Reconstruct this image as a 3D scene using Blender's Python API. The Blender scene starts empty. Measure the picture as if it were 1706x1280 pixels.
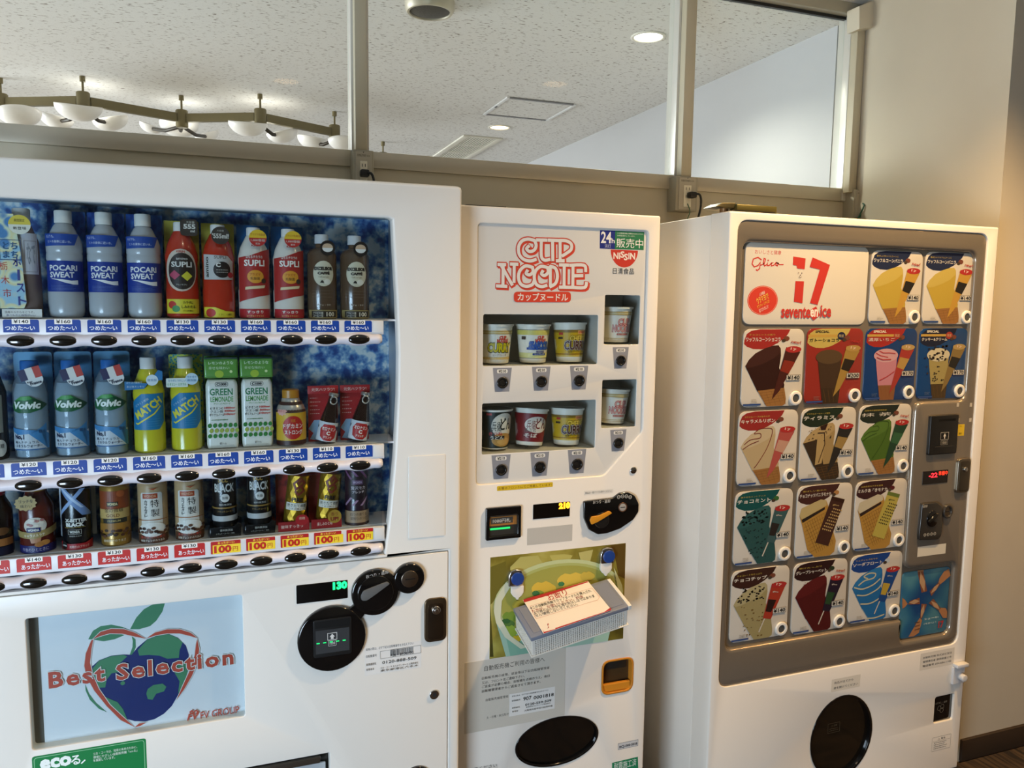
import bpy, bmesh, math, random
from mathutils import Vector, Matrix
from mathutils.geometry import tessellate_polygon
random.seed(7)
sc = bpy.context.scene
COL = sc.collection

# ------------------------------------------------------------------ camera
YAW, PITCH, ROLL, F = math.radians(20.256), math.radians(-6.06), math.radians(0.7315), 1293.8
CAM = Vector((0, -1.75, 1.568))
_f0 = Vector((math.sin(YAW), math.cos(YAW), 0)); _r0 = Vector((math.cos(YAW), -math.sin(YAW), 0)); _u0 = Vector((0, 0, 1))
_f = _f0 * math.cos(PITCH) + _u0 * math.sin(PITCH); _u1 = _u0 * math.cos(PITCH) - _f0 * math.sin(PITCH)
_r = _r0 * math.cos(ROLL) + _u1 * math.sin(ROLL); _u = _u1 * math.cos(ROLL) - _r0 * math.sin(ROLL)
cd = bpy.data.cameras.new('camera'); cam = bpy.data.objects.new('camera', cd); COL.objects.link(cam)
cd.sensor_width = 36; cd.lens = F / 1706 * 36; cd.clip_start = 0.02
cam.matrix_world = Matrix(((_r.x, _u.x, -_f.x, CAM.x), (_r.y, _u.y, -_f.y, CAM.y), (_r.z, _u.z, -_f.z, CAM.z), (0, 0, 0, 1)))
sc.camera = cam

# ------------------------------------------------------------------ world, light, exposure
wd = bpy.data.worlds.new('world'); sc.world = wd; wd.use_nodes = True
wd.node_tree.nodes['Background'].inputs[0].default_value = (0.75, 0.86, 1, 1)
wd.node_tree.nodes['Background'].inputs[1].default_value = 0.35
vs = sc.view_settings
vs.view_transform = 'Standard'; vs.look = 'None'; vs.gamma = 1; vs.exposure = 0.0; vs.use_curve_mapping = False

def area(name, loc, aim, sx, sy, power, col):
    l = bpy.data.lights.new(name, 'AREA'); l.shape = 'RECTANGLE'; l.size = sx; l.size_y = sy; l.energy = power; l.color = col
    o = bpy.data.objects.new(name, l); COL.objects.link(o); o.location = loc
    o.rotation_euler = (Vector(aim) - Vector(loc)).to_track_quat('-Z', 'Y').to_euler()
    return o
# assumed daylight: unseen area lights before the solid left walls of corridor and hall
area('corridor_assumed_daylight', (-1.95, -2.0, 0.62), (0.3, -.1, .35), 2.0, 1.1, 150, (0.66, 0.82, 1.0))
area('hall_assumed_daylight', (-5.85, 4.6, 1.4), (0, 4.2, 1.6), 5.5, 2.0, 660, (0.90, 0.93, 1.0))

# ------------------------------------------------------------------ pixel helpers (photo frame 1706 x 1280)
def ray(px, py):
    return _r * ((px - 853) / F) + _u * (-(py - 640) / F) + _f
def atY(px, py, Y=0.0):
    d = ray(px, py); return CAM + d * ((Y - CAM.y) / d.y)
def atZ(px, py, Z):
    d = ray(px, py); return CAM + d * ((Z - CAM.z) / d.z)
def zoom(ox, oy, s):
    return lambda p: (ox + p[0] * s, oy + p[1] * s)
def xz(p, Y=0.0):
    v = atY(p[0], p[1], Y); return (v.x, v.z)

# ------------------------------------------------------------------ materials
def lin(c):
    return c / 12.92 if c <= 0.04045 else ((c + 0.055) / 1.055) ** 2.4
def rgb(h):
    h = h.lstrip('#'); return tuple(lin(int(h[i:i + 2], 16) / 255) for i in (0, 2, 4)) + (1,)
MATS = {}
def mat(hexcol, rough=0.5, metal=0.0, spec=0.5, noise=0.0, nscale=40.0, bump=0.0, emit=0.0, coat=0.0, name=None):
    key = (hexcol, rough, metal, spec, noise, nscale, bump, emit, coat)
    if key in MATS: return MATS[key]
    m = bpy.data.materials.new(name or 'paint_' + hexcol.lstrip('#')); m.use_nodes = True
    nt = m.node_tree; b = nt.nodes['Principled BSDF']
    b.inputs['Base Color'].default_value = rgb(hexcol); b.inputs['Roughness'].default_value = rough
    b.inputs['Metallic'].default_value = metal; b.inputs['Specular IOR Level'].default_value = spec
    if coat: b.inputs['Coat Weight'].default_value = coat; b.inputs['Coat Roughness'].default_value = 0.08
    if noise or bump:
        tc = nt.nodes.new('ShaderNodeTexCoord'); nz = nt.nodes.new('ShaderNodeTexNoise')
        nz.inputs['Scale'].default_value = nscale; nz.inputs['Detail'].default_value = 4
        nt.links.new(tc.outputs['Object'], nz.inputs['Vector'])
        if noise:
            mx = nt.nodes.new('ShaderNodeMix'); mx.data_type = 'RGBA'
            c = rgb(hexcol)
            mx.inputs['A'].default_value = tuple(max(0, v * (1 - noise)) for v in c[:3]) + (1,)
            mx.inputs['B'].default_value = tuple(min(1, v * (1 + noise)) for v in c[:3]) + (1,)
            nt.links.new(nz.outputs['Fac'], mx.inputs['Factor']); nt.links.new(mx.outputs['Result'], b.inputs['Base Color'])
        if bump:
            bp = nt.nodes.new('ShaderNodeBump'); bp.inputs['Strength'].default_value = bump; bp.inputs['Distance'].default_value = 0.002
            nt.links.new(nz.outputs['Fac'], bp.inputs['Height']); nt.links.new(bp.outputs['Normal'], b.inputs['Normal'])
    if emit:
        b.inputs['Emission Color'].default_value = rgb(hexcol); b.inputs['Emission Strength'].default_value = emit
    MATS[key] = m
    return m
def glass_mat(name, tint='#ffffff', diffuse=0.0, dcol='#ffffff', rough=0.02, refl=1.0):
    if name in MATS: return MATS[name]
    m = bpy.data.materials.new(name); m.use_nodes = True; nt = m.node_tree; nt.nodes.clear()
    out = nt.nodes.new('ShaderNodeOutputMaterial'); tr = nt.nodes.new('ShaderNodeBsdfTransparent'); gl = nt.nodes.new('ShaderNodeBsdfGlossy')
    df = nt.nodes.new('ShaderNodeBsdfDiffuse'); m1 = nt.nodes.new('ShaderNodeMixShader'); m2 = nt.nodes.new('ShaderNodeMixShader')
    # Schlick reflectance, the same from both sides of a thin sheet
    lw = nt.nodes.new('ShaderNodeLayerWeight'); lw.inputs['Blend'].default_value = 0.5
    fr = nt.nodes.new('ShaderNodeMath'); fr.operation = 'POWER'; fr.inputs[1].default_value = 5; nt.links.new(lw.outputs['Facing'], fr.inputs[0])
    mu = nt.nodes.new('ShaderNodeMath'); mu.operation = 'MULTIPLY_ADD'; mu.inputs[1].default_value = 0.96 * refl; mu.inputs[2].default_value = 0.035 * refl
    tr.inputs[0].default_value = rgb(tint); gl.inputs['Roughness'].default_value = rough; df.inputs[0].default_value = rgb(dcol)
    m1.inputs[0].default_value = diffuse
    nt.links.new(tr.outputs[0], m1.inputs[1]); nt.links.new(df.outputs[0], m1.inputs[2])
    nt.links.new(fr.outputs[0], mu.inputs[0]); nt.links.new(mu.outputs[0], m2.inputs[0])
    nt.links.new(m1.outputs[0], m2.inputs[1]); nt.links.new(gl.outputs[0], m2.inputs[2]); nt.links.new(m2.outputs[0], out.inputs[0])
    MATS[name] = m
    return m

def pattern_mat(name, cols, scale=(1, 1, 1), nscale=20, detail=4, lo=0.4, hi=0.6, rough=0.7, kind='noise', bump=0.0):
    """colour ramp over a procedural texture"""
    m = bpy.data.materials.new(name); m.use_nodes = True; nt = m.node_tree; b = nt.nodes['Principled BSDF']
    tc = nt.nodes.new('ShaderNodeTexCoord'); mp = nt.nodes.new('ShaderNodeMapping'); mp.inputs['Scale'].default_value = scale
    nt.links.new(tc.outputs['Object'], mp.inputs['Vector'])
    if kind == 'noise':
        tx = nt.nodes.new('ShaderNodeTexNoise'); tx.inputs['Detail'].default_value = detail
    else:
        tx = nt.nodes.new('ShaderNodeTexVoronoi')
    tx.inputs['Scale'].default_value = nscale; nt.links.new(mp.outputs[0], tx.inputs['Vector'])
    rp = nt.nodes.new('ShaderNodeValToRGB'); n = len(cols)
    els = rp.color_ramp.elements
    while len(els) < n: els.new(0.5)
    for i, c in enumerate(cols):
        els[i].position = lo + (hi - lo) * i / max(1, n - 1); els[i].color = rgb(c)
    if kind == 'cells':
        bw = nt.nodes.new('ShaderNodeRGBToBW'); nt.links.new(tx.outputs['Color'], bw.inputs[0]); fac = bw.outputs[0]
    else: fac = tx.outputs['Fac'] if kind == 'noise' else tx.outputs['Distance']
    nt.links.new(fac, rp.inputs[0]); nt.links.new(rp.outputs[0], b.inputs['Base Color']); b.inputs['Roughness'].default_value = rough
    if bump:
        bp = nt.nodes.new('ShaderNodeBump'); bp.inputs['Strength'].default_value = bump; bp.inputs['Distance'].default_value = 0.003
        nt.links.new(rp.outputs[0], bp.inputs['Height']); nt.links.new(bp.outputs['Normal'], b.inputs['Normal'])
    return m

# ------------------------------------------------------------------ object helpers
def new_obj(name, me, parent=None, **props):
    o = bpy.data.objects.new(name, me); COL.objects.link(o)
    if parent is not None:
        o.parent = parent
        if me is not None and parent.get('world_parts'):
            o.matrix_parent_inverse = Matrix.Translation(-parent.location)
    for k, v in props.items(): o[k] = v
    return o
def thing(name, label, cat, loc=(0, 0, 0), group=None, world=False):
    o = bpy.data.objects.new(name, None); COL.objects.link(o); o.location = loc; o.empty_display_size = 0.05
    o['label'] = label; o['category'] = cat
    if group: o['group'] = group
    if world: o['world_parts'] = 1
    return o
def tag(o, label, cat, group=None):
    o['label'] = label; o['category'] = cat
    if group: o['group'] = group
    return o
def from_bm(name, bm, m, parent=None, smooth=False, **props):
    bmesh.ops.recalc_face_normals(bm, faces=bm.faces)
    me = bpy.data.meshes.new(name); bm.to_mesh(me); bm.free()
    for x in (m if isinstance(m, (list, tuple)) else [m]): me.materials.append(x)
    if smooth:
        for p in me.polygons: p.use_smooth = True
        if smooth is not True:
            me.set_sharp_from_angle(angle=math.radians(smooth))
    return new_obj(name, me, parent, **props)
def struct(o):
    o['kind'] = 'structure'; return o

def bx(bm, x0, x1, y0, y1, z0, z1, bev=0.0, seg=2, mi=0):
    r = bmesh.ops.create_cube(bm, size=1)
    for v in r['verts']:
        v.co = Vector(((x0 + x1) / 2 + v.co.x * (x1 - x0), (y0 + y1) / 2 + v.co.y * (y1 - y0), (z0 + z1) / 2 + v.co.z * (z1 - z0)))
    if bev:
        es = list({e for v in r['verts'] for e in v.link_edges})
        rr = bmesh.ops.bevel(bm, geom=es, offset=bev, segments=seg, profile=0.5, affect='EDGES')
        if mi:
            for f in rr['faces']: f.material_index = mi
    if mi:
        for v in r['verts']:
            if v.is_valid:
                for f in v.link_faces: f.material_index = mi
def box(name, m, x0, x1, y0, y1, z0, z1, bev=0.0, parent=None, seg=2):
    bm = bmesh.new(); bx(bm, x0, x1, y0, y1, z0, z1, bev, seg)
    return from_bm(name, bm, m, parent, smooth=30 if bev else False)
def lathe(bm, prof, n=32, cx=0, cy=0, a0=0.0, a1=2 * math.pi, mi=0):
    """prof: list of (r, z)"""
    full = abs(a1 - a0 - 2 * math.pi) < 1e-6
    rings = []
    for r, z in prof:
        if r < 1e-6: rings.append([bm.verts.new((cx, cy, z))]); continue
        rings.append([bm.verts.new((cx + r * math.cos(a0 + (a1 - a0) * i / n), cy + r * math.sin(a0 + (a1 - a0) * i / n), z)) for i in range(n if full else n + 1)])
    for a, b in zip(rings, rings[1:]):
        k = n
        for i in range(k):
            j = (i + 1) % n if full else i + 1
            if len(a) == 1 and len(b) == 1: continue
            if len(a) == 1: f = bm.faces.new((a[0], b[i], b[j]))
            elif len(b) == 1: f = bm.faces.new((a[i], b[0], a[j]))
            else: f = bm.faces.new((a[i], b[i], b[j], a[j]))
            f.material_index = mi
def tube(bm, pts, r, n=8, mi=0):
    pts = [Vector(p) for p in pts]; rings = []; up = Vector((0, 0, 1))
    for i, p in enumerate(pts):
        t = (pts[min(i + 1, len(pts) - 1)] - pts[max(i - 1, 0)]).normalized()
        a = t.cross(up)
        if a.length < 1e-3: a = t.cross(Vector((1, 0, 0)))
        a.normalize(); b = a.cross(t)
        rings.append([bm.verts.new(p + (a * math.cos(2 * math.pi * k / n) + b * math.sin(2 * math.pi * k / n)) * r) for k in range(n)])
    for a, b in zip(rings, rings[1:]):
        for k in range(n): bm.faces.new((a[k], a[(k + 1) % n], b[(k + 1) % n], b[k])).material_index = mi
    bm.faces.new(rings[0]).material_index = mi; bm.faces.new(rings[-1][::-1]).material_index = mi
def smooth_path(pts, n=6):
    pts = [Vector(p) for p in pts]; out = []
    P = [pts[0]] + pts + [pts[-1]]
    for i in range(1, len(P) - 2):
        for k in range(n):
            t = k / n
            out.append(0.5 * ((2 * P[i]) + (-P[i - 1] + P[i + 1]) * t + (2 * P[i - 1] - 5 * P[i] + 4 * P[i + 1] - P[i + 2]) * t * t + (-P[i - 1] + 3 * P[i] - 3 * P[i + 1] + P[i + 2]) * t ** 3))
    out.append(pts[-1]); return out
def bar(bm, a, b, w, h, mi=0):
    """rectangular bar a->b, horizontal width w, height h"""
    a, b = Vector(a), Vector(b); t = (b - a).normalized(); s = t.cross(Vector((0, 0, 1))).normalized() * (w / 2); u = s.cross(t).normalized() * (h / 2)
    v = [bm.verts.new(p + sx * s + su * u) for p in (a, b) for sx, su in ((-1, -1), (1, -1), (1, 1), (-1, 1))]
    for f in ((0, 1, 2, 3), (7, 6, 5, 4), (0, 4, 5, 1), (1, 5, 6, 2), (2, 6, 7, 3), (3, 7, 4, 0)): bm.faces.new([v[i] for i in f]).material_index = mi

def area2(p): return 0.5 * sum(a[0] * b[1] - b[0] * a[1] for a, b in zip(p, p[1:] + p[:1]))
def ccw(p): return list(p) if area2(list(p)) > 0 else list(p)[::-1]
def offs(p, d):
    """offset a ccw loop inwards by d"""
    out = []; n = len(p)
    for i in range(n):
        a, b, c = Vector(p[i - 1]), Vector(p[i]), Vector(p[(i + 1) % n])
        e1 = (b - a).normalized(); e2 = (c - b).normalized()
        n1 = Vector((-e1.y, e1.x)); n2 = Vector((-e2.y, e2.x)); m = n1 + n2
        m = m.normalized() if m.length > 1e-6 else n1
        k = d / max(0.35, m.dot(n1)); out.append((b.x + m.x * k, b.y + m.y * k))
    return out
def rpoly(pts, r, n=5):
    """round the corners of a 2-d polygon"""
    pts = ccw(pts); out = []; k = len(pts); rr = r if isinstance(r, (list, tuple)) else [r] * k
    for i in range(k):
        a, b, c = Vector(pts[i - 1]), Vector(pts[i]), Vector(pts[(i + 1) % k]); q = rr[i]
        d1 = (a - b); d2 = (c - b); l = min(q, d1.length * 0.49, d2.length * 0.49)
        if l < 1e-5: out.append(tuple(b)); continue
        p1 = b + d1.normalized() * l; p2 = b + d2.normalized() * l
        for j in range(n + 1):
            t = j / n; out.append(tuple(p1 * (1 - t) ** 2 + b * 2 * t * (1 - t) + p2 * t * t))
    return out
def rrect(x0, z0, x1, z1, r=0.005, n=5): return rpoly([(x0, z0), (x1, z0), (x1, z1), (x0, z1)], r, n)
def ell(cx, cz, rx, rz, n=32, a0=0, a1=2 * math.pi):
    return [(cx + rx * math.cos(a0 + (a1 - a0) * i / n), cz + rz * math.sin(a0 + (a1 - a0) * i / n)) for i in range(n)]
def plate(bm, outer, holes, yf, yb, ch=0.0, hch=None, mi=0, back=True):
    """upright plate in the xz plane, front at yf, back at yb (yb > yf), chamfered rims, optional holes"""
    outer = ccw(outer); holes = [ccw(h) for h in holes]; hch = ch if hch is None else hch
    def ring(p, y): return [bm.verts.new((x, y, z)) for x, z in p]
    def wall(a, b):
        n = len(a)
        for i in range(n): bm.faces.new((a[i], a[(i + 1) % n], b[(i + 1) % n], b[i])).material_index = mi
    fl = [offs(outer, ch) if ch else outer] + [offs(h, -hch) if hch else h for h in holes]
    loops = [ring(l, yf) for l in fl]; flat = [v for l in loops for v in l]
    for t in tessellate_polygon([[Vector((x, z, 0)) for x, z in l] for l in fl]):
        try: bm.faces.new([flat[i] for i in t]).material_index = mi
        except ValueError: pass
    for k, (l, full) in enumerate(zip(loops, [outer] + holes)):
        c = ch if k == 0 else hch; prev = l
        if c:
            n = 3
            for j in range(1, n + 1):
                a = math.pi / 2 * j / n
                sgn = 1 if k == 0 else -1
                r = ring(offs(full, sgn * c * (1 - math.sin(a))) if j < n else full, yf + c * (1 - math.cos(a)))
                wall(prev, r); prev = r
        r = ring(full, yb); wall(prev, r)
        if k == 0 and back and not holes:
            bm.faces.new(r).material_index = mi
def slab(name, m, outer, holes, yf, yb, ch=0.0, parent=None, hch=None, smooth=35, **props):
    bm = bmesh.new(); plate(bm, outer, holes, yf, yb, ch, hch)
    return from_bm(name, bm, m, parent, smooth=smooth, **props)

# ------------------------------------------------------------------ flat print: layered thin ink geometry
TXT = {}
def text_mesh(s, bold=0.0, sp=1.0):
    k = (s, bold, sp)
    if k not in TXT:
        c = bpy.data.curves.new('t', 'FONT'); c.body = s; c.offset = bold; c.resolution_u = 2; c.fill_mode = 'FRONT'; c.space_character = sp
        o = bpy.data.objects.new('t', c); me = o.to_mesh()
        v = [(p.co.x, p.co.y) for p in me.vertices]; f = [tuple(p.vertices) for p in me.polygons]
        o.to_mesh_clear(); bpy.data.objects.remove(o); bpy.data.curves.remove(c)
        x0, x1 = min(p[0] for p in v), max(p[0] for p in v); y0, y1 = min(p[1] for p in v), max(p[1] for p in v)
        TXT[k] = ([((x - (x0 + x1) / 2), (y - (y0 + y1) / 2)) for x, y in v], f, x1 - x0, y1 - y0)
    return TXT[k]
def shade(h, k):
    return h if k == 1.0 else '#' + ''.join('%02x' % min(255, round(int(h[i:i + 2], 16) * k)) for i in (1, 3, 5))
class Art:
    def __init__(self, step=0.00012): self.L = []; self.step = step; self.k = 1
    def lay(self, n=1): self.k += n; return self
    def raw(self, v, f, col): self.L.append((v, f, col, self.k)); self.k += 1; return self
    def poly(self, pts, col):
        pts = ccw(pts); return self.raw(pts, [tuple(t) for t in tessellate_polygon([[Vector((x, y, 0)) for x, y in pts]])], col)
    def rect(self, x0, y0, x1, y1, col, r=0.0): return self.poly(rrect(x0, y0, x1, y1, r) if r else [(x0, y0), (x1, y0), (x1, y1), (x0, y1)], col)
    def ell(self, cx, cy, rx, ry, col, n=24): return self.poly(ell(cx, cy, rx, ry, n), col)
    def stroke(self, pts, w, col, closed=False):
        """a ribbon with mitred joints"""
        q = [Vector(p) for i, p in enumerate(pts) if i == 0 or (Vector(p) - Vector(pts[i - 1])).length > 1e-7]; n = len(q); V = []
        if closed and (q[0] - q[-1]).length < 1e-7: q.pop(); n -= 1
        for i in range(n):
            a = q[i - 1] if (i > 0 or closed) else None; b = q[(i + 1) % n] if (i < n - 1 or closed) else None
            e1 = (q[i] - a).normalized() if a is not None else (b - q[i]).normalized(); e2 = (b - q[i]).normalized() if b is not None else e1
            m = Vector((-e1.y - e2.y, e1.x + e2.x)); m = m.normalized() if m.length > 1e-6 else Vector((-e1.y, e1.x))
            s = m * (w / 2 / max(.5, m.dot(Vector((-e1.y, e1.x))))); V += [tuple(q[i] + s), tuple(q[i] - s)]
        Fc = [(2 * i, 2 * i + 1, 2 * ((i + 1) % n) + 1, 2 * ((i + 1) % n)) for i in range(n if closed else n - 1)]
        return self.raw(V, Fc, col)
    def frame(self, x0, y0, x1, y1, w, col, r=0.0):
        return self.stroke(rrect(x0, y0, x1, y1, r) if r else [(x0, y0), (x1, y0), (x1, y1), (x0, y1)], w, col, True)
    def text(self, s, cx, cy, w=None, h=None, col='#000000', bold=0.0, rot=0.0, shear=0.0, outline=None, ow=0.03, sp=1.0):
        if bold > 0:
            if any(ord(ch) > 0x3400 for ch in s): bold = 0.0
            elif any(ord(ch) > 0x3000 for ch in s): bold = min(bold, .02)
        if outline: self.text(s, cx, cy, w, h, outline, bold + ow, rot, shear)
        v, f, tw, th = text_mesh(s, bold, sp)
        if bold: _, _, tw, th = text_mesh(s, 0.0, sp)   # fit the un-thickened size
        sx = w / tw if w else (h / th); sy = h / th if h else sx
        if not w: sx = sy
        c, n = math.cos(rot), math.sin(rot)
        P = []
        for x, y in v:
            x, y = x * sx + y * sy * shear, y * sy
            P.append((cx + x * c - y * n, cy + x * n + y * c))
        return self.raw(P, f, col)
    def lines(self, x0, y0, x1, y1, n, col, fill=0.5, ragged=True):
        """rows of tiny illegible print as strokes of short dashes"""
        V = []; Fc = []; h = (y1 - y0) / n; rnd = random.Random(int(abs(x0 * 7919 + y0 * 104729) * 1000))
        for i in range(n):
            y = y1 - h * (i + 0.5); x = x0; xe = x1 - (rnd.random() * 0.3 * (x1 - x0) if ragged else 0)
            while x < xe:
                d = h * (0.35 + rnd.random() * 0.5); e = min(x + d, xe); k = len(V); hh = h * fill / 2 * (0.6 + 0.4 * rnd.random())
                V += [(x, y - hh), (e, y - hh), (e, y + hh), (x, y + hh)]; Fc.append((k, k + 1, k + 2, k + 3)); x = e + h * 0.22
        return self.raw(V, Fc, col)
    def build(self, name, fn, parent=None, cut=None, rough=0.45, mul=1.0, spec=0.4, coat=0.0, **props):
        """fn(u, v, off) -> 3-d point. cut: split at every `cut` in u so that the print can wrap round a curve"""
        bm = bmesh.new(); cl = []; lay = bm.verts.layers.float.new('off')
        for v, f, col, k in self.L:
            if col not in cl: cl.append(col)
            mi = cl.index(col); vs_ = []
            for p in v:
                w = bm.verts.new((p[0], p[1], 0)); w[lay] = k * self.step; vs_.append(w)
            for t in f:
                if len(set(t)) < 3: continue
                try: bm.faces.new([vs_[i] for i in t]).material_index = mi
                except ValueError: pass
        bmesh.ops.delete(bm, geom=[v for v in bm.verts if not v.link_faces], context='VERTS')
        if cut and bm.verts:
            u0 = min(v.co.x for v in bm.verts); u1 = max(v.co.x for v in bm.verts); i = math.ceil(u0 / cut)
            while i * cut < u1:
                bmesh.ops.bisect_plane(bm, geom=bm.verts[:] + bm.edges[:] + bm.faces[:], plane_co=(i * cut, 0, 0), plane_no=(1, 0, 0), dist=1e-7); i += 1
        for v in bm.verts: v.co = Vector(fn(v.co.x, v.co.y, v[lay]))
        bm.verts.layers.float.remove(lay)
        me = bpy.data.meshes.new(name); bm.to_mesh(me); bm.free()
        for c in cl: me.materials.append(c if isinstance(c, bpy.types.Material) else mat(shade(c, mul), rough, 0.0, spec, coat=coat))
        return new_obj(name, me, parent, **props)
def wallmap(Y): return lambda u, v, o: (u, Y - o, v)
def cylmap(R, cx=0.0, cy=0.0, z0=0.0):
    """wrap u round a vertical cylinder, u = 0 faces -y; R may be a function of v"""
    def fn(u, v, o):
        r = (R(v) if callable(R) else R); a = u / r; r += o + 0.0002
        return (cx + r * math.sin(a), cy - r * math.cos(a), z0 + v)
    return fn
class PxArt(Art):
    """print laid out on an upright plane, given in photo (or zoom) pixels"""
    def __init__(self, Y, z=None, step=0.00012): super().__init__(step); self.Y = Y; self.z = z or (lambda p: p)
    def c(self, p): return xz(self.z(p), self.Y)
    def ppoly(self, pts, col): return self.poly([self.c(p) for p in pts], col)
    def pstroke(self, pts, w, col, closed=False):
        a, b = self.c(pts[0]), self.c((pts[0][0], pts[0][1] + 10)); k = abs(a[1] - b[1]) / 10
        return self.stroke([self.c(p) for p in pts], w * k, col, closed)
    def pdisc(self, p, r, col, n=24):
        a, b = self.c(p), self.c((p[0], p[1] + r)); return self.ell(a[0], a[1], abs(a[1] - b[1]), abs(a[1] - b[1]), col, n)
    def ptext(self, s, l, r, h, col, bold=0.0, **k):
        """text from left-middle pixel l to right-middle pixel r, h pixels high"""
        a, b = self.c(l), self.c(r); m = ((l[0] + r[0]) / 2, (l[1] + r[1]) / 2); t, q = self.c((m[0], m[1] - h / 2)), self.c((m[0], m[1] + h / 2))
        d = Vector((b[0] - a[0], b[1] - a[1])); rot = k.pop('rot', None)
        return self.text(s, (a[0] + b[0]) / 2, (a[1] + b[1]) / 2, d.length, abs(t[1] - q[1]), col, bold, rot=rot if rot is not None else 0.0, **k)
def quad(px, Y):
    """axis-aligned box (x0, z0, x1, z1) fitted to four photo pixels on the plane Y: order TL, TR, BR, BL"""
    p = [xz(q, Y) for q in px]
    return ((p[0][0] + p[3][0]) / 2, (p[2][1] + p[3][1]) / 2, (p[1][0] + p[2][0]) / 2, (p[0][1] + p[1][1]) / 2)

# ================================================================== the setting
PY, RAILZ, HZ, NZ = 0.85, 2.047, 2.73, 2.775
M_WALL = mat('#b8ae9a', 0.85, noise=0.03, nscale=9, bump=0.25, name='plaster_wall')
M_HALLW = mat('#b9b8b9', 0.85, noise=0.02, nscale=6, name='hall_plaster')
M_CEIL = pattern_mat('acoustic_ceiling', ['#e6e4e2', '#dcd9d6', '#8f8981'], (44, 105, 1), 1.0, 2, 0.57, 0.69, 0.9)
M_BEIGE = mat('#c6bda6', 0.55, noise=0.02, nscale=5, name='beige_panel')
M_RAIL = mat('#cbc3b0', 0.35, 0.35, name='champagne_aluminium')
M_ALU = mat('#d6d3ca', 0.32, 0.35, name='anodised_aluminium')
M_DUCT = mat('#b6ac93', 0.5, name='duct_plastic')
M_BASE = mat('#2e2012', 0.6, name='baseboard_vinyl')
M_BLACK = mat('#121212', 0.45, name='black_rubber')

def prism_plan(name, m, plan, z0, z1):
    bm = bmesh.new(); plan = ccw(plan)
    a = [bm.verts.new((x, y, z0)) for x, y in plan]; b = [bm.verts.new((x, y, z1)) for x, y in plan]; n = len(plan)
    for i in range(n): bm.faces.new((a[i], a[(i + 1) % n], b[(i + 1) % n], b[i]))
    bm.faces.new(b); bm.faces.new(a[::-1])
    return struct(from_bm(name, bm, m))
floor = struct(box('floor', mat('#4a3a28', 0.95), -4.0, 4.7, -4.5, 0.85, -0.12, -0.008))
prism_plan('wall_right', M_WALL, [(2.352, 0.10), (4.6, 0.10), (4.6, 0.95), (2.44, 0.95), (2.436, 0.86)], -0.008, NZ)
struct(box('baseboard_right', M_BASE, 2.356, 4.6, 0.088, 0.0999, -0.0, 0.078, 0.002))
struct(box('wall_far_right', M_WALL, 4.6, 4.7, -4.5, 0.10, -0.008, NZ))
# corridor shell outside the frame: solid walls, the assumed daylight is an area light
for nm, args in (('wall_left', (-2.15, -2.05, -4.5, 0.85, -0.008, NZ)), ('wall_rear', (-4.0, 4.6, -4.6, -4.5, -0.008, NZ))):
    struct(box(nm, M_WALL, *args))
struct(box('ceiling', mat('#d9d5cc', 0.9, noise=0.05, nscale=60), -4.0, 4.6, -4.5, PY + 0.06, NZ, NZ + 0.08))
# carpet tiles
tile_a = pattern_mat('carpet_lengthwise', ['#20170d', '#3d2f20', '#4c3b28'], (5, 60, 5), 1.0, 3, 0.40, 0.62, 0.97, bump=0.6)
tile_b = pattern_mat('carpet_crosswise', ['#20170d', '#3a2c1d', '#483826'], (60, 5, 5), 1.0, 3, 0.40, 0.62, 0.97, bump=0.6)
bm = bmesh.new(); bx(bm, 0.0, 0.498, 0.0, 0.498, 0.0, 0.008, 0.0015, 1)
t0 = from_bm('carpet_tile', bm, tile_a, floor); tm_b = t0.data.copy(); tm_b.materials[0] = tile_b
first = True
for i in range(-2, 7):
    for j in range(-5, 1):
        o = t0 if first else new_obj('carpet_tile', t0.data if (i + j) % 2 else tm_b, floor)
        if first and not (i + j) % 2: o.data = tm_b
        first = False
        o.location = (i * 0.5 + 0.12, j * 0.5 - 0.41, -0.008)
# hall beyond the partition
struct(box('ceiling_hall', M_CEIL, -6.0, 2.6, PY + 0.06, 9.0, HZ, HZ + 0.1))
struct(box('wall_hall_right', M_HALLW, 2.425, 2.55, 0.955, 9.0, -0.008, HZ))
struct(box('wall_hall_far', M_HALLW, -6.0, 2.425, 9.0, 9.1, -0.008, HZ))
struct(box('wall_hall_left', M_HALLW, -6.1, -6.0, PY + 0.06, 9.0, -0.008, HZ))
struct(box('floor_hall', mat('#8d7f6c', 0.8), -6.0, 2.425, PY + 0.06, 9.0, -0.12, -0.008))
# partition: beige lower panel, rails, posts, panes
wp = struct(box('wall_partition', M_BEIGE, -4.0, 2.435, PY, PY + 0.05, -0.008, RAILZ - 0.052))
def px_x(px, py, Y=PY): return atY(px, py, Y).x
p1a, p1b = px_x(583, 100), px_x(613, 100)
p2a, p2b = px_x(1126, 100), px_x(1138.5, 100)
p3a, p3b = px_x(1411, 100), px_x(1424, 100)
for n, (a, b) in enumerate((( -4.0, p1a), (p1b, p2a), (p2b, p3a))):
    struct(box('trim_%d' % (n + 1), M_RAIL, a + 0.0005, b - 0.0005, PY - 0.012, PY + 0.055, RAILZ - 0.0515, RAILZ, 0.002))
for n, (a, b) in enumerate(((p1a, p1b), (p2a, p2b), (p3a, p3b))):
    struct(box('trim_%d' % (n + 4), M_ALU, a, b, PY - 0.014, PY + 0.057, RAILZ - 0.05, HZ, 0.003))
bm = bmesh.new(); bx(bm, -4.0, 2.432, PY - 0.016, PY + 0.058, HZ + 0.0005, NZ - 0.0005, 0.002); struct(from_bm('trim_7', bm, mat('#a8a18d', 0.4, 0.3)))
glass = glass_mat('partition_glass', '#f6faf8', refl=0.3)
GZ0, GZ1 = RAILZ, HZ
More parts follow.
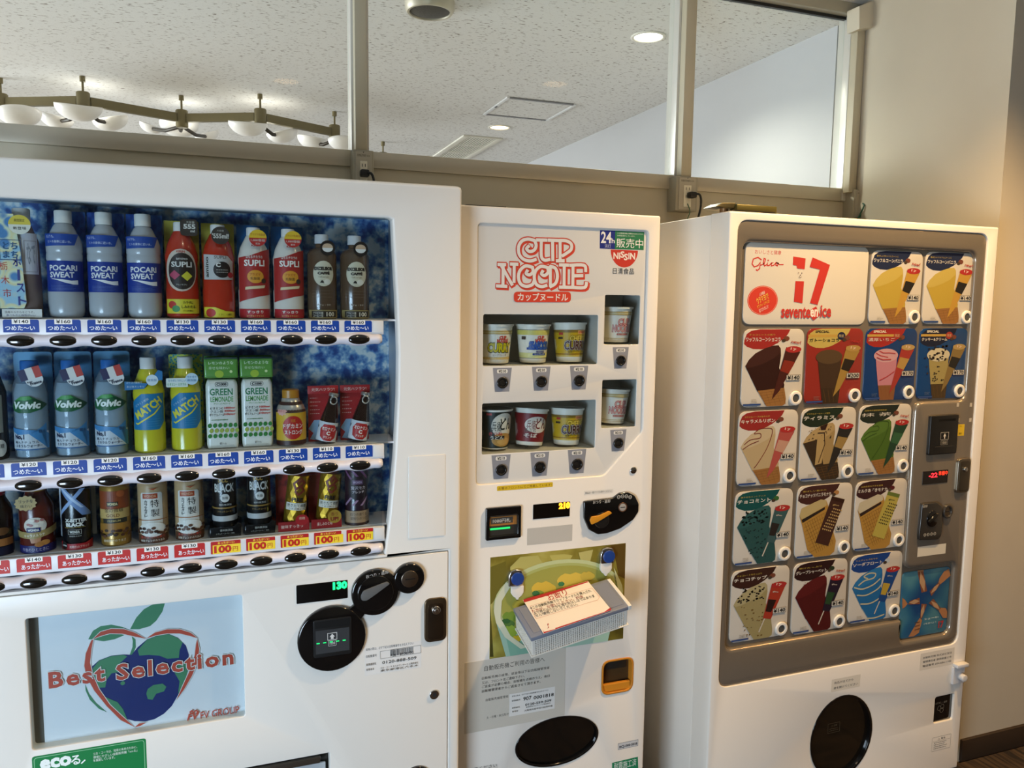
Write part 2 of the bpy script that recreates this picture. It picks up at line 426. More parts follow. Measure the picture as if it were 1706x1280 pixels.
for n, (a, b) in enumerate(((-1.9, p1a), (p1b, p2a), (p2b, p3a))):
    w = box('window_%d' % (n + 1), M_BLACK, a + 0.0005, b - 0.0005, PY + 0.016, PY + 0.03, GZ1 - 0.012, GZ1 - 0.0005); struct(w)
    box('pane', glass, a + 0.001, b - 0.001, PY + 0.02, PY + 0.026, GZ0 + 0.0005, GZ1 - 0.0125, parent=w)
struct(box('trim_8', M_ALU, p3b + 0.001, 2.434, PY + 0.0, PY + 0.05, RAILZ - 0.05, HZ, 0.002))
# cable ducts running down the posts, with the moulded elbow at the top of the right-hand one
def duct(lab, xa, xb, y0, z1):
    o = box('cable_duct', M_DUCT, xa, xb, y0, PY - 0.0145, RAILZ - 0.02, z1, 0.003)
    return tag(o, lab, 'cable duct', 'cable ducts on the partition posts')
duct('beige cable duct on the post above the drinks machine', px_x(591, 100, PY - .05), px_x(611, 100, PY - .05), PY - 0.05, NZ - 0.003)
duct('beige cable duct on the post above the gap beside the ice cream machine', px_x(1141.5, 100, PY - .05), px_x(1159, 100, PY - .05), PY - 0.05, NZ - 0.003)
zt = atY(1435, 50, PY - .05).z
d3 = duct('beige cable duct with moulded elbow in the corner by the side wall', px_x(1426.5, 100, PY - .05), px_x(1439.5, 100, PY - .05), PY - 0.05, zt)
bm = bmesh.new()
el = [xz(p, PY - 0.07) for p in ((1427, 50), (1451, 48), (1463, 30), (1471, 9), (1450, 3), (1427, 12))]
plate(bm, el, [], PY - 0.085, PY - 0.02, 0.004)
from_bm('elbow_cover', bm, mat('#c4baa3', 0.5), d3, smooth=35)

# ------------------------------------------------------------------ sockets on the posts and their leads
M_SOCK = mat('#a9a28f', 0.45); M_IVORY = mat('#e6e0cc', 0.4)
def outlet(lab, px0, px1, py0, py1, Y, glabel=True):
    x0, x1 = atY(px0, (py0 + py1) / 2, Y).x, atY(px1, (py0 + py1) / 2, Y).x
    z1, z0 = atY((px0 + px1) / 2, py0, Y).z, atY((px0 + px1) / 2, py1, Y).z
    t = thing('outlet_box', lab, 'outlet', ((x0 + x1) / 2, Y, z0), 'socket boxes on the partition posts', world=True)
    box('box_body', M_SOCK, x0, x1, Y, PY - 0.0005, z0, z1, 0.003, t)
    cx = (x0 + x1) / 2; w = x1 - x0; h = z1 - z0
    cov = slab('cover_plate', mat('#b5ae9c', 0.45), rrect(x0 + w * .12, z0 + h * .04, x1 - w * .12, z1 - h * .04, 0.003), [], Y - 0.004, Y, 0.001, t)
    so = slab('socket', M_IVORY, rrect(cx - w * .17, z0 + h * .12, cx + w * .17, z1 - h * .26, 0.002), [], Y - 0.006, Y - 0.004, 0.0008, t)
    a = Art()
    for zz in (z1 - h * .36, z0 + h * .42):
        for dx in (-.07, .07): a.rect(cx + w * dx - .0011, zz - .005, cx + w * dx + .0011, zz + .005, '#1a1815')
    a.build('slots', wallmap(Y - 0.006), so)
    b = Art(); b.text('自動販売機用 SOX', cx, z1 - h * .13, w * .6, h * .06, '#5a564a', 0.01); b.ell(cx, z1 - h * .055, .0018, .0018, '#4c483e', 10)
    b.build('lettering', wallmap(Y - 0.004), cov)
    return cx, x0, x1, z0, z1
o1 = outlet('grey socket box with black plug on the post above the drinks machine', 588, 623, 250, 322, PY - 0.06)
o2 = outlet('grey socket box with black plug and green earth wire beside the ice cream machine', 1126, 1162, 294, 352, PY - 0.06)
o3 = outlet('grey socket box with tangled green wires in the corner by the side wall', 1422, 1446, 316, 365, PY - 0.06)
def lead(lab, x, z, path, Y, r=0.0042):
    t = thing('power_lead', lab, 'power cord', (x, Y, z), 'power leads in the socket boxes', world=True)
    box('plug', M_BLACK, x - .014, x + .014, Y - .03, Y - 0.0005, z - .011, z + .011, .005, t)
    bm = bmesh.new(); tube(bm, smooth_path(path), r, 8); from_bm('cable', bm, M_BLACK, t, smooth=True)
    return t
Yo = PY - 0.0662
z = atY(606, 290, Yo).z; x = atY(606, 290, Yo).x
lead('black plug and cable in the socket above the drinks machine', x, z, [(x, Yo - .02, z), (x + .02, Yo - .035, z - .005), (x + .028, Yo - .03, z - .05), (x + .028, Yo, z - .16), (x + .02, Yo, z - .4)], Yo)
z = atY(1149, 326, Yo).z; x = atY(1149, 326, Yo).x
lead('black plug and cable in the socket beside the ice cream machine', x, z, [(x, Yo - .02, z), (x + .02, Yo - .035, z), (x + .03, Yo - .03, z - .04), (x + .018, Yo - .02, z - .14), (x + .01, Yo, z - .4)], Yo)
bm = bmesh.new(); tube(bm, smooth_path([(x - .008, Yo, z - .03), (x - .004, Yo - .012, z - .06), (x - .012, Yo - .008, z - .1), (x - .004, Yo - .008, z - .2)]), .0018, 6)
tag(from_bm('earth_wire', bm, mat('#3f6b4e', 0.5), smooth=True), 'thin green earth wire hanging from the socket beside the ice cream machine', 'wire')
g = atY(1437, 344, Yo); bm = bmesh.new(); rnd = random.Random(3)
for k in range(6):
    p0 = Vector((g.x - .012, Yo - .002, g.z + .014)); e = Vector((g.x - .03 + k * .013, Yo - .02, g.z - .035 + .006 * (k % 3)))
    tube(bm, smooth_path([p0, (p0 + e) / 2 + Vector((rnd.uniform(-.012, .012), -.025, rnd.uniform(0, .018))), e, e + Vector((rnd.uniform(-.01, .01), .01, -.02))]), .003, 6, k % 3)
tag(from_bm('earth_wire', bm, [mat('#2f5f4a', 0.5), mat('#3d7a58', 0.5), mat('#d8d5c8', 0.5)], smooth=True), 'tangle of green and white wires at the corner socket by the side wall', 'wire')

# ------------------------------------------------------------------ hall ceiling fittings
def spot(name, loc, power, col, size, blend=0.6, r=0.04):
    l = bpy.data.lights.new(name, 'SPOT'); l.energy = power; l.color = col; l.spot_size = math.radians(size); l.spot_blend = blend; l.shadow_soft_size = r
    o = bpy.data.objects.new(name, l); COL.objects.link(o); o.location = loc; return o
def downlight(lab, x, y, z, r, hexcol, emit, power, col, size):
    t = thing('downlight', lab, 'downlight', (x, y, z), 'round recessed downlights', world=True)
    bm = bmesh.new(); lathe(bm, [(r, z), (r * 1.22, z), (r * 1.24, z - .004), (r * 1.02, z - .006), (r * .98, z - 0.0005)], 32, x, y); from_bm('trim_ring', bm, mat('#ece6da', .4), t, smooth=True)
    bm = bmesh.new(); lathe(bm, [(0, z - .001), (r * .9, z - .001), (r * .985, z - .0005)], 32, x, y); from_bm('lamp_disc', bm, mat(hexcol, .5, emit=emit), t)
    spot('downlight_beam', (x, y, z - .02), power, col, size)
downlight('bright white downlight in the hall ceiling near the side wall', *atZ(1080, 61, HZ)[:2], HZ, .062, '#fffbe8', 9, 50, (1, .96, .84), 150)
downlight('smaller warm downlight in the hall ceiling beside the square hatch', *atZ(832, 212, HZ)[:2], HZ, .062, '#ffd9a6', 7, 14, (1, .86, .66), 130)
# unseen corridor downlights above and behind the frame edge
downlight('assumed unseen warm downlight in the corridor ceiling in front of the ice cream machine', 1.75, -0.62, NZ, .07, '#ffd29a', 8, 172, (1, .66, .31), 125)
downlight('assumed unseen warm downlight in the corridor ceiling in front of the noodle machine', 0.35, -1.15, NZ, .07, '#ffd29a', 8, 20, (1, .74, .46), 130)
downlight('added unseen warm downlight in the corridor ceiling further right along the wall', 3.3, -0.9, NZ, .07, '#ffd29a', 8, 80, (1, .52, .17), 130)  # added lamp out of view, warms the right-hand wall
# ceiling speaker
sp = atZ(716, 3, HZ); t = thing('ceiling_speaker', 'round ceiling speaker with dark mesh and cream rim', 'speaker', (sp.x, sp.y, HZ), world=True)
bm = bmesh.new(); lathe(bm, [(.098, HZ - .0005), (.096, HZ - .03), (.088, HZ - .042), (.08, HZ - .042), (.078, HZ - .034)], 40, sp.x, sp.y); from_bm('rim', bm, mat('#c6bda8', .4, .2), t, smooth=40)
bm = bmesh.new(); lathe(bm, [(.079, HZ - .036), (.06, HZ - .042), (.03, HZ - .046), (0, HZ - .047)], 40, sp.x, sp.y); from_bm('grille', bm, pattern_mat('speaker_mesh', ['#2a2723', '#5b564e'], (1, 1, 1), 420, 0, .3, .6, .6, 'voronoi'), t, smooth=True)
# access hatch: four aluminium edges and the panel
hc = [atZ(*p, HZ) for p in ((803, 190), (843, 162), (965, 172), (912, 199))]
hx0, hx1 = (hc[0].x + hc[1].x) / 2, (hc[2].x + hc[3].x) / 2; hy0, hy1 = (hc[1].y + hc[2].y) / 2, (hc[0].y + hc[3].y) / 2
t = thing('ceiling_hatch', 'square access hatch with aluminium edging in the hall ceiling', 'hatch', ((hx0 + hx1) / 2, (hy0 + hy1) / 2, HZ), world=True)
box('panel', M_CEIL, hx0 + .02, hx1 - .02, hy0 + .02, hy1 - .02, HZ - .004, HZ - .0005, parent=t)
mh = mat('#e9e9ea', .35, .2)
for a in ((hx0, hx0 + .018, hy0, hy1), (hx1 - .018, hx1, hy0, hy1)): box('edge_strip', mh, *a, HZ - .009, HZ - .0005, .001, t)
for a in ((hx0 + .0185, hx1 - .0185, hy0, hy0 + .018), (hx0 + .0185, hx1 - .0185, hy1 - .018, hy1)): box('edge_strip', mat('#8f8f92', .35, .3), *a, HZ - .009, HZ - .0005, .001, t)
box('latch', mat('#55565a', .4, .6), hx0 + .004, hx0 + .014, (hy0 + hy1) / 2 - .02, (hy0 + hy1) / 2 + .012, HZ - .011, HZ - .0092, 0, t)
# air vent with slats
v0, v1 = atZ(780, 225, HZ), atZ(838, 230, HZ); vx0, vx1, vy0, vy1 = 1.60, 1.895, v0.y, v0.y + 1.25
t = thing('air_vent', 'long louvred air vent in the hall ceiling behind the downlight', 'vent', ((vx0 + vx1) / 2, (vy0 + vy1) / 2, HZ), world=True)
box('backing', mat('#3b3833', .8), vx0 + .01, vx1 - .01, vy0 + .01, vy1 - .01, HZ - .002, HZ - .0005, parent=t)
mv = mat('#e4dfd2', .5)
for a in ((vx0, vx0 + .045, vy0, vy1), (vx1 - .045, vx1, vy0, vy1), (vx0 + .0455, vx1 - .0455, vy0, vy0 + .02), (vx0 + .0455, vx1 - .0455, vy1 - .02, vy1)): box('frame_edge', mv, *a, HZ - .012, HZ - .0005, .002, t)
for k in (1, 2, 3): y = vy0 + (vy1 - vy0) * k / 4; box('cross_bar', mv, vx0 + .046, vx1 - .046, y - .012, y + .012, HZ - .011, HZ - .0025, 0, t)
bm = bmesh.new(); L = (vy1 - vy0) / 4 - .03; bx(bm, -.004, .004, -L / 2, L / 2, -.010, -.003); s0 = from_bm('slat', bm, mv, t)
n = 0
for k in range(4):
    for i in range(10):
        o = s0 if n == 0 else new_obj('slat', s0.data, t); n += 1
        o.location = (vx0 + .057 + i * (vx1 - vx0 - .114) / 9, vy0 + (vy1 - vy0) * (k + .5) / 4, HZ - .0005)
        o.matrix_parent_inverse = Matrix.Translation(-t.location)

# ------------------------------------------------------------------ chandelier of zigzag brass arms and glass bowls
M_BRASS = mat('#7d7250', .45, .35, noise=.06, nscale=30, name='aged_brass'); M_BOWL = mat('#f2eeea', .35, emit=.05, name='frosted_glass')
zB = atY(137, 168, 3.054).z; zH = zB
nodes = [Vector((-1.55, 3.75, 0)), Vector((-1.107, 3.269, 0)), Vector((-.682, 3.054, 0)), atZ(303, 197, zH), Vector((.217, 3.063, 0)), Vector((.668, 3.314, 0))]
t = thing('chandelier', 'zigzag brass chandelier with frosted glass bowls under the hall ceiling', 'chandelier', (-.25, 3.3, HZ), world=True)
nodes = [Vector((p.x, p.y, zH)) for p in nodes]
for a, b in zip(nodes, nodes[1:]):
    bm = bmesh.new(); d = (b - a).normalized(); bar(bm, a + d * .034, b - d * .034, .028, .046); from_bm('arm', bm, M_BRASS, t)
for k, p in enumerate(nodes):
    bm = bmesh.new(); lathe(bm, [(0, zH + .045), (.03, zH + .045), (.034, zH + .04), (.034, zH - .05), (.028, zH - .055), (0, zH - .055)], 20, p.x, p.y); from_bm('hub', bm, M_BRASS, t, smooth=40)
    bm = bmesh.new()
    lathe(bm, [(0, zH + .0455), (.006, zH + .0455), (.006, HZ - .03), (.014, HZ - .028), (.014, HZ - .0005), (0, HZ - .0005)], 12, p.x, p.y); from_bm('hanging_rod', bm, M_BRASS, t, smooth=40)
def bowl(px, py, Y, wpx, tilt, az, hub):
    c = atY(px, py, Y); dep = (c - CAM).dot(_f); r = wpx / F * dep / 2
    bm = bmesh.new(); prof = [(r * math.sin(a), -r * .72 * math.cos(a)) for a in [i * math.pi / 2 / 9 for i in range(10)]]
    lathe(bm, prof + [(r * .985, .003), (r * .95, -.002)] + [(q * .94, zz * .94) for q, zz in prof[-2::-1]], 28)
    bmesh.ops.transform(bm, matrix=Matrix.Translation(c) @ Matrix.Rotation(math.radians(az), 4, 'Z') @ Matrix.Rotation(math.radians(tilt), 4, 'X') @ Matrix.Translation((0, 0, r * .3)), verts=bm.verts)
    b = from_bm('glass_bowl', bm, M_BOWL, t, smooth=True)
    bm = bmesh.new(); h = nodes[hub] + Vector((0, 0, -.045)); tube(bm, [h, (h + c) / 2 + Vector((0, 0, -.02)), c], .011, 8); from_bm('stem', bm, mat('#3a3226', .5, .4), b, smooth=True)
for a in ((131, 187, 2.95, 72, 12, 10, 2), (33, 196, 3.15, 66, -8, 30, 1), (93, 203, 3.35, 52, 14, 70, 2), (186, 206, 3.35, 56, 16, -60, 2), (299, 214, 3.62, 62, -6, 20, 3), (250, 214, 3.8, 36, 20, 60, 3), (346, 228, 3.9, 40, 20, -60, 3),
          (413, 214, 2.95, 62, 12, 0, 4), (472, 227, 3.25, 52, 18, -60, 4), (520, 238, 3.5, 50, 10, 50, 5), (570, 240, 3.2, 46, -6, 10, 5)): bowl(*a)
p = atZ(638, 236, HZ); bm = bmesh.new(); lathe(bm, [(0, HZ - .0005), (.014, HZ - .0005), (.014, HZ - .03), (.006, HZ - .032), (.006, zH + .05), (.03, zH + .048), (.034, zH + .04), (.034, zH - .05), (0, zH - .055)], 14, p.x, p.y)
tag(from_bm('pendant_rod', bm, M_BRASS, smooth=40), 'short brass hanging rod of the next lamp right of the chandelier', 'lamp rod')
for k in (2, 4, 3):
    l = bpy.data.lights.new('chandelier_lamp', 'POINT'); l.energy = 1.3; l.color = (1, .93, .85); l.shadow_soft_size = .08
    o = bpy.data.objects.new('chandelier_lamp', l); COL.objects.link(o); o.location = nodes[k] + Vector((0.02, .16, -.02))

# ================================================================== drinks vending machine
M_WHITE = mat('#e9e5dc', .34, spec=.45, noise=.012, nscale=3, name='white_enamel')
M_GREY = mat('#8f9296', .45); M_DARK = mat('#17181a', .35); M_GLOSSB = mat('#0b0b0c', .12, coat=.6, name='gloss_black'); M_CHROME = mat('#c9c9c9', .18, 1.0, name='chrome')
LX0, LX1 = -.62, .518
DM = thing('drink_vending_machine', 'wide white drinks vending machine with three lit-less display shelves, leftmost of the three', 'vending machine', (-.05, .37, 0), world=True)
DM['label'] = 'wide white drinks vending machine with three display shelves, leftmost of the three machines'
box('cabinet', M_WHITE, LX0, LX1 - .003, .1405, .72, .05, 1.824, .006, DM)
for a in ((LX0 + .002, LX1 - .002, .0302, .14, 1.7625, 1.827), (LX0 + .002, -.5345, .0302, .14, .976, 1.762), (.3765, LX1 - .002, .0302, .14, .976, 1.762), (LX0 + .002, LX1 - .002, .0605, .14, .05, .974)):
    box('door_core', M_WHITE, *a, 0, DM)
for xx in (LX0 + .06, LX1 - .06):
    for yy in (.12, .7):
        bm = bmesh.new(); lathe(bm, [(0, .05), (.02, .05), (.02, .012), (.032, .01), (.032, 0), (0, 0)], 14, xx, yy); from_bm('foot', bm, M_DARK, DM)
xs = atY(747, 1000).x; SZ = .9705
hole = [(-.525, .9775), xz((641, 926)), xz((649, 860)), xz((658, 760)), xz((663, 660)), xz((664, 590)), xz((661, 500)), xz((655.5, 400)), xz((654, 366)), xz((648, 362.5)), (-.525, 1.754)]
hole[1] = (hole[1][0], .9775)
slab('door_frame', M_WHITE, rpoly([(LX0, SZ), (xs, SZ), (xs, .05), (LX1, .05), (LX1, 1.83), (LX0, 1.83)], [0, 0, 0, .004, .012, .01]), [hole], 0, .03, .007, DM, hch=.006)
# best selection window and delivery opening are holes in the lower panel
bs = rpoly([xz(p) for p in ((53, 1253), (408.5, 1193), (403.5, 992), (42, 1031))], .006)
bx0, bz0, bx1, bz1 = quad([(42, 1031), (403.5, 992), (408.5, 1193), (53, 1253)], 0)
bs = rrect(bx0, bz0, bx1, bz1, .007)
fz = xz((549, 1254.6))[1]; fx1 = xz((549.5, 1265))[0]
slab('lower_panel', M_WHITE, [(LX0, .05), (xs - .0018, .05), (xs - .0018, SZ - .0018), (LX0, SZ - .0018)], [bs, rrect(-.33, .22, fx1, fz, .002)], .0005, .05, .0012, DM, hch=.0018)
# display recess
BD = .13
ice = pattern_mat('ice_backdrop', ['#1f4484', '#4674aa', '#86abc6', '#d2dad8'], (1, 1, 1), 42, 6, .37, .62, .45)
bm = bmesh.new(); plate(bm, [(-.53, .975), (.372, .975), (.372, 1.758), (-.53, 1.758)], [], BD, BD + .004); from_bm('backdrop', bm, ice, DM)
M_IN = mat('#8b949c', .4)
box('recess_side', M_IN, .372, .376, .0302, BD, .975, 1.758, 0, DM)
box('recess_side', M_IN, -.534, -.53, .0302, BD, .975, 1.758, 0, DM)
box('recess_top', M_IN, -.53, .372, .0302, BD, 1.758, 1.762, 0, DM)
SHELF = ((1.524, 1.522, 1.496, 1.480, 1.465), (1.2405, 1.2385, 1.2105, 1.194, 1.178), (1.046, 1.044, 1.0155, .9935, .9782))
XC = [-.374 + .0725 * i for i in range(-1, 10)]
pane = glass_mat('display_glass', '#f2f7f9', refl=.85)
M_RAILW = mat('#e4e2ea', .25, coat=.3, name='lavender_white_plastic'); M_BTN = mat('#14120f', .14, coat=.8, name='button_black')
RX1 = xz((640.5, 560))[0] - .001
def rail_tube(bm, zc):
    n = 8; rows = []; x = -.524
    while x < RX1 + 1e-6:
        r = .0140 + .0022 * math.cos(2 * math.pi * (x - XC[0]) / .0725); k = min(1, (RX1 - x + .0012) / .012) ** .5
        rows.append([bm.verts.new((x, .012 - .021 * k * math.cos(a), zc + r * k * math.sin(a))) for a in [math.pi * (-.5 + j / n) for j in range(n + 1)]]); x += .0725 / 10
    for a, b in zip(rows, rows[1:]):
        for j in range(n): bm.faces.new((a[j], b[j], b[j + 1], a[j + 1]))
    bm.faces.new(rows[-1])
PRICE = [['140', '160', '160', '160', '130', '130', '160', '160', '160', '160'], ['120', '120', '120', '160', '160', '160', '160', '130', '110', '110'], ['140', '130', '130', '130', '130'] + ['100'] * 5]
def half_ellipsoid(bm, rx, ry, rz, n=24, m=5):
    rings = []
    for i in range(m):
        a = math.pi / 2 * i / m; rings.append([bm.verts.new((rx * math.cos(a) * math.cos(2 * math.pi * k / n), -ry * math.sin(a), rz * math.cos(a) * math.sin(2 * math.pi * k / n))) for k in range(n)])
    top = bm.verts.new((0, -ry, 0))
    for p, q in zip(rings, rings[1:]):
        for k in range(n): bm.faces.new((p[k], p[(k + 1) % n], q[(k + 1) % n], q[k]))
    for k in range(n): bm.faces.new((rings[-1][k], rings[-1][(k + 1) % n], top))
me_btn = None
prev = 1.754
for s, (base, lt, lb, zb, zbot) in enumerate(SHELF):
    bm = bmesh.new(); bx(bm, -.525, RX1, .004, .02, lb - .006, lt, .001); bx(bm, -.525, .371, .0215, BD - .0005, base - .004, base)
    rail = from_bm('shelf_rail', bm, mat('#d9dbde', .4), DM, smooth=30)
    b2 = bmesh.new(); rail_tube(b2, (zb + .0)); from_bm('button_strip', b2, M_RAILW, rail, smooth=60)
    box('end_cap', mat('#dcdcd8', .4), RX1 - .024, RX1 - .001, .001, .0035, lb - .001, lt - .001, .0005, rail)
    for i, x in enumerate(XC):
        if me_btn is None:
            b3 = bmesh.new(); half_ellipsoid(b3, .0240, .0058, .0110); o = from_bm('select_button', b3, M_BTN, rail, smooth=True); me_btn = o.data
        else: o = new_obj('select_button', me_btn, rail)
        o.location = (x, -.0080, zb)
        a = Art(); w, h = .0305, lt - lb; zc = lb + h / 2
        hot = s == 2
        if i == 0 and s == 0: continue
        if hot and i > 5:
            a.rect(x - w, lb, x + w, lt - .001, '#b3211f', .002); a.rect(x - w + .004, lb, x + w + (.004 if i in (9,) else 0), zc + h * .18, '#f4d434'); a.text('あったか〜い', x + .001, lt - h * .17, .034, h * .18, '#f2d44a', .02); a.text('100', x - .006, lb + h * .34, .033, h * .5, '#c02a1a', .05); a.text('円', x + .0195, lb + h * .3, .0105, h * .36, '#c02a1a', .03)
        else:
            c = '#b8231f' if hot else '#123f96'
            a.poly(rpoly([(x - w, lb), (x + w, lb), (x + w, lt - .001), (x - w, lt - .001)], [0, 0, .004, .004]), c)
            a.text('あったか〜い' if hot else 'つめた〜い', x + (.003 if hot else -.002), lb + h * .33, .05, h * .34, '#e9eef4', .025)
            a.rect(x - .0155, lt - .0098, x + .0155, lt + .0005, '#efeee8', .0008)
            pr = '130' if i == 0 else PRICE[s][i - 1]
            a.text('¥' + pr, x, lt - .0047, .0245, .0066, '#161616', .02)
        a.build('price_label', wallmap(.0038), rail)
    pz1, pz0 = prev - .001, lt + .001
    slab('glass_pane', pane, rrect(-.524, pz0, .3 if False else [.3405, .345, .331][s], pz1, .001), [], .0085, .0125, 0, DM, smooth=False)
    prev = zbot
# small hairline plate right of the window
q = quad([(681, 760), (742, 757), (741, 893), (680, 898)], 0)
slab('blank_plate', M_WHITE, rrect(*q, .004), [], -.0016, .0, .0008, DM)
# --- best selection backlit panel
PYB = .028
box('picture_box', mat('#6f695c', .7), bx0 - .002, bx1 + .002, PYB + .0005, .0495, bz0 - .002, bz1 + .002, 0, DM)
pic = box('picture_sheet', mat('#eceef0', .35, name='picture_sheet'), bx0 + .018, bx1 + .002, PYB - .002, PYB, bz0 - .002, bz1 + .0, 0, DM)
Zb = zoom(0, 970, .2579); A = PxArt(PYB - .002, Zb)
G, B_, R_ = '#4a8a63', '#1c2c6c', '#c4503c'
A.ppoly([(840, 305), (880, 230), (930, 175), (985, 145), (1065, 138), (1050, 190), (1010, 250), (970, 285), (900, 305)], G)
A.ppoly([(570, 370), (600, 315), (650, 285), (720, 275), (790, 290), (840, 310), (800, 345), (740, 370), (670, 383), (600, 372)], G)
A.ppoly([(850, 348), (875, 370), (878, 420), (855, 475), (838, 470), (856, 420), (858, 380)], G)
A.ppoly([(550, 660), (575, 720), (620, 780), (690, 840), (640, 820), (580, 760), (553, 700)], G)
A.ppoly([(595, 545), (640, 505), (720, 475), (800, 468), (850, 470), (890, 420), (950, 370), (1030, 340), (1090, 335), (1150, 360), (1200, 410), (1220, 470), (1215, 560), (1190, 650), (1150, 730), (1110, 800), (1060, 850), (1000, 885), (940, 900), (870, 898), (820, 885), (760, 850), (700, 780), (640, 690), (600, 630)], B_)
A.ppoly([(890, 440), (950, 372), (1030, 342), (1090, 336), (1150, 362), (1180, 390), (1160, 440), (1155, 490), (1080, 495), (1030, 475), (960, 470), (900, 475)], G)
A.ppoly([(600, 555), (640, 508), (720, 478), (800, 470), (822, 480), (790, 510), (750, 545), (770, 580), (720, 590), (690, 630), (680, 680), (640, 682), (605, 630)], G)
A.ppoly([(1212, 500), (1215, 570), (1190, 650), (1150, 722), (1160, 640), (1130, 590), (1120, 540), (1180, 520)], G)
A.ppoly([(955, 690), (990, 665), (1050, 655), (1075, 675), (1060, 705), (1010, 720), (985, 760), (955, 755), (945, 720)], G)
A.ppoly([(672, 738), (760, 775), (795, 820), (822, 886), (760, 850), (700, 785)], G)
A.pdisc((793, 652), 13, G)
for rib in ([(870, 935), (780, 890), (690, 800), (610, 700), (560, 610), (545, 540), (555, 460), (590, 375), (604, 370), (592, 430), (582, 520), (600, 600), (640, 690), (710, 790), (790, 865)],
            [(600, 367), (650, 320), (720, 300), (800, 302), (870, 325), (945, 365), (870, 350), (790, 332), (710, 330), (650, 347)], [(945, 362), (1000, 325), (1080, 303), (1160, 303), (1230, 325), (1278, 362), (1230, 347), (1160, 330), (1080, 330), (1010, 342)],
            [(1275, 365), (1287, 430), (1278, 510), (1242, 600), (1190, 690), (1140, 758), (1180, 670), (1230, 560), (1258, 470), (1266, 400)], [(870, 935), (905, 927), (945, 905), (900, 910)]):
    A.pstroke(rib, 8, '#e4e2de', True); A.ppoly(rib, R_)
for w, l, r, h in (('Best', (320, 628), (675, 590), 98), ('Selection', (757, 572), (1503, 486), 96)):
    A.ptext(w, l, r, h, '#f2efe8', .06, sp=1.2); A.lay(2); A.ptext(w, l, r, h, '#c4503c', .03, sp=1.2)
A.ptext('FV', (1216, 868), (1282, 858), 40, R_, .03, shear=.25); A.pstroke([(1240, 850), (1228, 835), (1240, 826), (1252, 838), (1266, 824), (1278, 832), (1268, 848)], 8, R_); A.ptext('FV GROUP', (1296, 855), (1545, 822), 46, R_, .01)
A.build('heart_apple_emblem', wallmap(PYB - .002), pic)
slab('window_pane', pane, rrect(bx0 - .001, bz0 - .001, bx1 + .001, bz1 + .001, .005), [], .0045, .0075, 0, DM, smooth=False)
# green sticker
Ze = zoom(0, 1200, .1758); q = quad([(53, 1262), (243, 1230), (247, 1330), (58, 1362)], 0); A = PxArt(.0005, Ze)
A.rect(*q, '#0f7a3d', .006); A.frame(q[0] + .004, q[1] + .004, q[2] - .004, q[3] - .004, .001, '#9fd6a8', .006)
A.ptext('eco', (388, 425), (668, 380), 80, '#eef4ee', .05); A.ptext('る', (675, 385), (760, 370), 85, '#eef4ee', .05); A.pstroke([(770, 412), (808, 375)], 12, '#eef4ee')
for i, s_ in enumerate(('コカ・コーラは、地球の未来のために、', '環境にやさしい自動販売機「ecoる」', 'を展開しています。')): A.ptext(s_, (885, 320 + i * 32), (1300 - (210 if i == 2 else 0), 252 + i * 34 + (30 if i == 2 else 0)), 26, '#e6f2e6', .01)
A.build('green_eco_sticker', wallmap(.0004), DM, label='green sticker with white lettering')
# display
q = quad([(493.2, 976.3), (579, 966), (579, 996.5), (494.4, 1006.8)], 0)
dp = slab('price_display', mat('#08090a', .15, coat=.5), rrect(*q, .002), [], -.0008, .0003, .0004, DM)
A = Art(); w = q[2] - q[0]; h = q[3] - q[1]
A.text('130', q[2] - w * .15, q[3] - h * .25, w * .26, h * .36, mat('#18e070', .4, emit=2.6), .06); 
A.build('digits', wallmap(-.0008), dp)
# coin and note unit: three linked black discs
def disc_px(c, rpx, Y=0.0):
    a = xz(c, Y); b = xz((c[0], c[1] + rpx), Y); return a[0], a[1], abs(b[1] - a[1])
c1, c2, c3 = disc_px((552.6, 1062.4), 53.5), disc_px((624.4, 985.5), 38), disc_px((680.8, 962.3), 25)
bm = bmesh.new()
for k, c in enumerate((c1, c2, c3)): plate(bm, ell(c[0], c[1], c[2], c[2], 40), [], -.010 - .0004 * k, .0004, .004)
for p, q_ in ((c1, c2), (c2, c3)):
    d = Vector((q_[0] - p[0], q_[1] - p[1])).normalized(); s_ = Vector((-d.y, d.x)) * .016
    plate(bm, [tuple(Vector(p[:2]) + d * p[2] * .8 + s_ * 1.3), tuple(Vector(p[:2]) + d * p[2] * .8 - s_ * 1.3), tuple(Vector(q_[:2]) - d * q_[2] * .75 - s_), tuple(Vector(q_[:2]) - d * q_[2] * .75 + s_)], [], -.0085, .0004, .002)
unit = from_bm('coin_unit', bm, M_GLOSSB, DM, smooth=35)
Zu = zoom(430, 900, .2968)
q = quad([Zu(p) for p in ((302, 450), (527, 432), (522, 640), (318, 660))], -.011)
nt_ = slab('note_slot', mat('#1c1d1e', .3), rrect(*q, .006), [], -.0118, -.0105, .0004, unit)
A = Art(); w = q[2] - q[0]; h = q[3] - q[1]; cx = (q[0] + q[2]) / 2
A.rect(q[0] + w * .06, q[1] + h * .1, q[2] - w * .06, q[3] - h * .28, '#34373a'); A.rect(q[0] + w * .04, q[3] - h * .22, q[2] - w * .04, q[3] - h * .04, '#0d0e0f')
A.frame(cx - w * .13, q[1] + h * .44, cx + w * .11, q[1] + h * .62, .0012, '#c9ccca'); A.poly([(cx - .007, q[1] + h * .52), (cx - .001, q[1] + h * .6), (cx + .005, q[1] + h * .52), (cx + .002, q[1] + h * .52), (cx + .002, q[1] + h * .46), (cx - .004, q[1] + h * .46), (cx - .004, q[1] + h * .52)], '#d4d6d4')
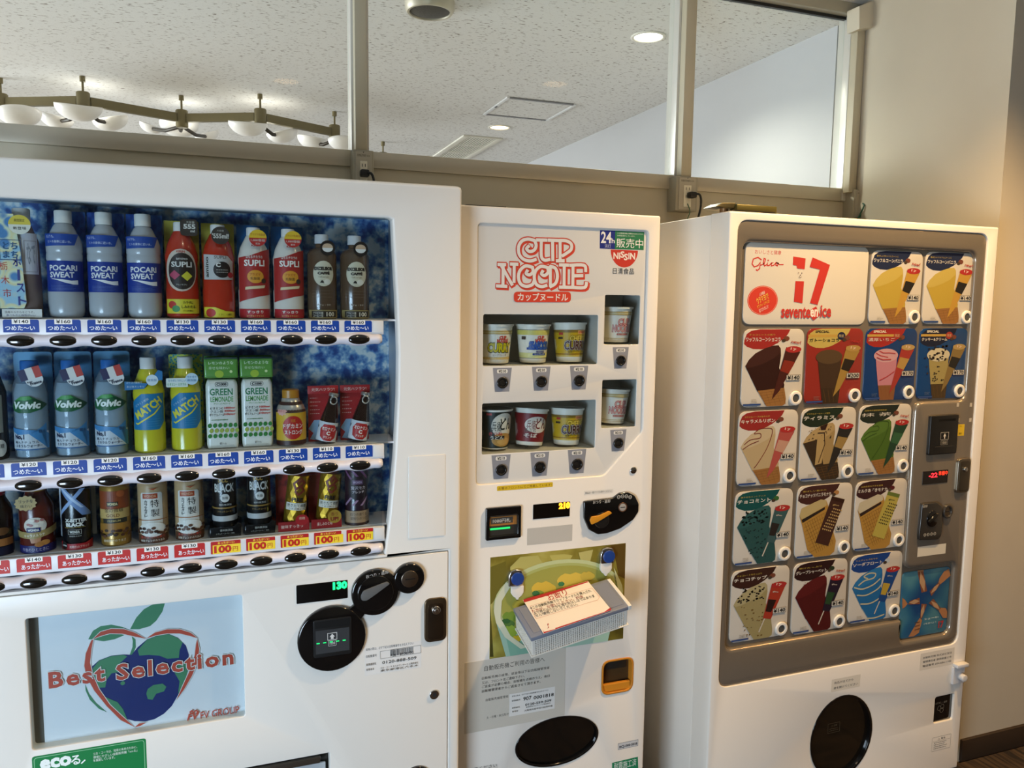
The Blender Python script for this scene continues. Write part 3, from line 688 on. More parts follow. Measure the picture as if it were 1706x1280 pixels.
A.frame(cx - w * .11, q[1] + h * .28, cx + w * .09, q[1] + h * .42, .0009, '#b9bcba', .001); A.text('1000', cx - .001, q[1] + h * .35, w * .14, h * .07, '#b9bcba', .02)
for k in range(5): A.rect(q[0] + w * (.08 + .17 * k), q[1] + h * .375, q[0] + w * (.16 + .17 * k), q[1] + h * .40, mat('#19d267', .4, emit=1.6))
A.build('arrow_mark', wallmap(-.0118), nt_)
bm = bmesh.new(); c = c2; plate(bm, ell(c[0], c[1], c[2] * .76, c[2] * .76, 36), [], -.0135, -.0100, .002); from_bm('lever_dial', bm, M_GLOSSB, unit, smooth=35)
lv = rpoly([xz(Zu(p), -.0145) for p in ((575, 318), (590, 285), (640, 265), (725, 232), (740, 245), (660, 305), (610, 340), (582, 340))], .004)
slab('return_lever', mat('#5f605f', .45), lv, [], -.0165, -.0136, .001, unit)
A = Art(); A.text('おつり・返却', c2[0] + .004, c2[1] + c2[2] * .80, c2[2] * .95, c2[2] * .15, '#c6c6c2', .01, rot=.12); A.build('lettering', wallmap(-.0108), unit)
bm = bmesh.new(); plate(bm, ell(c3[0], c3[1], c3[2] * .55, c3[2] * .55, 30), [], -.0128, -.0108, .001); cs = from_bm('coin_slot', bm, mat('#9d8f80', .28, 1.0), unit, smooth=35)
A = Art(); A.rect(c3[0] - c3[2] * .3, c3[1] - .0012, c3[0] + c3[2] * .36, c3[1] + .0012, '#15120f'); A.build('slit', wallmap(-.0128), cs)
# T-handle lock
q = quad([(706.6, 997), (743.7, 995), (743, 1067), (707, 1069.8)], 0); cx = (q[0] + q[2]) / 2
lk = slab('door_lock', mat('#6d5d48', .32, .9), rrect(*q, .016, 8), [], -.004, .0005, .002, DM)
slab('lock_inset', mat('#57493a', .3, .9), rrect(q[0] + .008, q[1] + .006, q[2] - .008, q[3] - .012, .012, 8), [], -.0046, -.004, .0002, lk)
bm = bmesh.new(); plate(bm, ell(cx, q[3] - .028, .0105, .0105, 24), [], -.012, -.0045, .002); plate(bm, ell(cx, q[3] - .028, .005, .005, 16), [], -.014, -.012, .0008); from_bm('key_barrel', bm, M_CHROME, lk, smooth=35)
c = disc_px((723.2, 1157.3), 7.6); bm = bmesh.new(); plate(bm, ell(c[0], c[1], c[2], c[2], 20), [], -.003, .0005, .0012); k_ = from_bm('key_lock', bm, M_CHROME, DM, smooth=35)
A = Art(); A.ell(c[0] + .001, c[1], c[2] * .4, c[2] * .5, '#2a2a2a', 12); A.build('keyhole', wallmap(-.003), k_)
# information sticker
A = PxArt(.0004, Zu); q = quad([Zu(p) for p in ((598, 598), (915, 578), (918, 716), (600, 762))], 0)
A.rect(*q, '#e6e4df'); A.ptext('故障の際は、必ず下記の自販機番号をお伝え下さい', (605, 612), (873, 583), 15, '#262626', .01); A.ptext('自販機番号', (606, 654), (666, 647), 15, '#262626', .01)
rb = random.Random(5); a_, b_ = A.c((742, 620)), A.c((873, 632)); x = a_[0]
while x < b_[0]:
    w = rb.choice((.0006, .001, .0015)); A.rect(x, b_[1], x + w, a_[1] + .001, '#3a3a3a'); A.k -= 1; x += w + rb.choice((.0006, .001))
A.lay(1); A.ptext('926 - 8136135', (742, 644), (872, 634), 14, '#222222', .01); A.pstroke([(685, 625), (912, 590), (914, 632), (687, 667)], 2, '#8b8b88', True)
A.ptext('0120-888-509', (697, 686), (888, 662), 16, '#222222', .01); A.ptext('故障連絡先', (606, 700), (662, 693), 14, '#262626', .01); A.ptext('コカ・コーラ カスタマーサービス株式会社', (686, 716), (898, 690), 12, '#333333'); A.ptext('東京都港区六本木', (686, 732), (898, 704), 12, '#333333', .02); A.ptext('管理者名', (606, 728), (650, 722), 12, '#262626', .01)
A.build('information_sticker', wallmap(.0004), DM, label='white sticker with barcode and telephone number')
# delivery opening and coin return
box('delivery_recess', mat('#26241f', .6), -.328, fx1 - .002, .03, .049, .225, fz - .002, 0, DM)
box('delivery_flap', mat('#b9bfc2', .35, noise=.15, nscale=25), -.325, fx1 - .008, .016, .022, .225, fz - .03, .002, DM)
box('flap_bar', mat('#8e8a82', .25, .9), -.325, fx1 - .02, .006, .015, fz - .026, fz - .008, .004, DM)
c = xz((694, 1297)); slab('coin_return', M_GLOSSB, ell(c[0], c[1], .034, .032, 36), [], -.006, .0004, .003, DM)

# ------------------------------------------------------------------ drinks on the three shelves
def dup(root, loc, label):
    r = root.copy(); COL.objects.link(r); r.location = loc; r['label'] = label
    def rec(a, b):
        for ch in [c for c in a.children]:
            k = ch.copy(); COL.objects.link(k); k.parent = b; rec(ch, k)
    rec(root, r); return r
def lat(name, prof, m, t, n=30, smooth=40): bm = bmesh.new(); lathe(bm, prof, n); return from_bm(name, bm, m, t, smooth=smooth)
DY = .051
def col(i): return XC[i + 1]
def drink(name, label, cat, s, i, group=None): return thing(name, label, cat, (col(i), DY, SHELF[s][0] + .0003), group)
def card(t, c, h, w=.0335, y=.036, m=None, r=.002):
    return slab('backing_card', m or mat(c, .4), rrect(-w, 0, w, h, r), [], y, y + .0015, 0, t, smooth=False)
def cap(t, r, z0, z1, c):
    o = lat('cap', [(0, z1), (r * .9, z1), (r, z1 - .002), (r, z0), (0, z0)], mat(c, .35), t); return o
PET = glass_mat('clear_bottle', '#dfe8ee', diffuse=.15, dcol='#c8d4dc', rough=.06, refl=.9)
crink = pattern_mat('crinkled_foil', ['#0f3a86', '#2a63b4', '#5f95d2'], (1, 1, .6), 70, 3, .35, .68, .3)

# --- shelf 1
t = drink('drink_bottle', 'cold drink bottle half hidden behind the painted reflection of a colourful poster, far left of the top shelf', 'bottle', 0, 0)
lat('bottle_body', [(0, 0), (.027, 0), (.03, .004), (.03, .06), (.028, .15), (.015, .185), (.0135, .19), (0, .19)], mat('#7d6c66', .25), t); cap(t, .0155, .1885, .214, '#e4e2dc')
A = Art(); A.rect(-.035, .085, .035, .165, '#d4d6dc'); A.text('なで', .02, .125, .016, .04, '#9aa0a8', .03); A.frame(.008, .09, .031, .15, .0012, '#a9a4a8')
A.build('bottle_label', cylmap(lambda v: .0303 if v < .06 else .0303 - (v - .06) * .022), t, .005)
A = Art(); A.rect(-.034, 0, .034, .017, '#e3e0d8'); A.text('国産のちからをどうぞ。', -.004, .011, .05, .005, '#403a38', .02); A.text('食べものと相性がいい', -.002, .005, .05, .004, '#403a70', .02); A.build('lower_strip', lambda u, v, o: (u, -.0335 - o, v), t)
sh = slab('poster_reflection', pattern_mat('reflection_print', ['#4f86b8', '#d9e2c0', '#e6d9a0', '#9cc4d6'], (1, 1, 1), 34, 2, .3, .7, .4, 'voronoi'), [(-.036, .018), (.004, .018), (.009, .03), (.004, .12), (-.006, .2), (-.036, .2)], [], -.0355, -.0345, 0, t, smooth=False)  # poster mirrored in the display glass, painted on a thin sheet
A = Art(); A.text('栃', -.027, .1, .014, .016, '#c23a34', .03); A.text('木', -.025, .073, .014, .016, '#c23a34', .03); A.text('市', -.023, .048, .014, .016, '#c23a34', .03)
for i, ch in enumerate('ホースト'): A.text(ch, -.004 + i * .002, .108 - i * .025, .013 if ch != 'ー' else .004, .016, '#3b3f86', .03)
A.frame(-.032, .112, .004, .15, .001, '#31507a'); A.text('とち', -.014, .139, .024, .013, '#2d5f8c', .04); A.text('まち', -.014, .122, .024, .013, '#2d5f8c', .04)
A.ell(.004, .18, .019, .0185, '#e8e4d2'); A.poly(ell(.004, .18, .019, .0185, 16, 0, math.pi) + [(-.015, .18)], '#e2c94a'); A.text('期間限定', .004, .188, .018, .006, '#2c2a20', .03); A.text('新登場', .004, .173, .022, .006, '#2c2a20', .02)
A.build('reflected_words', lambda u, v, o: (u, -.0357 - o, v), sh)

def pocari(i, label):
    t = drink('sports_drink_bottle', label, 'bottle', 0, i, 'blue-label sports drink bottles on the top shelf')
    card(t, '', .216, .0345, .034, crink)
    lat('bottle_body', [(0, 0), (.026, 0), (.031, .005), (.0325, .014), (.0325, .05), (.0315, .053), (.0315, .113), (.0325, .116), (.0325, .126), (.0315, .129), (.0325, .132), (.0325, .148), (.029, .16), (.018, .183), (.0138, .188), (0, .188)], mat('#aeb2b5', .22, coat=.4), t)
    cap(t, .0158, .1885, .2135, '#e2e0d9')
    A = Art(); A.rect(-.06, .052, .06, .113, '#17358a'); A.text('POCARI', .001, .099, .052, .0105, '#e8e8e4', .03); A.text('SWEAT', -.002, .0855, .045, .0105, '#e8e8e4', .03)
    A.poly([(-.024, .078), (0, .0765), (.015, .074), (.028, .075), (.028, .0665), (.018, .0665), (.004, .07), (-.01, .075)], '#e8e8e4'); A.lines(-.024, .055, .028, .065, 4, '#6d86bb', .25)
    A.build('bottle_label', cylmap(.0320), t, .004)
    A = Art(); A.poly([(-.04, .141), (.024, .144), (.034, .166), (-.04, .166)], '#1d4596'); A.text('水よりも、', -.022, .1605, .02, .006, '#dfe6ee', .02); A.text('ヒトの身体に近い水。', -.004, .1505, .044, .0055, '#dfe6ee', .02)
    A.build('blue_tag', cylmap(.0330), t, .004)
    return t
p = pocari(1, 'leftmost of the three blue-label sports drink bottles on the top shelf')
dup(p, (col(2), DY, p.location.z), 'middle one of the three blue-label sports drink bottles on the top shelf')
dup(p, (col(3), DY, p.location.z), 'rightmost of the three blue-label sports drink bottles on the top shelf')
def pet(t, c, r=.0285, h=.19, cp='#dddbd5', capr=.0145, rough=.2, ch=.02):
    lat('bottle_body', [(0, 0), (r * .85, 0), (r, .005), (r, .06), (r * .965, .064), (r * .965, h * .62), (r, h * .64), (r, h * .70), (r * .85, h * .82), (capr * 1.15, h * .95), (capr * .9, h * .975), (0, h * .975)], mat(c, rough, coat=.4), t); cap(t, capr, h * .96, h * .96 + ch, cp)
t = drink('amino_drink_bottle', 'orange-red drink bottle with black oval label on a yellow card, top shelf', 'bottle', 0, 4); card(t, '#b3a53c', .206, .0345, .031)
pet(t, '#b5331c', .0325, .188)
A = Art(); A.poly(ell(0, .1, .034, .044, 24), '#c9b9a6'); A.poly(ell(.002, .098, .029, .038, 24), '#2c221c'); A.text('KIRIN', 0, .1385, .016, .004, '#a8281e', .03); A.text('amino', .002, .124, .022, .005, '#c9c4ba', .01); A.text('SUPLI', .001, .112, .04, .0105, '#dcd8ce', .03)
A.poly([(-.025, .09), (-.013, .1), (-.002, .09), (-.013, .08)], '#b0405c'); A.poly([(.0, .088), (.011, .098), (.022, .088), (.011, .078)], '#cfc63a'); A.text('アミノサプリ', 0, .07, .02, .0035, '#c8c4ba')
A.rect(-.035, .01, .04, .04, '#cfc22f'); A.ell(-.02, .028, .009, .008, '#b8322a'); A.ell(-.012, .02, .008, .007, '#3f8a4a'); A.text('カラダに', .012, .033, .02, .006, '#2c2a16', .03); A.text('しみわたる、', .014, .024, .03, .006, '#2c2a16', .03); A.text('7つの成分', .012, .0155, .02, .0045, '#2c2a16', .01)
A.build('bottle_label', cylmap(.0329), t, .004)
a = Art(); a.rect(0, .172, .034, .206, '#3b3129', .008); a.text('大容量', .02, .2, .016, .005, '#c9c4b4', .02); a.text('555', .018, .191, .022, .009, '#d8d4c8', .04); a.text('ml', .024, .182, .008, .005, '#d8d4c8', .02); a.build('volume_tag', lambda u, v, o: (u, -.020 - o, v), t)
t = drink('amino_drink_bottle', 'red drink bottle with silver and black C label and round dark tag, top shelf', 'bottle', 0, 5); card(t, '#b8ab3e', .204, .0335, .03)
pet(t, '#b2301a', .0325, .186)
A = Art(); A.poly([(-.034, .082), (.034, .082), (.034, .12), (.02, .132), (-.034, .135)], '#b9b7b2'); A.text('amino', -.024, .108, .042, .007, '#2a2422', .03, rot=math.pi / 2); A.text('SUPLI', .004, .129, .024, .006, '#6b655e', .02); A.ell(.008, .103, .018, .017, '#241d1b'); A.text('C', .0, .113, .008, .0085, '#e0dcd2', .05); A.lines(-.004, .095, .022, .105, 2, '#9a948a'); A.ell(.026, .092, .007, .006, '#a81f2a')
A.poly([(-.036, 0.002), (.036, .002), (.036, .014), (.012, .016), (-.008, .024), (-.036, .024)], '#d6c936'); A.ell(-.018, .012, .011, .009, '#b8322a'); A.text('ビタミンC補給に', .014, .0085, .03, .005, '#2c2a16', .03)
A.build('bottle_label', cylmap(.0329), t, .004)
a = Art(); a.ell(.006, .174, .0185, .0185, '#3a322b'); a.text('大容量', .006, .184, .014, .004, '#b9b4a6', .01); a.text("'555ml!", .006, .173, .032, .0095, '#cfcabe', .03); a.build('volume_tag', lambda u, v, o: (u, -.0355 - o, v), t)
def supli(i, label):
    t = drink('supplement_drink_bottle', label, 'bottle', 0, i, 'red and white drink bottles on the top shelf'); card(t, '#1b6aa8', .203, .034, .031)
    pet(t, '#d8d2c6', .0330, .185, ch=.018)
    A = Art(); A.poly([(-.04, .035), (-.012, .042), (.01, .048), (.04, .052), (.04, .15), (.02, .146), (-.01, .134), (-.04, .13)], '#a52a26'); A.rect(-.04, .0015, .04, .021, '#a52028'); A.text('すっきり', -.0, .0145, .034, .006, '#e4ded2', .03); A.text('ヨーグルトテイスト', 0, .006, .036, .004, '#d9b45a', .02)
    A.text('KIRIN', .004, .156, .018, .004, '#a52a26', .03); A.text('はもるチカラの', 0, .132, .034, .006, '#e0d8cc', .01); A.text('SUPLI', .0, .119, .042, .0125, '#ece6da', .03); A.ell(.002, .09, .017, .014, '#d9962e'); A.text('プラズマ', .001, .095, .022, .0055, '#a3421c', .04); A.text('乳酸菌', .001, .086, .019, .006, '#3b2417', .04); A.ell(.019, .081, .0055, .0055, '#3a2a20')
    A.poly([(-.02, .062), (.02, .066), (.022, .072), (-.019, .068)], '#d8c79c')
    A.build('bottle_label', cylmap(.0334), t, .004)
    a = Art(); a.ell(.008, .172, .018, .0175, '#b52a26'); a.poly(ell(.008, .172, .018, .0175, 16, 0, math.pi) + [(-.01, .172)], '#e0b92e'); a.text('プラズマ乳酸菌', .008, .179, .03, .005, '#a3421c', .02); a.text('1,000億個', .008, .167, .028, .0055, '#e6dccb', .01); a.text('配合', .008, .16, .009, .004, '#e6dccb', .01); a.build('round_tag', lambda u, v, o: (u, -.0355 - o, v), t)
    return t
p = supli(6, 'left one of the two red and white drink bottles on blue cards, top shelf'); dup(p, (col(7), DY, p.location.z), 'right one of the two red and white drink bottles on blue cards, top shelf')
def caffe(i, label):
    t = drink('coffee_bottle', label, 'bottle', 0, i, 'brown coffee bottles on the top shelf')
    lat('bottle_body', [(0, 0), (.030, 0), (.0325, .004), (.0325, .142), (.027, .152), (.014, .158), (.0135, .166), (0, .166)], mat('#54402f', .22, coat=.5), t); cap(t, .0155, .1665, .187, '#c9cbcc')
    A = Art(); A.ell(0, .1, .0235, .028, '#c9c2a8'); A.text('EXCELSIOR', 0, .111, .04, .0065, '#1f1812', .08); A.text('CAFFÉ', 0, .1015, .025, .0065, '#1f1812', .08); A.text('Café au Lait', 0, .093, .022, .0035, '#6b5c46'); A.poly([(-.008, .08), (-.004, .086), (0, .083), (.003, .079)], '#1f1812'); A.ell(.008, .082, .008, .006, '#dcd8c8')
    A.lines(-.026, .045, .026, .066, 3, '#6e5a48', .12); A.text('カフェ・ラテ', 0, .031, .03, .0035, '#c9bfae', .01)
    A.rect(-.037, .0015, .038, .02, '#8a7a4c'); A.rect(-.028, .004, .03, .0175, '#241c15'); A.text('アラビカ種', -.013, .013, .022, .005, '#d4ccb8', .01); A.text('コーヒー豆', -.013, .007, .022, .005, '#d4ccb8', .01); A.text('100', .014, .0105, .018, .009, '#dcd4c0', .02)
    A.build('bottle_label', cylmap(.0328), t, .004)
    a = Art(); a.ell(.009, .156, .0165, .0165, '#1c1512'); a.ell(.009, .157, .0115, .009, '#c7a98a'); a.poly(ell(.009, .156, .0115, .009, 12, math.pi, 2 * math.pi) + [(.0205, .156)], '#e0dcd4'); a.build('round_tag', lambda u, v, o: (u, -.034 - o, v), t)
    return t
p = caffe(8, 'left one of the two brown coffee bottles at the right end of the top shelf'); dup(p, (col(9), DY, p.location.z), 'rightmost brown coffee bottle on the top shelf, beside the bare ice backdrop')

# --- shelf 2
t = drink('dark_tea_bottle', 'black and grey drink carton cut off at the left edge of the middle shelf', 'bottle', 1, -1)
lat('bottle_body', [(0, 0), (.028, 0), (.03, .004), (.03, .135), (.02, .17), (.014, .18), (0, .18)], mat('#231d1c', .25), t); cap(t, .0155, .1805, .2, '#7a2030')
A = Art(); A.rect(-.03, .055, .03, .13, '#8d8f84'); A.ell(.022, .024, .014, .017, '#d8d6cc'); A.text('無糖', .022, .028, .016, .009, '#1c1a18', .03); A.build('bottle_label', cylmap(.0303), t, .005)
def volvic(i, label):
    t = drink('water_bottle', label, 'bottle', 1, i, 'clear water bottles on the middle shelf'); card(t, '#5d9fc8', .212, .0345, .034, r=.008)
    lat('bottle_body', [(0, 0), (.028, 0), (.0315, .005), (.0315, .08), (.030, .085), (.0315, .09), (.030, .1), (.0315, .105), (.0315, .135), (.028, .155), (.02, .172), (.0145, .178), (0, .178)], PET, t)
    lat('water', [(0, .004), (.0285, .004), (.0295, .13), (.025, .152), (0, .153)], mat('#a4b6c0', .15, coat=.5), t); cap(t, .0165, .1785, .197, '#2a68ad')
    A = Art(); A.rect(-.04, .02, .04, .055, '#b9c4cc'); A.poly([(-.04, .056), (-.02, .05), (.0, .052), (.02, .062), (.034, .072), (.034, .02), (.04, .02), (.04, .05), (.02, .058), (0, .06), (-.04, .064)], '#3f82b6')
    A.text('No,1', -.019, .045, .02, .0095, '#1c2340', .06); A.text('輸入ナチュラル', -.006, .035, .046, .006, '#1c2340', .03); A.text('ミネラルウォーター', -.002, .0275, .05, .006, '#1c2340', .03); A.text('軟水', .024, .056, .014, .0075, '#26395c', .02); A.rect(-.03, .019, .03, .021, '#2a5f96')
    A.build('lower_label', cylmap(.0319), t, .004)
    A = Art(); A.poly([(-.034, .107), (-.026, .118), (-.012, .127), (.004, .128), (.018, .12), (.04, .109), (.024, .1), (.004, .094), (-.016, .094), (-.03, .098)], '#1a5a35'); A.poly([(-.026, .118), (-.012, .127), (.004, .128), (.008, .122), (-.004, .119), (-.016, .12)], '#3f8f46'); A.poly([(.008, .122), (.018, .12), (.04, .109), (.024, .102), (.014, .108)], '#12402a')
    A.text('Volvic', -.003, .1095, .05, .013, '#dfe6de', .05, shear=.2); A.build('brand_label', cylmap(.0321), t, .004)
    a = Art(); c_ = (.008, .172); r_ = -.30
    def rt(x, y): return (c_[0] + x * math.cos(-r_) - y * math.sin(-r_), c_[1] + x * math.sin(-r_) + y * math.cos(-r_))
    a.ell(*rt(.003, -.012), .016, .0145, '#d4d6d4')
    for k, cc in enumerate(('#241f4c', '#d8d6d0', '#b5382c')): a.poly([rt(-.0195 + k * .013, -.01), rt(-.0065 + k * .013, -.01), rt(-.0065 + k * .013, .0125), rt(-.0195 + k * .013, .0125)], cc)
    a.text('from', *rt(-.006, -.0145), .009, .0035, '#26283c', .03, rot=.3); a.text('France', *rt(.004, -.019), .02, .0055, '#26283c', .05, rot=.3)
    a.build('flag_tag', lambda u, v, o: (u, -.034 - o, v), t)
    return t
p = volvic(0, 'leftmost of the three clear water bottles with tricolour tags, middle shelf')
dup(p, (col(1), DY, p.location.z), 'middle one of the three clear water bottles with tricolour tags, middle shelf'); dup(p, (col(2), DY, p.location.z), 'rightmost of the three clear water bottles with tricolour tags, middle shelf')
def match(i, label, tagged):
    t = drink('vitamin_drink_bottle', label, 'bottle', 1, i, 'yellow vitamin drink bottles on the middle shelf')
    if tagged: card(t, '', .204, .034, .031, pattern_mat('dotted_card', ['#1d7fa0', '#5fae8c', '#c8cc4a'], (1, 1, 1), 190, 0, .2, .6, .4, 'voronoi'))
    pet(t, '#c3bd2c', .0308, .183, '#dcdad4', .0155, ch=.025)
    A = Art(); A.poly([(-.036, .05), (.022, .05), (.036, .066), (.036, .126), (-.012, .126), (-.036, .108)], '#1673a4'); A.text('MATCH', .0, .096, .062, .016, '#d3c93a', .04, rot=.60); A.stroke([(-.027, .064), (-.022, .062), (.012, .084), (.026, .1)], .0028, '#d3c93a'); A.text('ビタミン炭酸', -.012, .108, .032, .005, '#bcd0d8', rot=.55); A.lines(-.002, .055, .028, .075, 4, '#4d93b6', .2)
    A.build('bottle_label', cylmap(.0312), t, .004)
    a = Art()
    if not tagged: a.poly([(-.042, .135), (-.006, .137), (.022, .176), (.03, .173), (.03, .155), (.008, .152), (.002, .148), (-.042, .153)], '#1d6da4'); a.text('ゴクゴク飲めて', -.024, .1505, .03, .0045, '#cfdfe6', .01); a.text('あと味スッキリ', -.022, .142, .032, .0045, '#cfdfe6', .01); a.ell(.01, .155, .0115, .0115, '#cfdde2'); a.text('微炭酸', .01, .155, .018, .0055, '#2a6c9c', .03)
    else: a.rect(-.036, .139, .006, .158, '#d9e3dc', .002); a.text('カラダにうれしい', -.015, .153, .034, .005, '#2a7fb0', .03); a.text('ビタミン・ミネラル', -.015, .145, .036, .006, '#3a9a5a', .04); a.ell(.014, .156, .0125, .0125, '#bcd4e2'); a.text('ゴクゴク', .014, .16, .018, .0045, '#2a6c9c', .02); a.text('微炭酸', .014, .153, .018, .005, '#2a6c9c', .02)
    a.build('front_tag', lambda u, v, o: (u, -.033 - o, v), t)
match(3, 'yellow vitamin drink bottle with blue ribbon tag and no backing card, middle shelf', False); match(4, 'yellow vitamin drink bottle with white tag on a dotted card, middle shelf', True)
def lemonade(i, label):
    t = drink('lemonade_sample', label, 'bottle', 1, i, 'green lemonade samples on the middle shelf'); card(t, '#3f8a34', .2, .035, .03)
    bm = bmesh.new(); plate(bm, rpoly([(-.031, 0), (.031, 0), (.0325, .01), (.0325, .14), (.028, .152), (-.028, .152), (-.0325, .14), (-.0325, .01)], .004), [], -.02, .029, .008); from_bm('bottle_body', bm, mat('#d5d8d0', .35, coat=.3), t, smooth=50)
    bm = bmesh.new(); plate(bm, rrect(-.0345, .155, .0345, .197, .003), [], -.022, .029, .004); top = from_bm('green_header', bm, mat('#5c9440', .3, coat=.4), t, smooth=50)
    A = Art(); A.text('レモンのような', 0, .188, .05, .0065, '#cfe0c0', .02); A.text('幸せな味わい', -.004, .177, .042, .0065, '#cfe0c0', .02); A.ell(-.004, .164, .009, .008, '#9fba3a'); A.ell(.02, .169, .003, .003, '#cfe0a0'); A.build('header_print', wallmap(-.022), top)
    A = Art(); A.frame(-.013, .137, .013, .146, .001, '#2c2c2c', .004); A.text('C1000', 0, .1415, .02, .005, '#2c2c2c', .06); A.text('GREEN', -.001, .125, .046, .014, '#2a7a50', .02); A.text('LEMONADE', 0, .109, .046, .011, '#4f9a4a', .01); A.text('グリーンレモネード', 0, .0995, .034, .004, '#5a9a50', .01)
    for k, (l_, r_) in enumerate((('ビタミンC', '1000mg'), ('クエン酸', '3000mg'), ('ポリフェノール', '10mg'))): A.text(l_, -.011, .0895 - k * .007, .026 if k < 2 else .03, .0055, '#2c2c2a', .01); A.text(r_, .0155, .0895 - k * .007, .022, .0055, '#c2403c', .03)
    A.lines(-.022, .062, .022, .066, 1, '#3f7a4a')
    for rr in range(3):
        for k in range(6): A.ell(-.0245 + k * .0105 + (rr % 2) * .003 - .0015, .052 - rr * .0115, .0041, .0048, '#2f7a34' if rr != 1 else '#9dac48', 12); A.k -= 1
    A.lay(1); A.text('果汁1%', 0, .012, .014, .005, '#2c2c2a', .03); A.build('front_print', wallmap(-.02), t)
    return t
p = lemonade(5, 'left one of the two green lemonade samples, beside the dotted yellow bottle card'); dup(p, (col(6), DY, p.location.z), 'right one of the two green lemonade samples, beside the gold-capped bottle can')
t = drink('bottle_can', 'short gold-capped bottle can with red round label, middle shelf', 'bottle can', 1, 7)
lat('can_body', [(0, 0), (.028, 0), (.0315, .004), (.0325, .01), (.0325, .074), (.029, .088), (.0205, .1), (.019, .106), (0, .106)], mat('#c6c3bc', .25, .6), t); cap(t, .0185, .1065, .125, '#b07a24')
A = Art(); A.rect(-.045, .004, .045, .075, '#cda52a'); A.rect(-.045, .003, .045, .013, '#3a1a16'); A.ell(.002, .042, .0235, .0265, '#b0241e'); A.text('ドデカミン', .002, .046, .044, .011, '#ece6da', .05); A.text('ストロング', .003, .032, .04, .010, '#ece6da', .05); A.text('元気', .002, .058, .01, .007, '#d39a2c', .02); A.build('can_label', cylmap(.0327), t, .004)
A = Art(); A.rect(-.05, .0755, .05, .0985, '#3a201c'); A.poly([(-.024 + r_ * math.cos(k * math.pi / 9), .079 + r_ * .8 * math.sin(k * math.pi / 9)) for k in range(18) for r_ in ((.014, .0105)[k % 2],)], '#d8a39a'); A.text('大きく!', -.024, .079, .018, .005, '#b0241e', .03)
A.build('shoulder_print', cylmap(lambda v: .0328 if v < .075 else .0328 - (v - .075) * .40), t, .004)
def oronamin(i, label):
    t = drink('energy_drink_sample', label, 'bottle', 1, i, 'small brown energy drink bottles on red cards')
    cd_ = card(t, '#a32023', .114, .033, .016); box('card_header', mat('#a62226', .4), -.0345, .0345, .006, .0155, .112, .13, .001, t)
    A = Art(); A.text('元気ハツラツ!', .0, .1215, .052, .008, '#e8d8cc', .05); A.build('header_print', wallmap(.006), t)
    A = Art(); A.poly([(-.033, .03), (-.022, .02), (-.03, .006), (-.01, .002), (.012, .003), (.03, .008), (.033, .03), (.02, .05), (-.02, .05)], '#8fb0cc')
    for k in range(5): A.lines(-.029, .062 + k * .009, -.006, .068 + k * .009, 1, '#d6a49c', .35)
    A.build('card_print', wallmap(.016), cd_)
    tilt = Matrix.Translation((.002, -.006, .004)) @ Matrix.Rotation(math.radians(11), 4, 'Y')
    bm = bmesh.new(); lathe(bm, [(0, 0), (.018, 0), (.0215, .003), (.022, .035), (.019, .055), (.0125, .085), (.0098, .1), (.0098, .104), (0, .104)], 26); bmesh.ops.transform(bm, matrix=tilt, verts=bm.verts); from_bm('bottle_body', bm, mat('#24130f', .12, coat=.6), t, smooth=40)
    bm = bmesh.new(); lathe(bm, [(0, .112), (.0105, .112), (.0115, .11), (.0115, .1045), (0, .1045)], 22); bmesh.ops.transform(bm, matrix=tilt, verts=bm.verts); from_bm('cap', bm, mat('#b9b6ae', .3, .8), t, smooth=40)
    bm = bmesh.new(); pts = [tilt @ Vector((.0075 * math.cos(a), -.0135, .096 + .0085 * math.sin(a))) for a in [k * math.pi / 10 for k in range(21)]]; tube(bm, pts, .0016, 6); from_bm('ring_pull', bm, mat('#cfccc4', .3, .7), t, smooth=True)
    A = Art(); A.rect(-.034, .002, .034, .046, '#c6cdd2'); A.poly([(-.02, .03), (-.012, .041), (.012, .041), (.02, .03), (.018, .012), (.008, .004), (-.008, .004), (-.018, .012)], '#a8201f'); A.text('オロナミン', 0, .031, .031, .0075, '#eee6da', .04); A.text('C', 0, .0215, .007, .008, '#eee6da', .05); A.text('ドリンク', 0, .012, .017, .0055, '#eee6da', .03)
    cm = cylmap(lambda v: .0222 if v < .036 else .0222 - (v - .036) * .13); A.build('bottle_label', lambda u, v, o: tuple(tilt @ Vector(cm(u, v, o))), t, .004)
    return t
p = oronamin(8, 'left one of the two brown energy drink bottles on red cards, middle shelf'); dup(p, (col(9), DY, p.location.z), 'right one of the two brown energy drink bottles on red cards, middle shelf')

# --- shelf 3
def cans(t, prof, c, rough=.25, metal=0.0): return lat('can_body', prof, mat(c, rough, metal, coat=.3), t)
BC = [(0, 0), (.027, 0), (.0295, .004), (.0295, .088), (.026, .1), (.019, .114), (.018, .12), (0, .12)]
t = drink('bottle_can', 'dark bottle can with red cap cut off at the left edge of the bottom shelf', 'bottle can', 2, -1); cans(t, BC, '#1d1512'); cap(t, .0185, .1205, .138, '#8f1c2c')
A = Art(); A.rect(-.04, .0, .04, .018, '#14152c'); A.rect(-.04, .02, .04, .035, '#9a6434'); A.ell(.016, .05, .014, .008, '#6b4526'); A.build('can_label', cylmap(.0297), t, .005)
t = drink('bottle_can', 'brown caramel latte bottle can with gold star badge, bottom shelf', 'bottle can', 2, 0); cans(t, [(r * 1.08, z * 1.04) for r, z in BC], '#5a1f16'); cap(t, .019, .1255, .142, '#9a7c34')
A = Art(); A.rect(-.05, .001, .05, .017, '#1d1d5c'); A.text('午後のひとときに', .0, .0085, .05, .0075, '#b8b2c0', .02); A.ell(.002, .058, .021, .017, '#d8cfc0'); A.poly([(-.012, .045), (.014, .045), (.010, .022), (-.006, .022)], '#b8805a')
rb = random.Random(2)
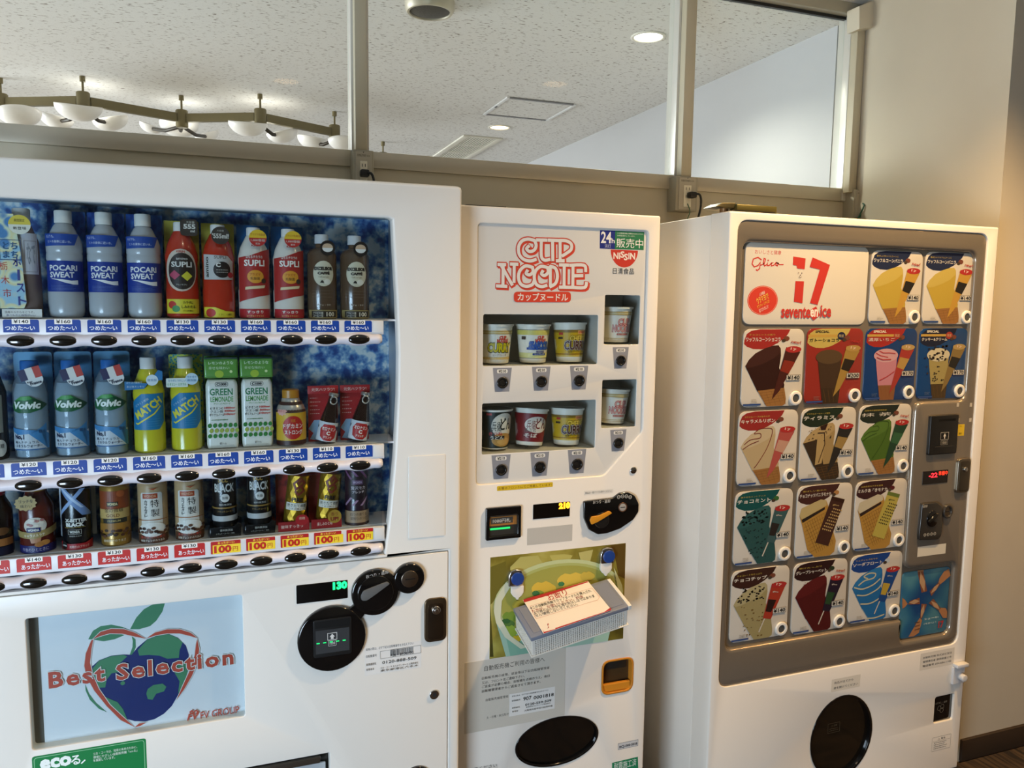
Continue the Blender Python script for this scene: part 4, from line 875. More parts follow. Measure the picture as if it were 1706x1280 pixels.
for k in range(9): A.ell(-.012 + rb.random() * .028, .056 + rb.random() * .014, .004, .0028, rb.choice(('#a8706a', '#e6dccb', '#c08a7a')), 10)
A.poly([(-.05, .036), (0, .031), (.05, .042), (.05, .056), (0, .044), (-.05, .049)], '#a08a54'); A.rect(-.013, .045, .011, .054, '#1c2a62'); A.text('WONDA', -.001, .0495, .019, .0045, '#e2ddd0', .05); A.text('キャラメルラテ', 0, .0385, .036, .006, '#e8dcc0', .02, rot=.05); A.ell(.018, .022, .009, .0055, '#b47a3c'); A.ell(.008, .019, .008, .005, '#a56c34')
A.build('can_label', cylmap(.032), t, .004)
A = Art(); A.poly([(-.012 + (.0205, .0175)[k % 2] * math.cos(k * math.pi / 12), .106 + (.0165, .0138)[k % 2] * math.sin(k * math.pi / 12)) for k in range(24)], '#b59a60'); A.text('リッチな', -.011, .110, .024, .0068, '#2a1e14', .02); A.text('味わい', -.011, .1, .02, .0068, '#2a1e14', .02); A.build('star_badge', lambda u, v, o: (u, -.034 - o, v), t)
t = drink('black_coffee_can', 'black coffee can with silver-blue X and red base, bottom shelf', 'can', 2, 1); cans(t, [(0, 0), (.026, 0), (.028, .003), (.028, .118), (.026, .126), (.022, .132), (0, .132)], '#0d0d10')
slab('side_fin', mat('#aab0b8', .3, .3), rrect(-.033, .02, .034, .128, .003), [], .012, .014, 0, t, smooth=False)
A = Art(); A.poly([(-.032, .128), (-.016, .128), (.034, .075), (.034, .07), (.014, .072)], '#6f8cb8'); A.poly([(.012, .128), (.022, .128), (-.016, .086), (-.034, .07), (-.034, .078), (-.01, .102)], '#8fa9cf'); A.poly([(-.028, .128), (-.02, .128), (.018, .088), (.012, .088)], '#b9cbe2')
A.text('X-BITTER', .002, .062, .04, .0062, '#cfcdc4', .06); A.text('BLACK', .0, .053, .032, .007, '#dcdad0', .07); A.lines(-.02, .0455, .02, .0485, 1, '#a08a3a'); A.frame(-.013, .033, .011, .0425, .0007, '#b6b4ac'); A.text('WONDA', -.001, .0378, .018, .0048, '#c8c6bc', .06); A.text('極細挽き焙煎', 0, .029, .022, .003, '#a8a69c'); A.poly([(-.036, .0), (.036, .0), (.036, .019), (.018, .013), (-.018, .013), (-.036, .018)], '#9e1a22'); A.text('新時代のブラック', .007, .0065, .036, .0055, '#e0cabc', .02); A.ell(-.023, .009, .0075, .0085, '#10100f'); A.text('245g', -.023, .009, .011, .0035, '#cfcdc4', .02)
A.build('can_print', cylmap(.0283), t, .004)
def can3(name, i, label, group, c, r=.0265, h=.13, rough=.3, metal=0.0): t = drink(name, label, 'can', 2, i, group); cans(t, [(0, 0), (r * .9, 0), (r, .003), (r, h - .008), (r * .93, h - .002), (r * .9, h), (0, h - .001)], c, rough, metal); return t
t = can3('gold_coffee_can', 2, 'gold coffee can with coffee beans round its foot, bottom shelf', None, '#a07a34', r=.0288, rough=.3, metal=.4)
A = Art(); A.rect(-.034, .08, .034, .118, '#8a3f1c'); A.ell(.014, .112, .008, .007, '#b0582c'); A.rect(-.013, .086, .009, .0955, '#26221a'); A.text('WONDA', -.002, .0908, .019, .0052, '#d8c690', .05); A.rect(-.034, .06, .034, .08, '#c0a060'); A.text('金の微糖', 0, .0775, .036, .0085, '#3a2a18', .02); A.text('GOLD', -.002, .0665, .025, .0065, '#7a4a1c', .02); A.rect(-.022, .05, .026, .06, '#2c2a20'); A.text('PREMIUM', 0, .055, .024, .004, '#b09a5c', .01); A.rect(-.034, .03, .034, .05, '#9a6a28')
def beans(A, x0, x1, z0, z1, n, seed):
    rb = random.Random(seed)
    for k in range(n): A.ell(x0 + (x1 - x0) * (k + .5) / n, z0 + rb.random() * (z1 - z0), .0042, .0031, rb.choice(('#3a2216', '#4e3020', '#5e3c28')), 10)
beans(A, -.034, .034, .022, .036, 16, 4); A.text('極細挽きのうまさ', .0, .0135, .04, .0055, '#e2d4b8', .05); A.build('can_print', cylmap(.0291), t, .004)
def cafe(i, label):
    t = can3('cafe_au_lait_can', i, label, 'cream coloured cafe au lait cans on the bottom shelf', '#bb9c72', .0295, .131)
    A = Art(); A.rect(-.036, .0, .036, .018, '#5a3826'); A.rect(-.023, .028, .022, .11, '#d9d4c8', .006); A.rect(-.018, .097, .012, .108, '#a8401e'); A.text('WONDA', -.003, .1025, .024, .0055, '#d4a07a', .03); A.text('特', .006, .0865, .0165, .016, '#201a16', .04); A.text('製', .0065, .066, .0165, .016, '#201a16', .04)
    for k, ch in enumerate('カフェオレ'): A.text(ch, -.0115, .0905 - k * .0075, .0058, .0062, '#2c241e', .02)
    A.rect(-.034, .05, .034, .0515, '#a86a3c'); A.ell(0, .03, .028, .016, '#e0dcd2'); beans(A, -.036, .036, .02, .034, 16, 9); A.text('豊かなコクと香り', 0, .0145, .044, .005, '#c9463a', .03); A.text('特製ブレンドのうまみ', 0, .007, .044, .005, '#e4dccb', .03); A.poly([(-.006, .121), (.004, .116), (.012, .121), (.004, .119)], '#a8401e')
    A.build('can_print', cylmap(.0298), t, .004); return t
p = cafe(3, 'left one of the two cream cafe au lait cans, bottom shelf'); dup(p, (col(4), DY, p.location.z), 'right one of the two cream cafe au lait cans, bottom shelf')
def ucc(i, label):
    t = can3('black_label_can', i, label, 'black coffee cans with white capitals on the bottom shelf', '#111112', .025, .142)
    for ch in t.children: ch.location.z = .006
    bm = bmesh.new(); plate(bm, [(-.032, 0), (.032, 0), (.034, .026), (.026, .03), (.018, .022), (-.032, .022)], [], -.029, .03, .002); st = from_bm('can_stand', bm, mat('#0e0e0f', .2, coat=.4), t, smooth=40)
    A = Art(); A.text('香料無添加', .002, .015, .026, .005, '#b6b4ac', .01); A.text('レギュラーコーヒー 100%', .0, .008, .038, .0038, '#9a988f'); A.build('stand_print', wallmap(-.029), st)
    A = Art(); A.text('UCC', -.002, .1255, .02, .0085, '#a8843c', .05, shear=.25); A.text('BLACK', 0, .1085, .043, .0175, '#d6d4cc', .03); A.ell(.001, .086, .0095, .0095, '#d6d4cc'); A.text('無糖', .001, .086, .012, .0065, '#191919', .04); A.text('香料無添加', .001, .071, .026, .0045, '#c2c0b8', .02); A.rect(-.04, .062, .04, .0655, '#8a6c34'); A.text('ブラックコーヒー', .001, .056, .034, .0045, '#9a7c40', .01); A.rect(-.04, .034, .04, .046, '#b0b0ae'); A.build('can_print', cylmap(.0252), t, .004)
    return t
p = ucc(5, 'left one of the two black coffee cans with white capitals, bottom shelf'); dup(p, (col(6), DY, p.location.z), 'right one of the two black coffee cans with white capitals, bottom shelf')
def fire(i, label, v):
    t = drink('golden_coffee_sample', label, 'can', 2, i, 'faceted golden coffee cans leaning on red cards'); card(t, '#8f2018', .14, .035, .028, pattern_mat('red_bean_card', ['#5e120e', '#98231a', '#a82c20'], (1, 1, 1), 60, 3, .35, .6, .5) if not v else mat('#952219', .5))
    tl = Matrix.Translation((.002, .0, .012)) @ Matrix.Rotation(math.radians(7), 4, 'Y')
    bm = bmesh.new(); n = 12; R = .0245; rows = []
    for k in range(9):
        z = .004 + k * .0135; rows.append([bm.verts.new((R * math.cos(2 * math.pi * (j + .5 * (k % 2)) / n), R * math.sin(2 * math.pi * (j + .5 * (k % 2)) / n), z)) for j in range(n)])
    for k in range(8):
        a_, b_ = rows[k], rows[k + 1]
        for j in range(n):
            if k % 2 == 0: bm.faces.new((a_[j], a_[(j + 1) % n], b_[j])); bm.faces.new((a_[(j + 1) % n], b_[(j + 1) % n], b_[j]))
            else: bm.faces.new((a_[j], b_[(j + 1) % n], b_[j])); bm.faces.new((a_[j], a_[(j + 1) % n], b_[(j + 1) % n]))
    bm.faces.new(rows[0][::-1]); bm.faces.new(rows[-1]); bmesh.ops.transform(bm, matrix=tl, verts=bm.verts); from_bm('can_body', bm, mat('#b08c2a', .28, .75), t)
    A = Art(); A.stroke([(.004, .11), (-.012, .094), (-.006, .082), (.004, .09), (.012, .098), (.006, .104), (-.002, .094)], .005, '#7a2c16'); A.stroke([(.004, .09), (.012, .08), (.001, .07), (-.008, .078)], .005, '#7a2c16'); A.text('FIRE', 0, .058, .024, .0085, '#2c2018', .04); A.rect(-.026, .034, .026, .051, '#d8d2c2'); A.text('挽きたて微糖', 0, .045, .044, .0075, '#2a2018', .03); A.text('うまさ際立つ', 0, .0375, .034, .004, '#4a3a2a', .02)
    cm = cylmap(.0247); A.build('can_print', lambda u, w, o: tuple(tl @ Vector(cm(u, w, o))), t, .004)
    A = Art(); A.rect(-.034, 0, .034, .022, '#8e1c1e'); A.text('後味すっきり' if not v else '楽しみひと時', -.004, .011, .048 if not v else .034, .008, '#e8d6c8', .03)
    if not v: A.ell(.018, .024, .0145, .0125, '#a81f22'); A.text('微糖', .018, .028, .013, .0065, '#e8b8a0', .03)
    else: A.ell(.018, .026, .0155, .0155, '#a8842c'); A.text('香り', .018, .032, .016, .008, '#7a1c18', .03); A.text('UP!', .018, .0205, .017, .008, '#7a1c18', .04)
    A.build('front_strip', lambda u, w, o: (u, -.0285 - o, w), t)
fire(7, 'faceted golden can leaning on a red card with a plain red foot strip, bottom shelf', 0); fire(8, 'faceted golden can leaning on a red card with a round gold badge, bottom shelf', 1)
t = can3('mocha_can', 9, 'dark purple mocha coffee can with pink diagonal bands, right end of the bottom shelf', None, '#2c1a26', .0265, .132)
A = Art()
for k in range(4): A.poly([(-.036 + k * .02, .128), (-.03 + k * .02, .128), (-.012 + k * .02, .108), (-.018 + k * .02, .108)], '#7a4a72'); A.poly([(-.036 + k * .02, .046), (-.03 + k * .02, .046), (-.012 + k * .02, .066), (-.018 + k * .02, .066)], '#9a7a94')
A.ell(0, .087, .024, .028, '#1e1218'); A.rect(-.013, .096, .011, .107, '#5c3a58'); A.text('WONDA', -.001, .1015, .019, .005, '#b09ab0', .05); A.text('贅沢モカ', 0, .0885, .032, .008, '#cfc4cc', .02); A.text('ブレンド', 0, .079, .026, .0065, '#cfc4cc', .02); A.rect(-.036, 0, .036, .034, '#a08464'); A.text('四つの香りと', .001, .026, .038, .007, '#3c2418', .03); A.text('深煎りのコク', .001, .016, .038, .007, '#3c2418', .03); A.rect(-.036, 0, .036, .006, '#3a2420')
A.build('can_print', cylmap(.0268), t, .004)

# ================================================================== cup noodle vending machine
NY = .06
NX0, NX1, NZT = .5265, 1.078, 1.796
NM = thing('noodle_vending_machine', 'narrow white cup noodle vending machine with red logo, between the other two machines', 'vending machine', ((NX0 + NX1) / 2, .4, 0), world=True)
M_WN = mat('#e6e0d6', .34, noise=.012, nscale=3, name='cream_enamel')
Z2, Z3, Z4, Z5 = zoom(770, 340, .2031), zoom(770, 580, .2031), zoom(770, 790, .2422), zoom(760, 1060, .2052)
pan = rpoly([xz(p, NY) for p in ((796.4, 371.5), (1081, 384.5), (1070.6, 720), (1006.6, 793), (793, 808.5))], [.012, .012, .012, .012, .012])
x0p = sum(p[0] for p in pan if p[0] < .6) / max(1, len([p for p in pan if p[0] < .6]))
oc = [xz(Z5(p), NY) for p in ((485, 940), (1145, 770), (900, 650))]; ocx = (oc[0][0] + oc[1][0]) / 2; orx = (oc[1][0] - oc[0][0]) / 2; ocz = (oc[0][1] + oc[1][1]) / 2; orz = oc[2][1] - ocz
q_cr = quad([Z5(p) for p in ((1186, 200), (1430, 180), (1430, 445), (1184, 468))], NY)
slab('door', M_WN, rrect(NX0, .06, NX1, NZT, .006), [pan, ell(ocx, ocz, orx, orz, 40), rrect(*q_cr, .022)], NY, NY + .02, .004, NM, hch=.003)
box('cabinet', M_WN, NX0 + .001, NX1 - .001, .2405, .72, .05, NZT - .004, .004, NM)
for a in ((NX0 + .001, NX0 + .008, .0605 + .0205, .24, .06, NZT - .004), (NX1 - .008, NX1 - .001, .081, .24, .06, NZT - .004), (NX0 + .0085, NX1 - .0085, .081, .24, NZT - .012, NZT - .004)): box('side_panel', M_WN, *a, 0, NM)
for xx in (NX0 + .05, NX1 - .05):
    for yy in (.3, .7):
        bm = bmesh.new(); lathe(bm, [(0, .05), (.02, .05), (.02, .012), (.03, .01), (.03, 0), (0, 0)], 14, xx, yy); from_bm('foot', bm, M_DARK, NM)
PNY = NY + .006
WIN = [[Z2((175, 905)), Z2((1112, 910)), Z3((1110, 135)), Z3((168, 148))], [Z3((165, 455)), Z3((1095, 425)), Z3((1090, 820)), Z3((160, 875))], [Z2((1175, 745)), Z2((1460, 752)), Z2((1450, 1158)), Z2((1160, 1150))], [Z3((1150, 262)), Z3((1432, 258)), Z3((1420, 645)), Z3((1140, 658))]]
WQ = [quad(w, PNY) for w in WIN]
panel = slab('display_panel', mat('#d3d1cb', .2, coat=.4, name='panel_acrylic'), offs(pan, -.002), [rrect(*w, .005) for w in WQ], PNY, PNY + .004, 0, NM, hch=.0008)
for w in WQ:
    bm = bmesh.new(); a, b, c, d = w; y0, y1 = PNY + .0045, .205
    a -= .022 if w[0] < .7 else .006; c += .004 if w[0] < .7 else .024; b -= .001; d += .004
    V = [bm.verts.new(p) for p in ((a, y0, b), (c, y0, b), (c, y0, d), (a, y0, d), (a, y1, b), (c, y1, b), (c, y1, d), (a, y1, d))]
    for f in ((4, 5, 6, 7), (0, 1, 5, 4), (1, 2, 6, 5), (2, 3, 7, 6), (3, 0, 4, 7)): bm.faces.new([V[i] for i in f])
    from_bm('display_box', bm, mat('#c9c3b7', .5), NM)
    slab('window_pane', pane, rrect(*w, .005), [], PNY + .0012, PNY + .0032, 0, NM, smooth=False)
# grey cup-shaped price tags with push buttons
for zf, b in [(Z3, (328, 285)), (Z3, (647, 276)), (Z3, (957, 268)), (Z3, (318, 1000)), (Z3, (635, 977)), (Z3, (940, 955)), (Z3, (1298, 103)), (Z3, (1278, 780))]:
    k = 1.0 if b[0] < 1200 else .9
    A = PxArt(PNY, zf); cx, cz = A.c(b); s = abs(A.c((b[0], b[1] + 100))[1] - cz) / 100 * k
    A.poly([(cx - 82 * s, cz + 122 * s), (cx + 82 * s, cz + 122 * s), (cx + 62 * s, cz - 74 * s), (cx - 62 * s, cz - 74 * s)], '#85868c')
    A.rect(cx - 46 * s, cz + 78 * s, cx + 46 * s, cz + 110 * s, '#d9d6cd', 14 * s); A.text('¥210', cx, cz + 94 * s, 62 * s, 22 * s, '#55534e', .04)
    tg = A.build('price_tag', wallmap(PNY), NM)
    bm = bmesh.new(); plate(bm, ell(cx, cz, 47 * s, 47 * s, 28), [ell(cx, cz, 31 * s, 31 * s, 24)], PNY - .005, PNY - .0005, .0015); plate(bm, ell(cx, cz, 30 * s, 30 * s, 24), [], PNY - .0028, PNY - .0006, .001); from_bm('push_button', bm, mat('#1c1a18', .25, coat=.4), NM, smooth=35)
# logo, painted as outlined strokes
LOGO = [[(592, 300), (540, 288), (490, 303), (462, 350), (466, 410), (500, 452), (555, 468), (603, 455)], [(592, 300), (606, 340), (590, 378), (552, 390), (528, 368), (545, 345)],
        [(648, 302), (648, 425), (672, 460), (715, 455)], [(612, 295), (690, 297)], [(740, 302), (742, 462)], [(708, 297), (772, 299)], [(802, 302), (802, 462)], [(775, 300), (850, 302), (893, 328), (893, 372), (858, 402), (822, 425)], [(775, 466), (832, 466)],
        [(335, 505), (333, 668)], [(320, 505), (408, 662)], [(426, 502), (424, 640)], [(296, 496), (352, 498)], [(284, 672), (362, 676)], [(398, 492), (452, 494)],
        [(575, 520), (520, 508), (474, 545), (460, 600), (478, 655), (525, 676), (575, 660), (592, 620)], [(575, 520), (580, 556), (552, 582), (524, 570), (534, 546)],
        [(700, 522), (645, 512), (602, 548), (590, 605), (608, 660), (650, 678), (690, 668)], [(700, 522), (704, 560), (676, 586), (650, 574), (660, 550)], [(722, 512), (722, 672)], [(722, 512), (765, 530), (780, 592), (765, 650), (722, 678)],
        [(836, 502), (834, 680)], [(800, 500), (868, 502)], [(800, 682), (880, 684)], [(908, 504), (906, 682)], [(885, 503), (998, 503), (1012, 552)], [(908, 590), (985, 588)], [(890, 684), (1000, 686), (1018, 648)]]
def smooth2(pts): return [(p.x, p.y) for p in smooth_path([(x, y, 0) for x, y in pts], 4)]
A = PxArt(PNY, Z2); RD = '#c7402c'
def many(off, w, colr):
    k = A.k
    for i, s in enumerate(LOGO):
        p = smooth2([(x + off[0], y + off[1]) for x, y in s]); e = w * .28
        a, b = Vector(p[0]), Vector(p[1]); p[0] = tuple(a + (a - b).normalized() * e); a, b = Vector(p[-1]), Vector(p[-2]); p[-1] = tuple(a + (a - b).normalized() * e)
        A.k = k + i * .06; A.pstroke(p, w, colr)
    A.k = k + 2
many((9, 10), 46, RD); many((0, 0), 46, RD); many((0, 0), 31, '#8a3a34'); many((0, 0), 27, '#d6d2cc')
q = [A.c(p) for p in ((422, 720), (890, 720), (890, 806), (422, 806))]; A.poly(rpoly(q, .01, 6), RD); A.ptext('カップヌードル', (455, 764), (865, 764), 62, '#dcd6cc', .03)
A.build('red_outlined_logo', wallmap(PNY), panel)
A = PxArt(PNY, Z2); A.ppoly([(1130, 215), (1255, 220), (1252, 370), (1128, 365)], '#1c2a78'); A.ppoly([(1255, 220), (1493, 230), (1488, 378), (1252, 370)], '#27704a'); A.ptext('24', (1140, 272), (1222, 275), 90, '#e2e2dc', .02); A.ptext('h', (1226, 302), (1250, 303), 36, '#e2e2dc', .01); A.ptext('消灯', (1168, 344), (1218, 346), 30, '#b8bcd0')
A.ptext('販売中', (1265, 322), (1482, 325), 76, '#e6e6e0', .045); A.ptext('この自動販売機は消費電力を抑えるために', (1270, 240), (1486, 247), 13, '#d6e0d4', .01); A.ptext('24時間消灯しています。', (1268, 260), (1418, 265), 13, '#d6e0d4', .01); A.build('green_and_blue_sticker', wallmap(PNY - .0002), panel)
A = PxArt(PNY, Z2); cc = A.c((1331, 378)); rr = abs(A.c((1218, 378))[0] - cc[0]); A.poly(ell(cc[0], cc[1], rr, rr * 1.12, 24, math.pi, 2 * math.pi) + [(cc[0] + rr, cc[1])], '#b8362a')
for ch, x, y in (('NI', 1268, 425), ('S', 1314, 415), ('S', 1342, 435), ('IN', 1390, 428)): A.ptext(ch, (x - (26 if len(ch) > 1 else 14), y), (x + (26 if len(ch) > 1 else 14), y), 50, '#e2d6cc', .03)
A.ptext('日清食品', (1236, 550), (1408, 552), 50, '#26241f', .03); A.build('maker_mark', wallmap(PNY), panel)
# stickers on the door
A = PxArt(NY, Z3); a, b = A.c((285, 1155)), A.c((743, 1118)); h = .0125; zc = (a[1] + b[1]) / 2; A.rect(a[0], zc - h / 2, b[0], zc + h / 2, '#d6b32a', .003); A.text('お箸はフロントにてご用意しています!', (a[0] + b[0]) / 2, zc, (b[0] - a[0]) * .95, h * .55, '#6e4c14', .02); A.build('yellow_sticker', wallmap(NY - .0002), NM, label='yellow sticker strip')
A = PxArt(NY, Z4); q = quad([Z4(p) for p in ((838, 118), (1038, 102), (1038, 128), (838, 146))], NY); A.rect(*q, '#ded9cf'); A.text('商品は一度すべてお取りください。', (q[0] + q[2]) / 2, (q[1] + q[3]) / 2, (q[2] - q[0]) * .92, (q[3] - q[1]) * .5, '#4a463e', .02); A.build('white_sticker', wallmap(NY - .0001), NM)
q = quad([Z4(p) for p in ((447, 370), (757, 352), (757, 460), (447, 490))], NY); A = Art(); A.rect(*q, '#bdb8ae'); A.build('grey_sticker', wallmap(NY - .0001), NM)
q = quad([Z4(p) for p in ((157, 235), (400, 212), (398, 432), (160, 455))], NY); w, h = q[2] - q[0], q[3] - q[1]
bl = slab('note_acceptor', M_GLOSSB, rrect(*q, .004), [rrect(q[0] + w * .1, q[1] + h * .12, q[2] - w * .1, q[3] - h * .26, .003)], NY - .008, NY - .0005, .002, NM)
box('slot_mouth', mat('#33312d', .3), q[0] + w * .1, q[2] - w * .1, NY - .002, NY - .0006, q[1] + h * .12, q[3] - h * .26, 0, bl)
A = Art(); A.rect(q[0] + w * .11, q[1] + h * .42, q[2] - w * .11, q[3] - h * .3, '#a06a32'); A.rect(q[0] + w * .15, q[1] + h * .48, q[2] - w * .22, q[3] - h * .33, '#4a4238'); A.text('1000円札', q[0] + w * .46, q[1] + h * .575, w * .5, h * .13, '#d6d2c8', .03); A.rect(q[0] + w * .13, q[1] + h * .3, q[2] - w * .3, q[1] + h * .36, mat('#22c060', .4, emit=1.2)); A.build('slot_print', wallmap(NY - .0021), bl)
q = quad([Z4(p) for p in ((487, 212), (740, 188), (738, 288), (488, 313))], NY); w, h = q[2] - q[0], q[3] - q[1]
dp = slab('price_display', mat('#0b0908', .15, coat=.5), rrect(*q, .001), [], NY - .001, NY - .0001, 0, NM, smooth=False)
A = Art(); A.text('210', q[2] - w * .15, q[3] - h * .24, w * .28, h * .36, mat('#ffa321', .4, emit=3.0), .08); A.build('digits', wallmap(NY - .001), dp)
cu = rpoly([xz(Z4(p), NY) for p in ((830, 185), (1035, 160), (1075, 128), (1130, 120), (1180, 145), (1207, 200), (1205, 255), (1170, 310), (1080, 372), (990, 404), (925, 412), (865, 380), (832, 300))], .004, 3)
unit = slab('coin_unit', M_GLOSSB, cu, [], NY - .008, NY - .0003, .003, NM)
c = xz(Z4((960, 318)), NY - .008); bm = bmesh.new(); plate(bm, ell(c[0], c[1], .0215, .0215, 30), [], NY - .011, NY - .0079, .002); from_bm('lever_dial', bm, mat('#1c1b1a', .2, coat=.4), unit, smooth=35)
slab('return_lever', mat('#d08a22', .4), rpoly([xz(Z4(p), NY - .012) for p in ((876, 318), (888, 292), (940, 285), (1010, 252), (1030, 268), (960, 312), (925, 332), (888, 348))], .003), [], NY - .0145, NY - .0112, .001, unit)
c = xz(Z4((1103, 228)), NY - .008); bm = bmesh.new(); plate(bm, ell(c[0], c[1], .0128, .0128, 26), [ell(c[0], c[1], .0105, .0105, 26)], NY - .0100, NY - .0081, .0004); from_bm('coin_ring', bm, mat('#8a6248', .35, .7), unit, smooth=35)
bm = bmesh.new(); plate(bm, ell(c[0], c[1], .0102, .0102, 26), [], NY - .0095, NY - .0081, .0004); cs = from_bm('coin_slot', bm, mat('#b8b4ac', .35, .3), unit, smooth=35)
A = Art(); A.rect(c[0] - .007, c[1] - .0012, c[0] + .007, c[1] + .0012, '#1a1816'); A.build('slit', wallmap(NY - .0095), cs)
A = PxArt(NY - .008, Z4); A.ptext('おつり・返却', (900, 194), (1018, 186), 24, '#d2cec4', .02)
for k, s in enumerate(('10', '50', '100', '500')): A.pdisc((1076 + 26 * k, 158 - (5 if k in (1, 2) else 0)), 13, '#bcb8ae', 14); A.pdisc((1076 + 26 * k, 158 - (5 if k in (1, 2) else 0)), 10, '#1c1b1a', 14); A.ptext(s, (1067 + 26 * k, 158 - (5 if k in (1, 2) else 0)), (1085 + 26 * k, 158 - (5 if k in (1, 2) else 0)), 9, '#bcb8ae')
A.build('lettering', wallmap(NY - .0081), unit)
c = xz(Z3((1403, 1003)), NY); bm = bmesh.new(); plate(bm, ell(c[0], c[1], .0095, .0095, 22), [], NY - .003, NY - .0003, .0015); k_ = from_bm('key_lock', bm, M_CHROME, NM, smooth=35); A = Art(); A.rect(c[0] - .001, c[1] - .001, c[0] + .005, c[1] + .001, '#201e1c'); A.build('keyhole', wallmap(NY - .003), k_)
# poster of steaming cup
q = quad([Z4(p) for p in ((193, 575), (1123, 475), (1108, 1145), (188, 1258))], NY); PP = NY - .0004
ps = slab('poster', pattern_mat('poster_ground', ['#4d4415', '#7c7026', '#a79c48', '#c8bf78'], (1, 1, 1), 7, 4, .3, .72, .4), [(q[0], q[1]), (q[2], q[1]), (q[2], q[3]), (q[0], q[3])], [], PP, NY - .0001, 0, NM, smooth=False)
A = PxArt(PP, Z4); import itertools
def clip(pts): return [(min(max(x, q[0]), q[2]), min(max(z, q[1]), q[3])) for x, z in pts]
def cp(pts, colr): A.poly(clip([A.c(p) for p in pts]), colr)
cp([(1123, 478), (1123, 720), (1075, 700), (1050, 560), (1020, 490)], '#5b4518')
cp([(193, 900), (215, 1258), (190, 1258)], '#4a4418'); cp([(195, 640), (300, 600), (310, 760), (230, 860), (195, 900)], '#6e6524')
cp([(330, 640), (400, 570), (520, 560), (560, 620), (480, 700), (400, 760), (330, 760)], '#b3ab60'); cp([(600, 560), (700, 550), (760, 560), (720, 620), (640, 640)], '#b5ac5c'); cp([(800, 540), (900, 520), (880, 600), (820, 620)], '#b9b06a')
cen = (660, 860)
def el(rx, ry, dx=0, dy=0, n=40, sh=-.12): return [(cen[0] + dx + rx * math.cos(2 * math.pi * i / n), cen[1] + dy + ry * math.sin(2 * math.pi * i / n) + sh * rx * math.cos(2 * math.pi * i / n)) for i in range(n)]
cp([(230, 1010), (300, 1258), (1000, 1160), (1060, 900)], '#9fc0ac'); cp([(300, 1120), (330, 1256), (470, 1240), (440, 1160)], '#7fae98')
cp(el(445, 270), '#bcc490'); cp(el(415, 245, 5, 0), '#a8ad66'); cp(el(400, 235, 8, 8), '#9c9a48')
for x, y, rx, ry, colr in ((560, 790, 85, 50, '#d0b040'), (760, 735, 110, 55, '#d2b448'), (520, 815, 40, 16, '#8d9a3a'), (680, 755, 22, 16, '#3f7a4a'), (505, 820, 26, 18, '#3a7040'), (330, 980, 55, 35, '#6f8a30'), (320, 1030, 40, 26, '#4e7030'), (860, 700, 50, 30, '#c4aa44'), (640, 840, 90, 40, '#c4a43a'), (330, 1080, 50, 40, '#8aa238'), (375, 1130, 30, 22, '#c2a82a'), (300, 1010, 30, 16, '#2f5a2c'), (400, 900, 60, 35, '#a39a3c')):
    cp([(x + rx * math.cos(2 * math.pi * i / 18), y + ry * math.sin(2 * math.pi * i / 18) * (1 + .15 * math.sin(i * 2.3))) for i in range(18)], colr)
cp([(215, 940), (225, 860), (300, 740), (330, 770), (270, 870), (262, 990), (330, 1110), (440, 1190), (400, 1200), (290, 1120), (230, 1020)], '#cfd0b4')
cp([(1040, 640), (1095, 760), (1095, 860), (1070, 900), (1070, 800)], '#c3c89a')
A.build('poster_print', wallmap(PP), ps)
# laminated notice
q = quad([Z5(p) for p in ((68, 210), (880, 105), (885, 635), (68, 805))], NY)
ns = slab('notice_sheet', mat('#cfc8ba', .3, coat=.3, name='laminate'), [(q[0], q[1]), (q[2], q[1]), (q[2], q[3]), (q[0], q[3])], [], NY - .0006, NY - .0001, 0, NM, smooth=False)
A = PxArt(NY - .0006, Z5)
for s, l, r, h in (('自動販売機ご利用の皆様へ', (228, 265), (718, 188), 42), ('自動販売機の故障、返金等は下記自販機管理者', (208, 345), (758, 255), 22), ('又は、フロント迄ご連絡下さい。', (208, 380), (556, 325), 22), ('ご返金が必要の場合、自販機を点検のうえ、後日', (208, 415), (758, 320), 22), ('自販機管理者からご返金させて頂きます。', (208, 448), (684, 370), 22)): A.ptext(s, l, r, h, '#3a3731', .015)
A.build('notice_print', wallmap(NY - .0006), ns)
for s, l, r, h in (('自動販売機管理者', (240, 520), (424, 490), 22), ('土・日曜・祝日及び', (246, 665), (426, 632), 20)): A = PxArt(NY - .0006, Z5); A.ptext(s, l, r, h, '#3a3731', .015); A.build('notice_line', wallmap(NY - .0006), ns)
q = quad([Z5(p) for p in ((430, 470), (800, 412), (800, 585), (430, 655))], NY); A = PxArt(NY - .0006, Z5); A.rect(*q, '#e4e1da'); A.lay(1)
for s, l, r, h in (('故障の際は、必ず下記の自販機番号をお伝え下さい', (452, 490), (752, 438), 12), ('自販機番号', (452, 526), (520, 516), 14), ('907', (545, 512), (610, 498), 30), ('0001818', (628, 500), (790, 474), 26), ('0120-559-509', (560, 562), (770, 518), 18), ('故障連絡先', (452, 584), (516, 574), 12), ('日清食品ベンディング株式会社', (566, 580), (764, 540), 10), ('大阪府大阪市淀川区西中島', (552, 614), (780, 556), 14), ('管理者', (452, 612), (502, 606), 12)): A.ptext(s, l, r, h, '#2a2825', .015)
A.build('white_label', wallmap(NY - .0008), ns)
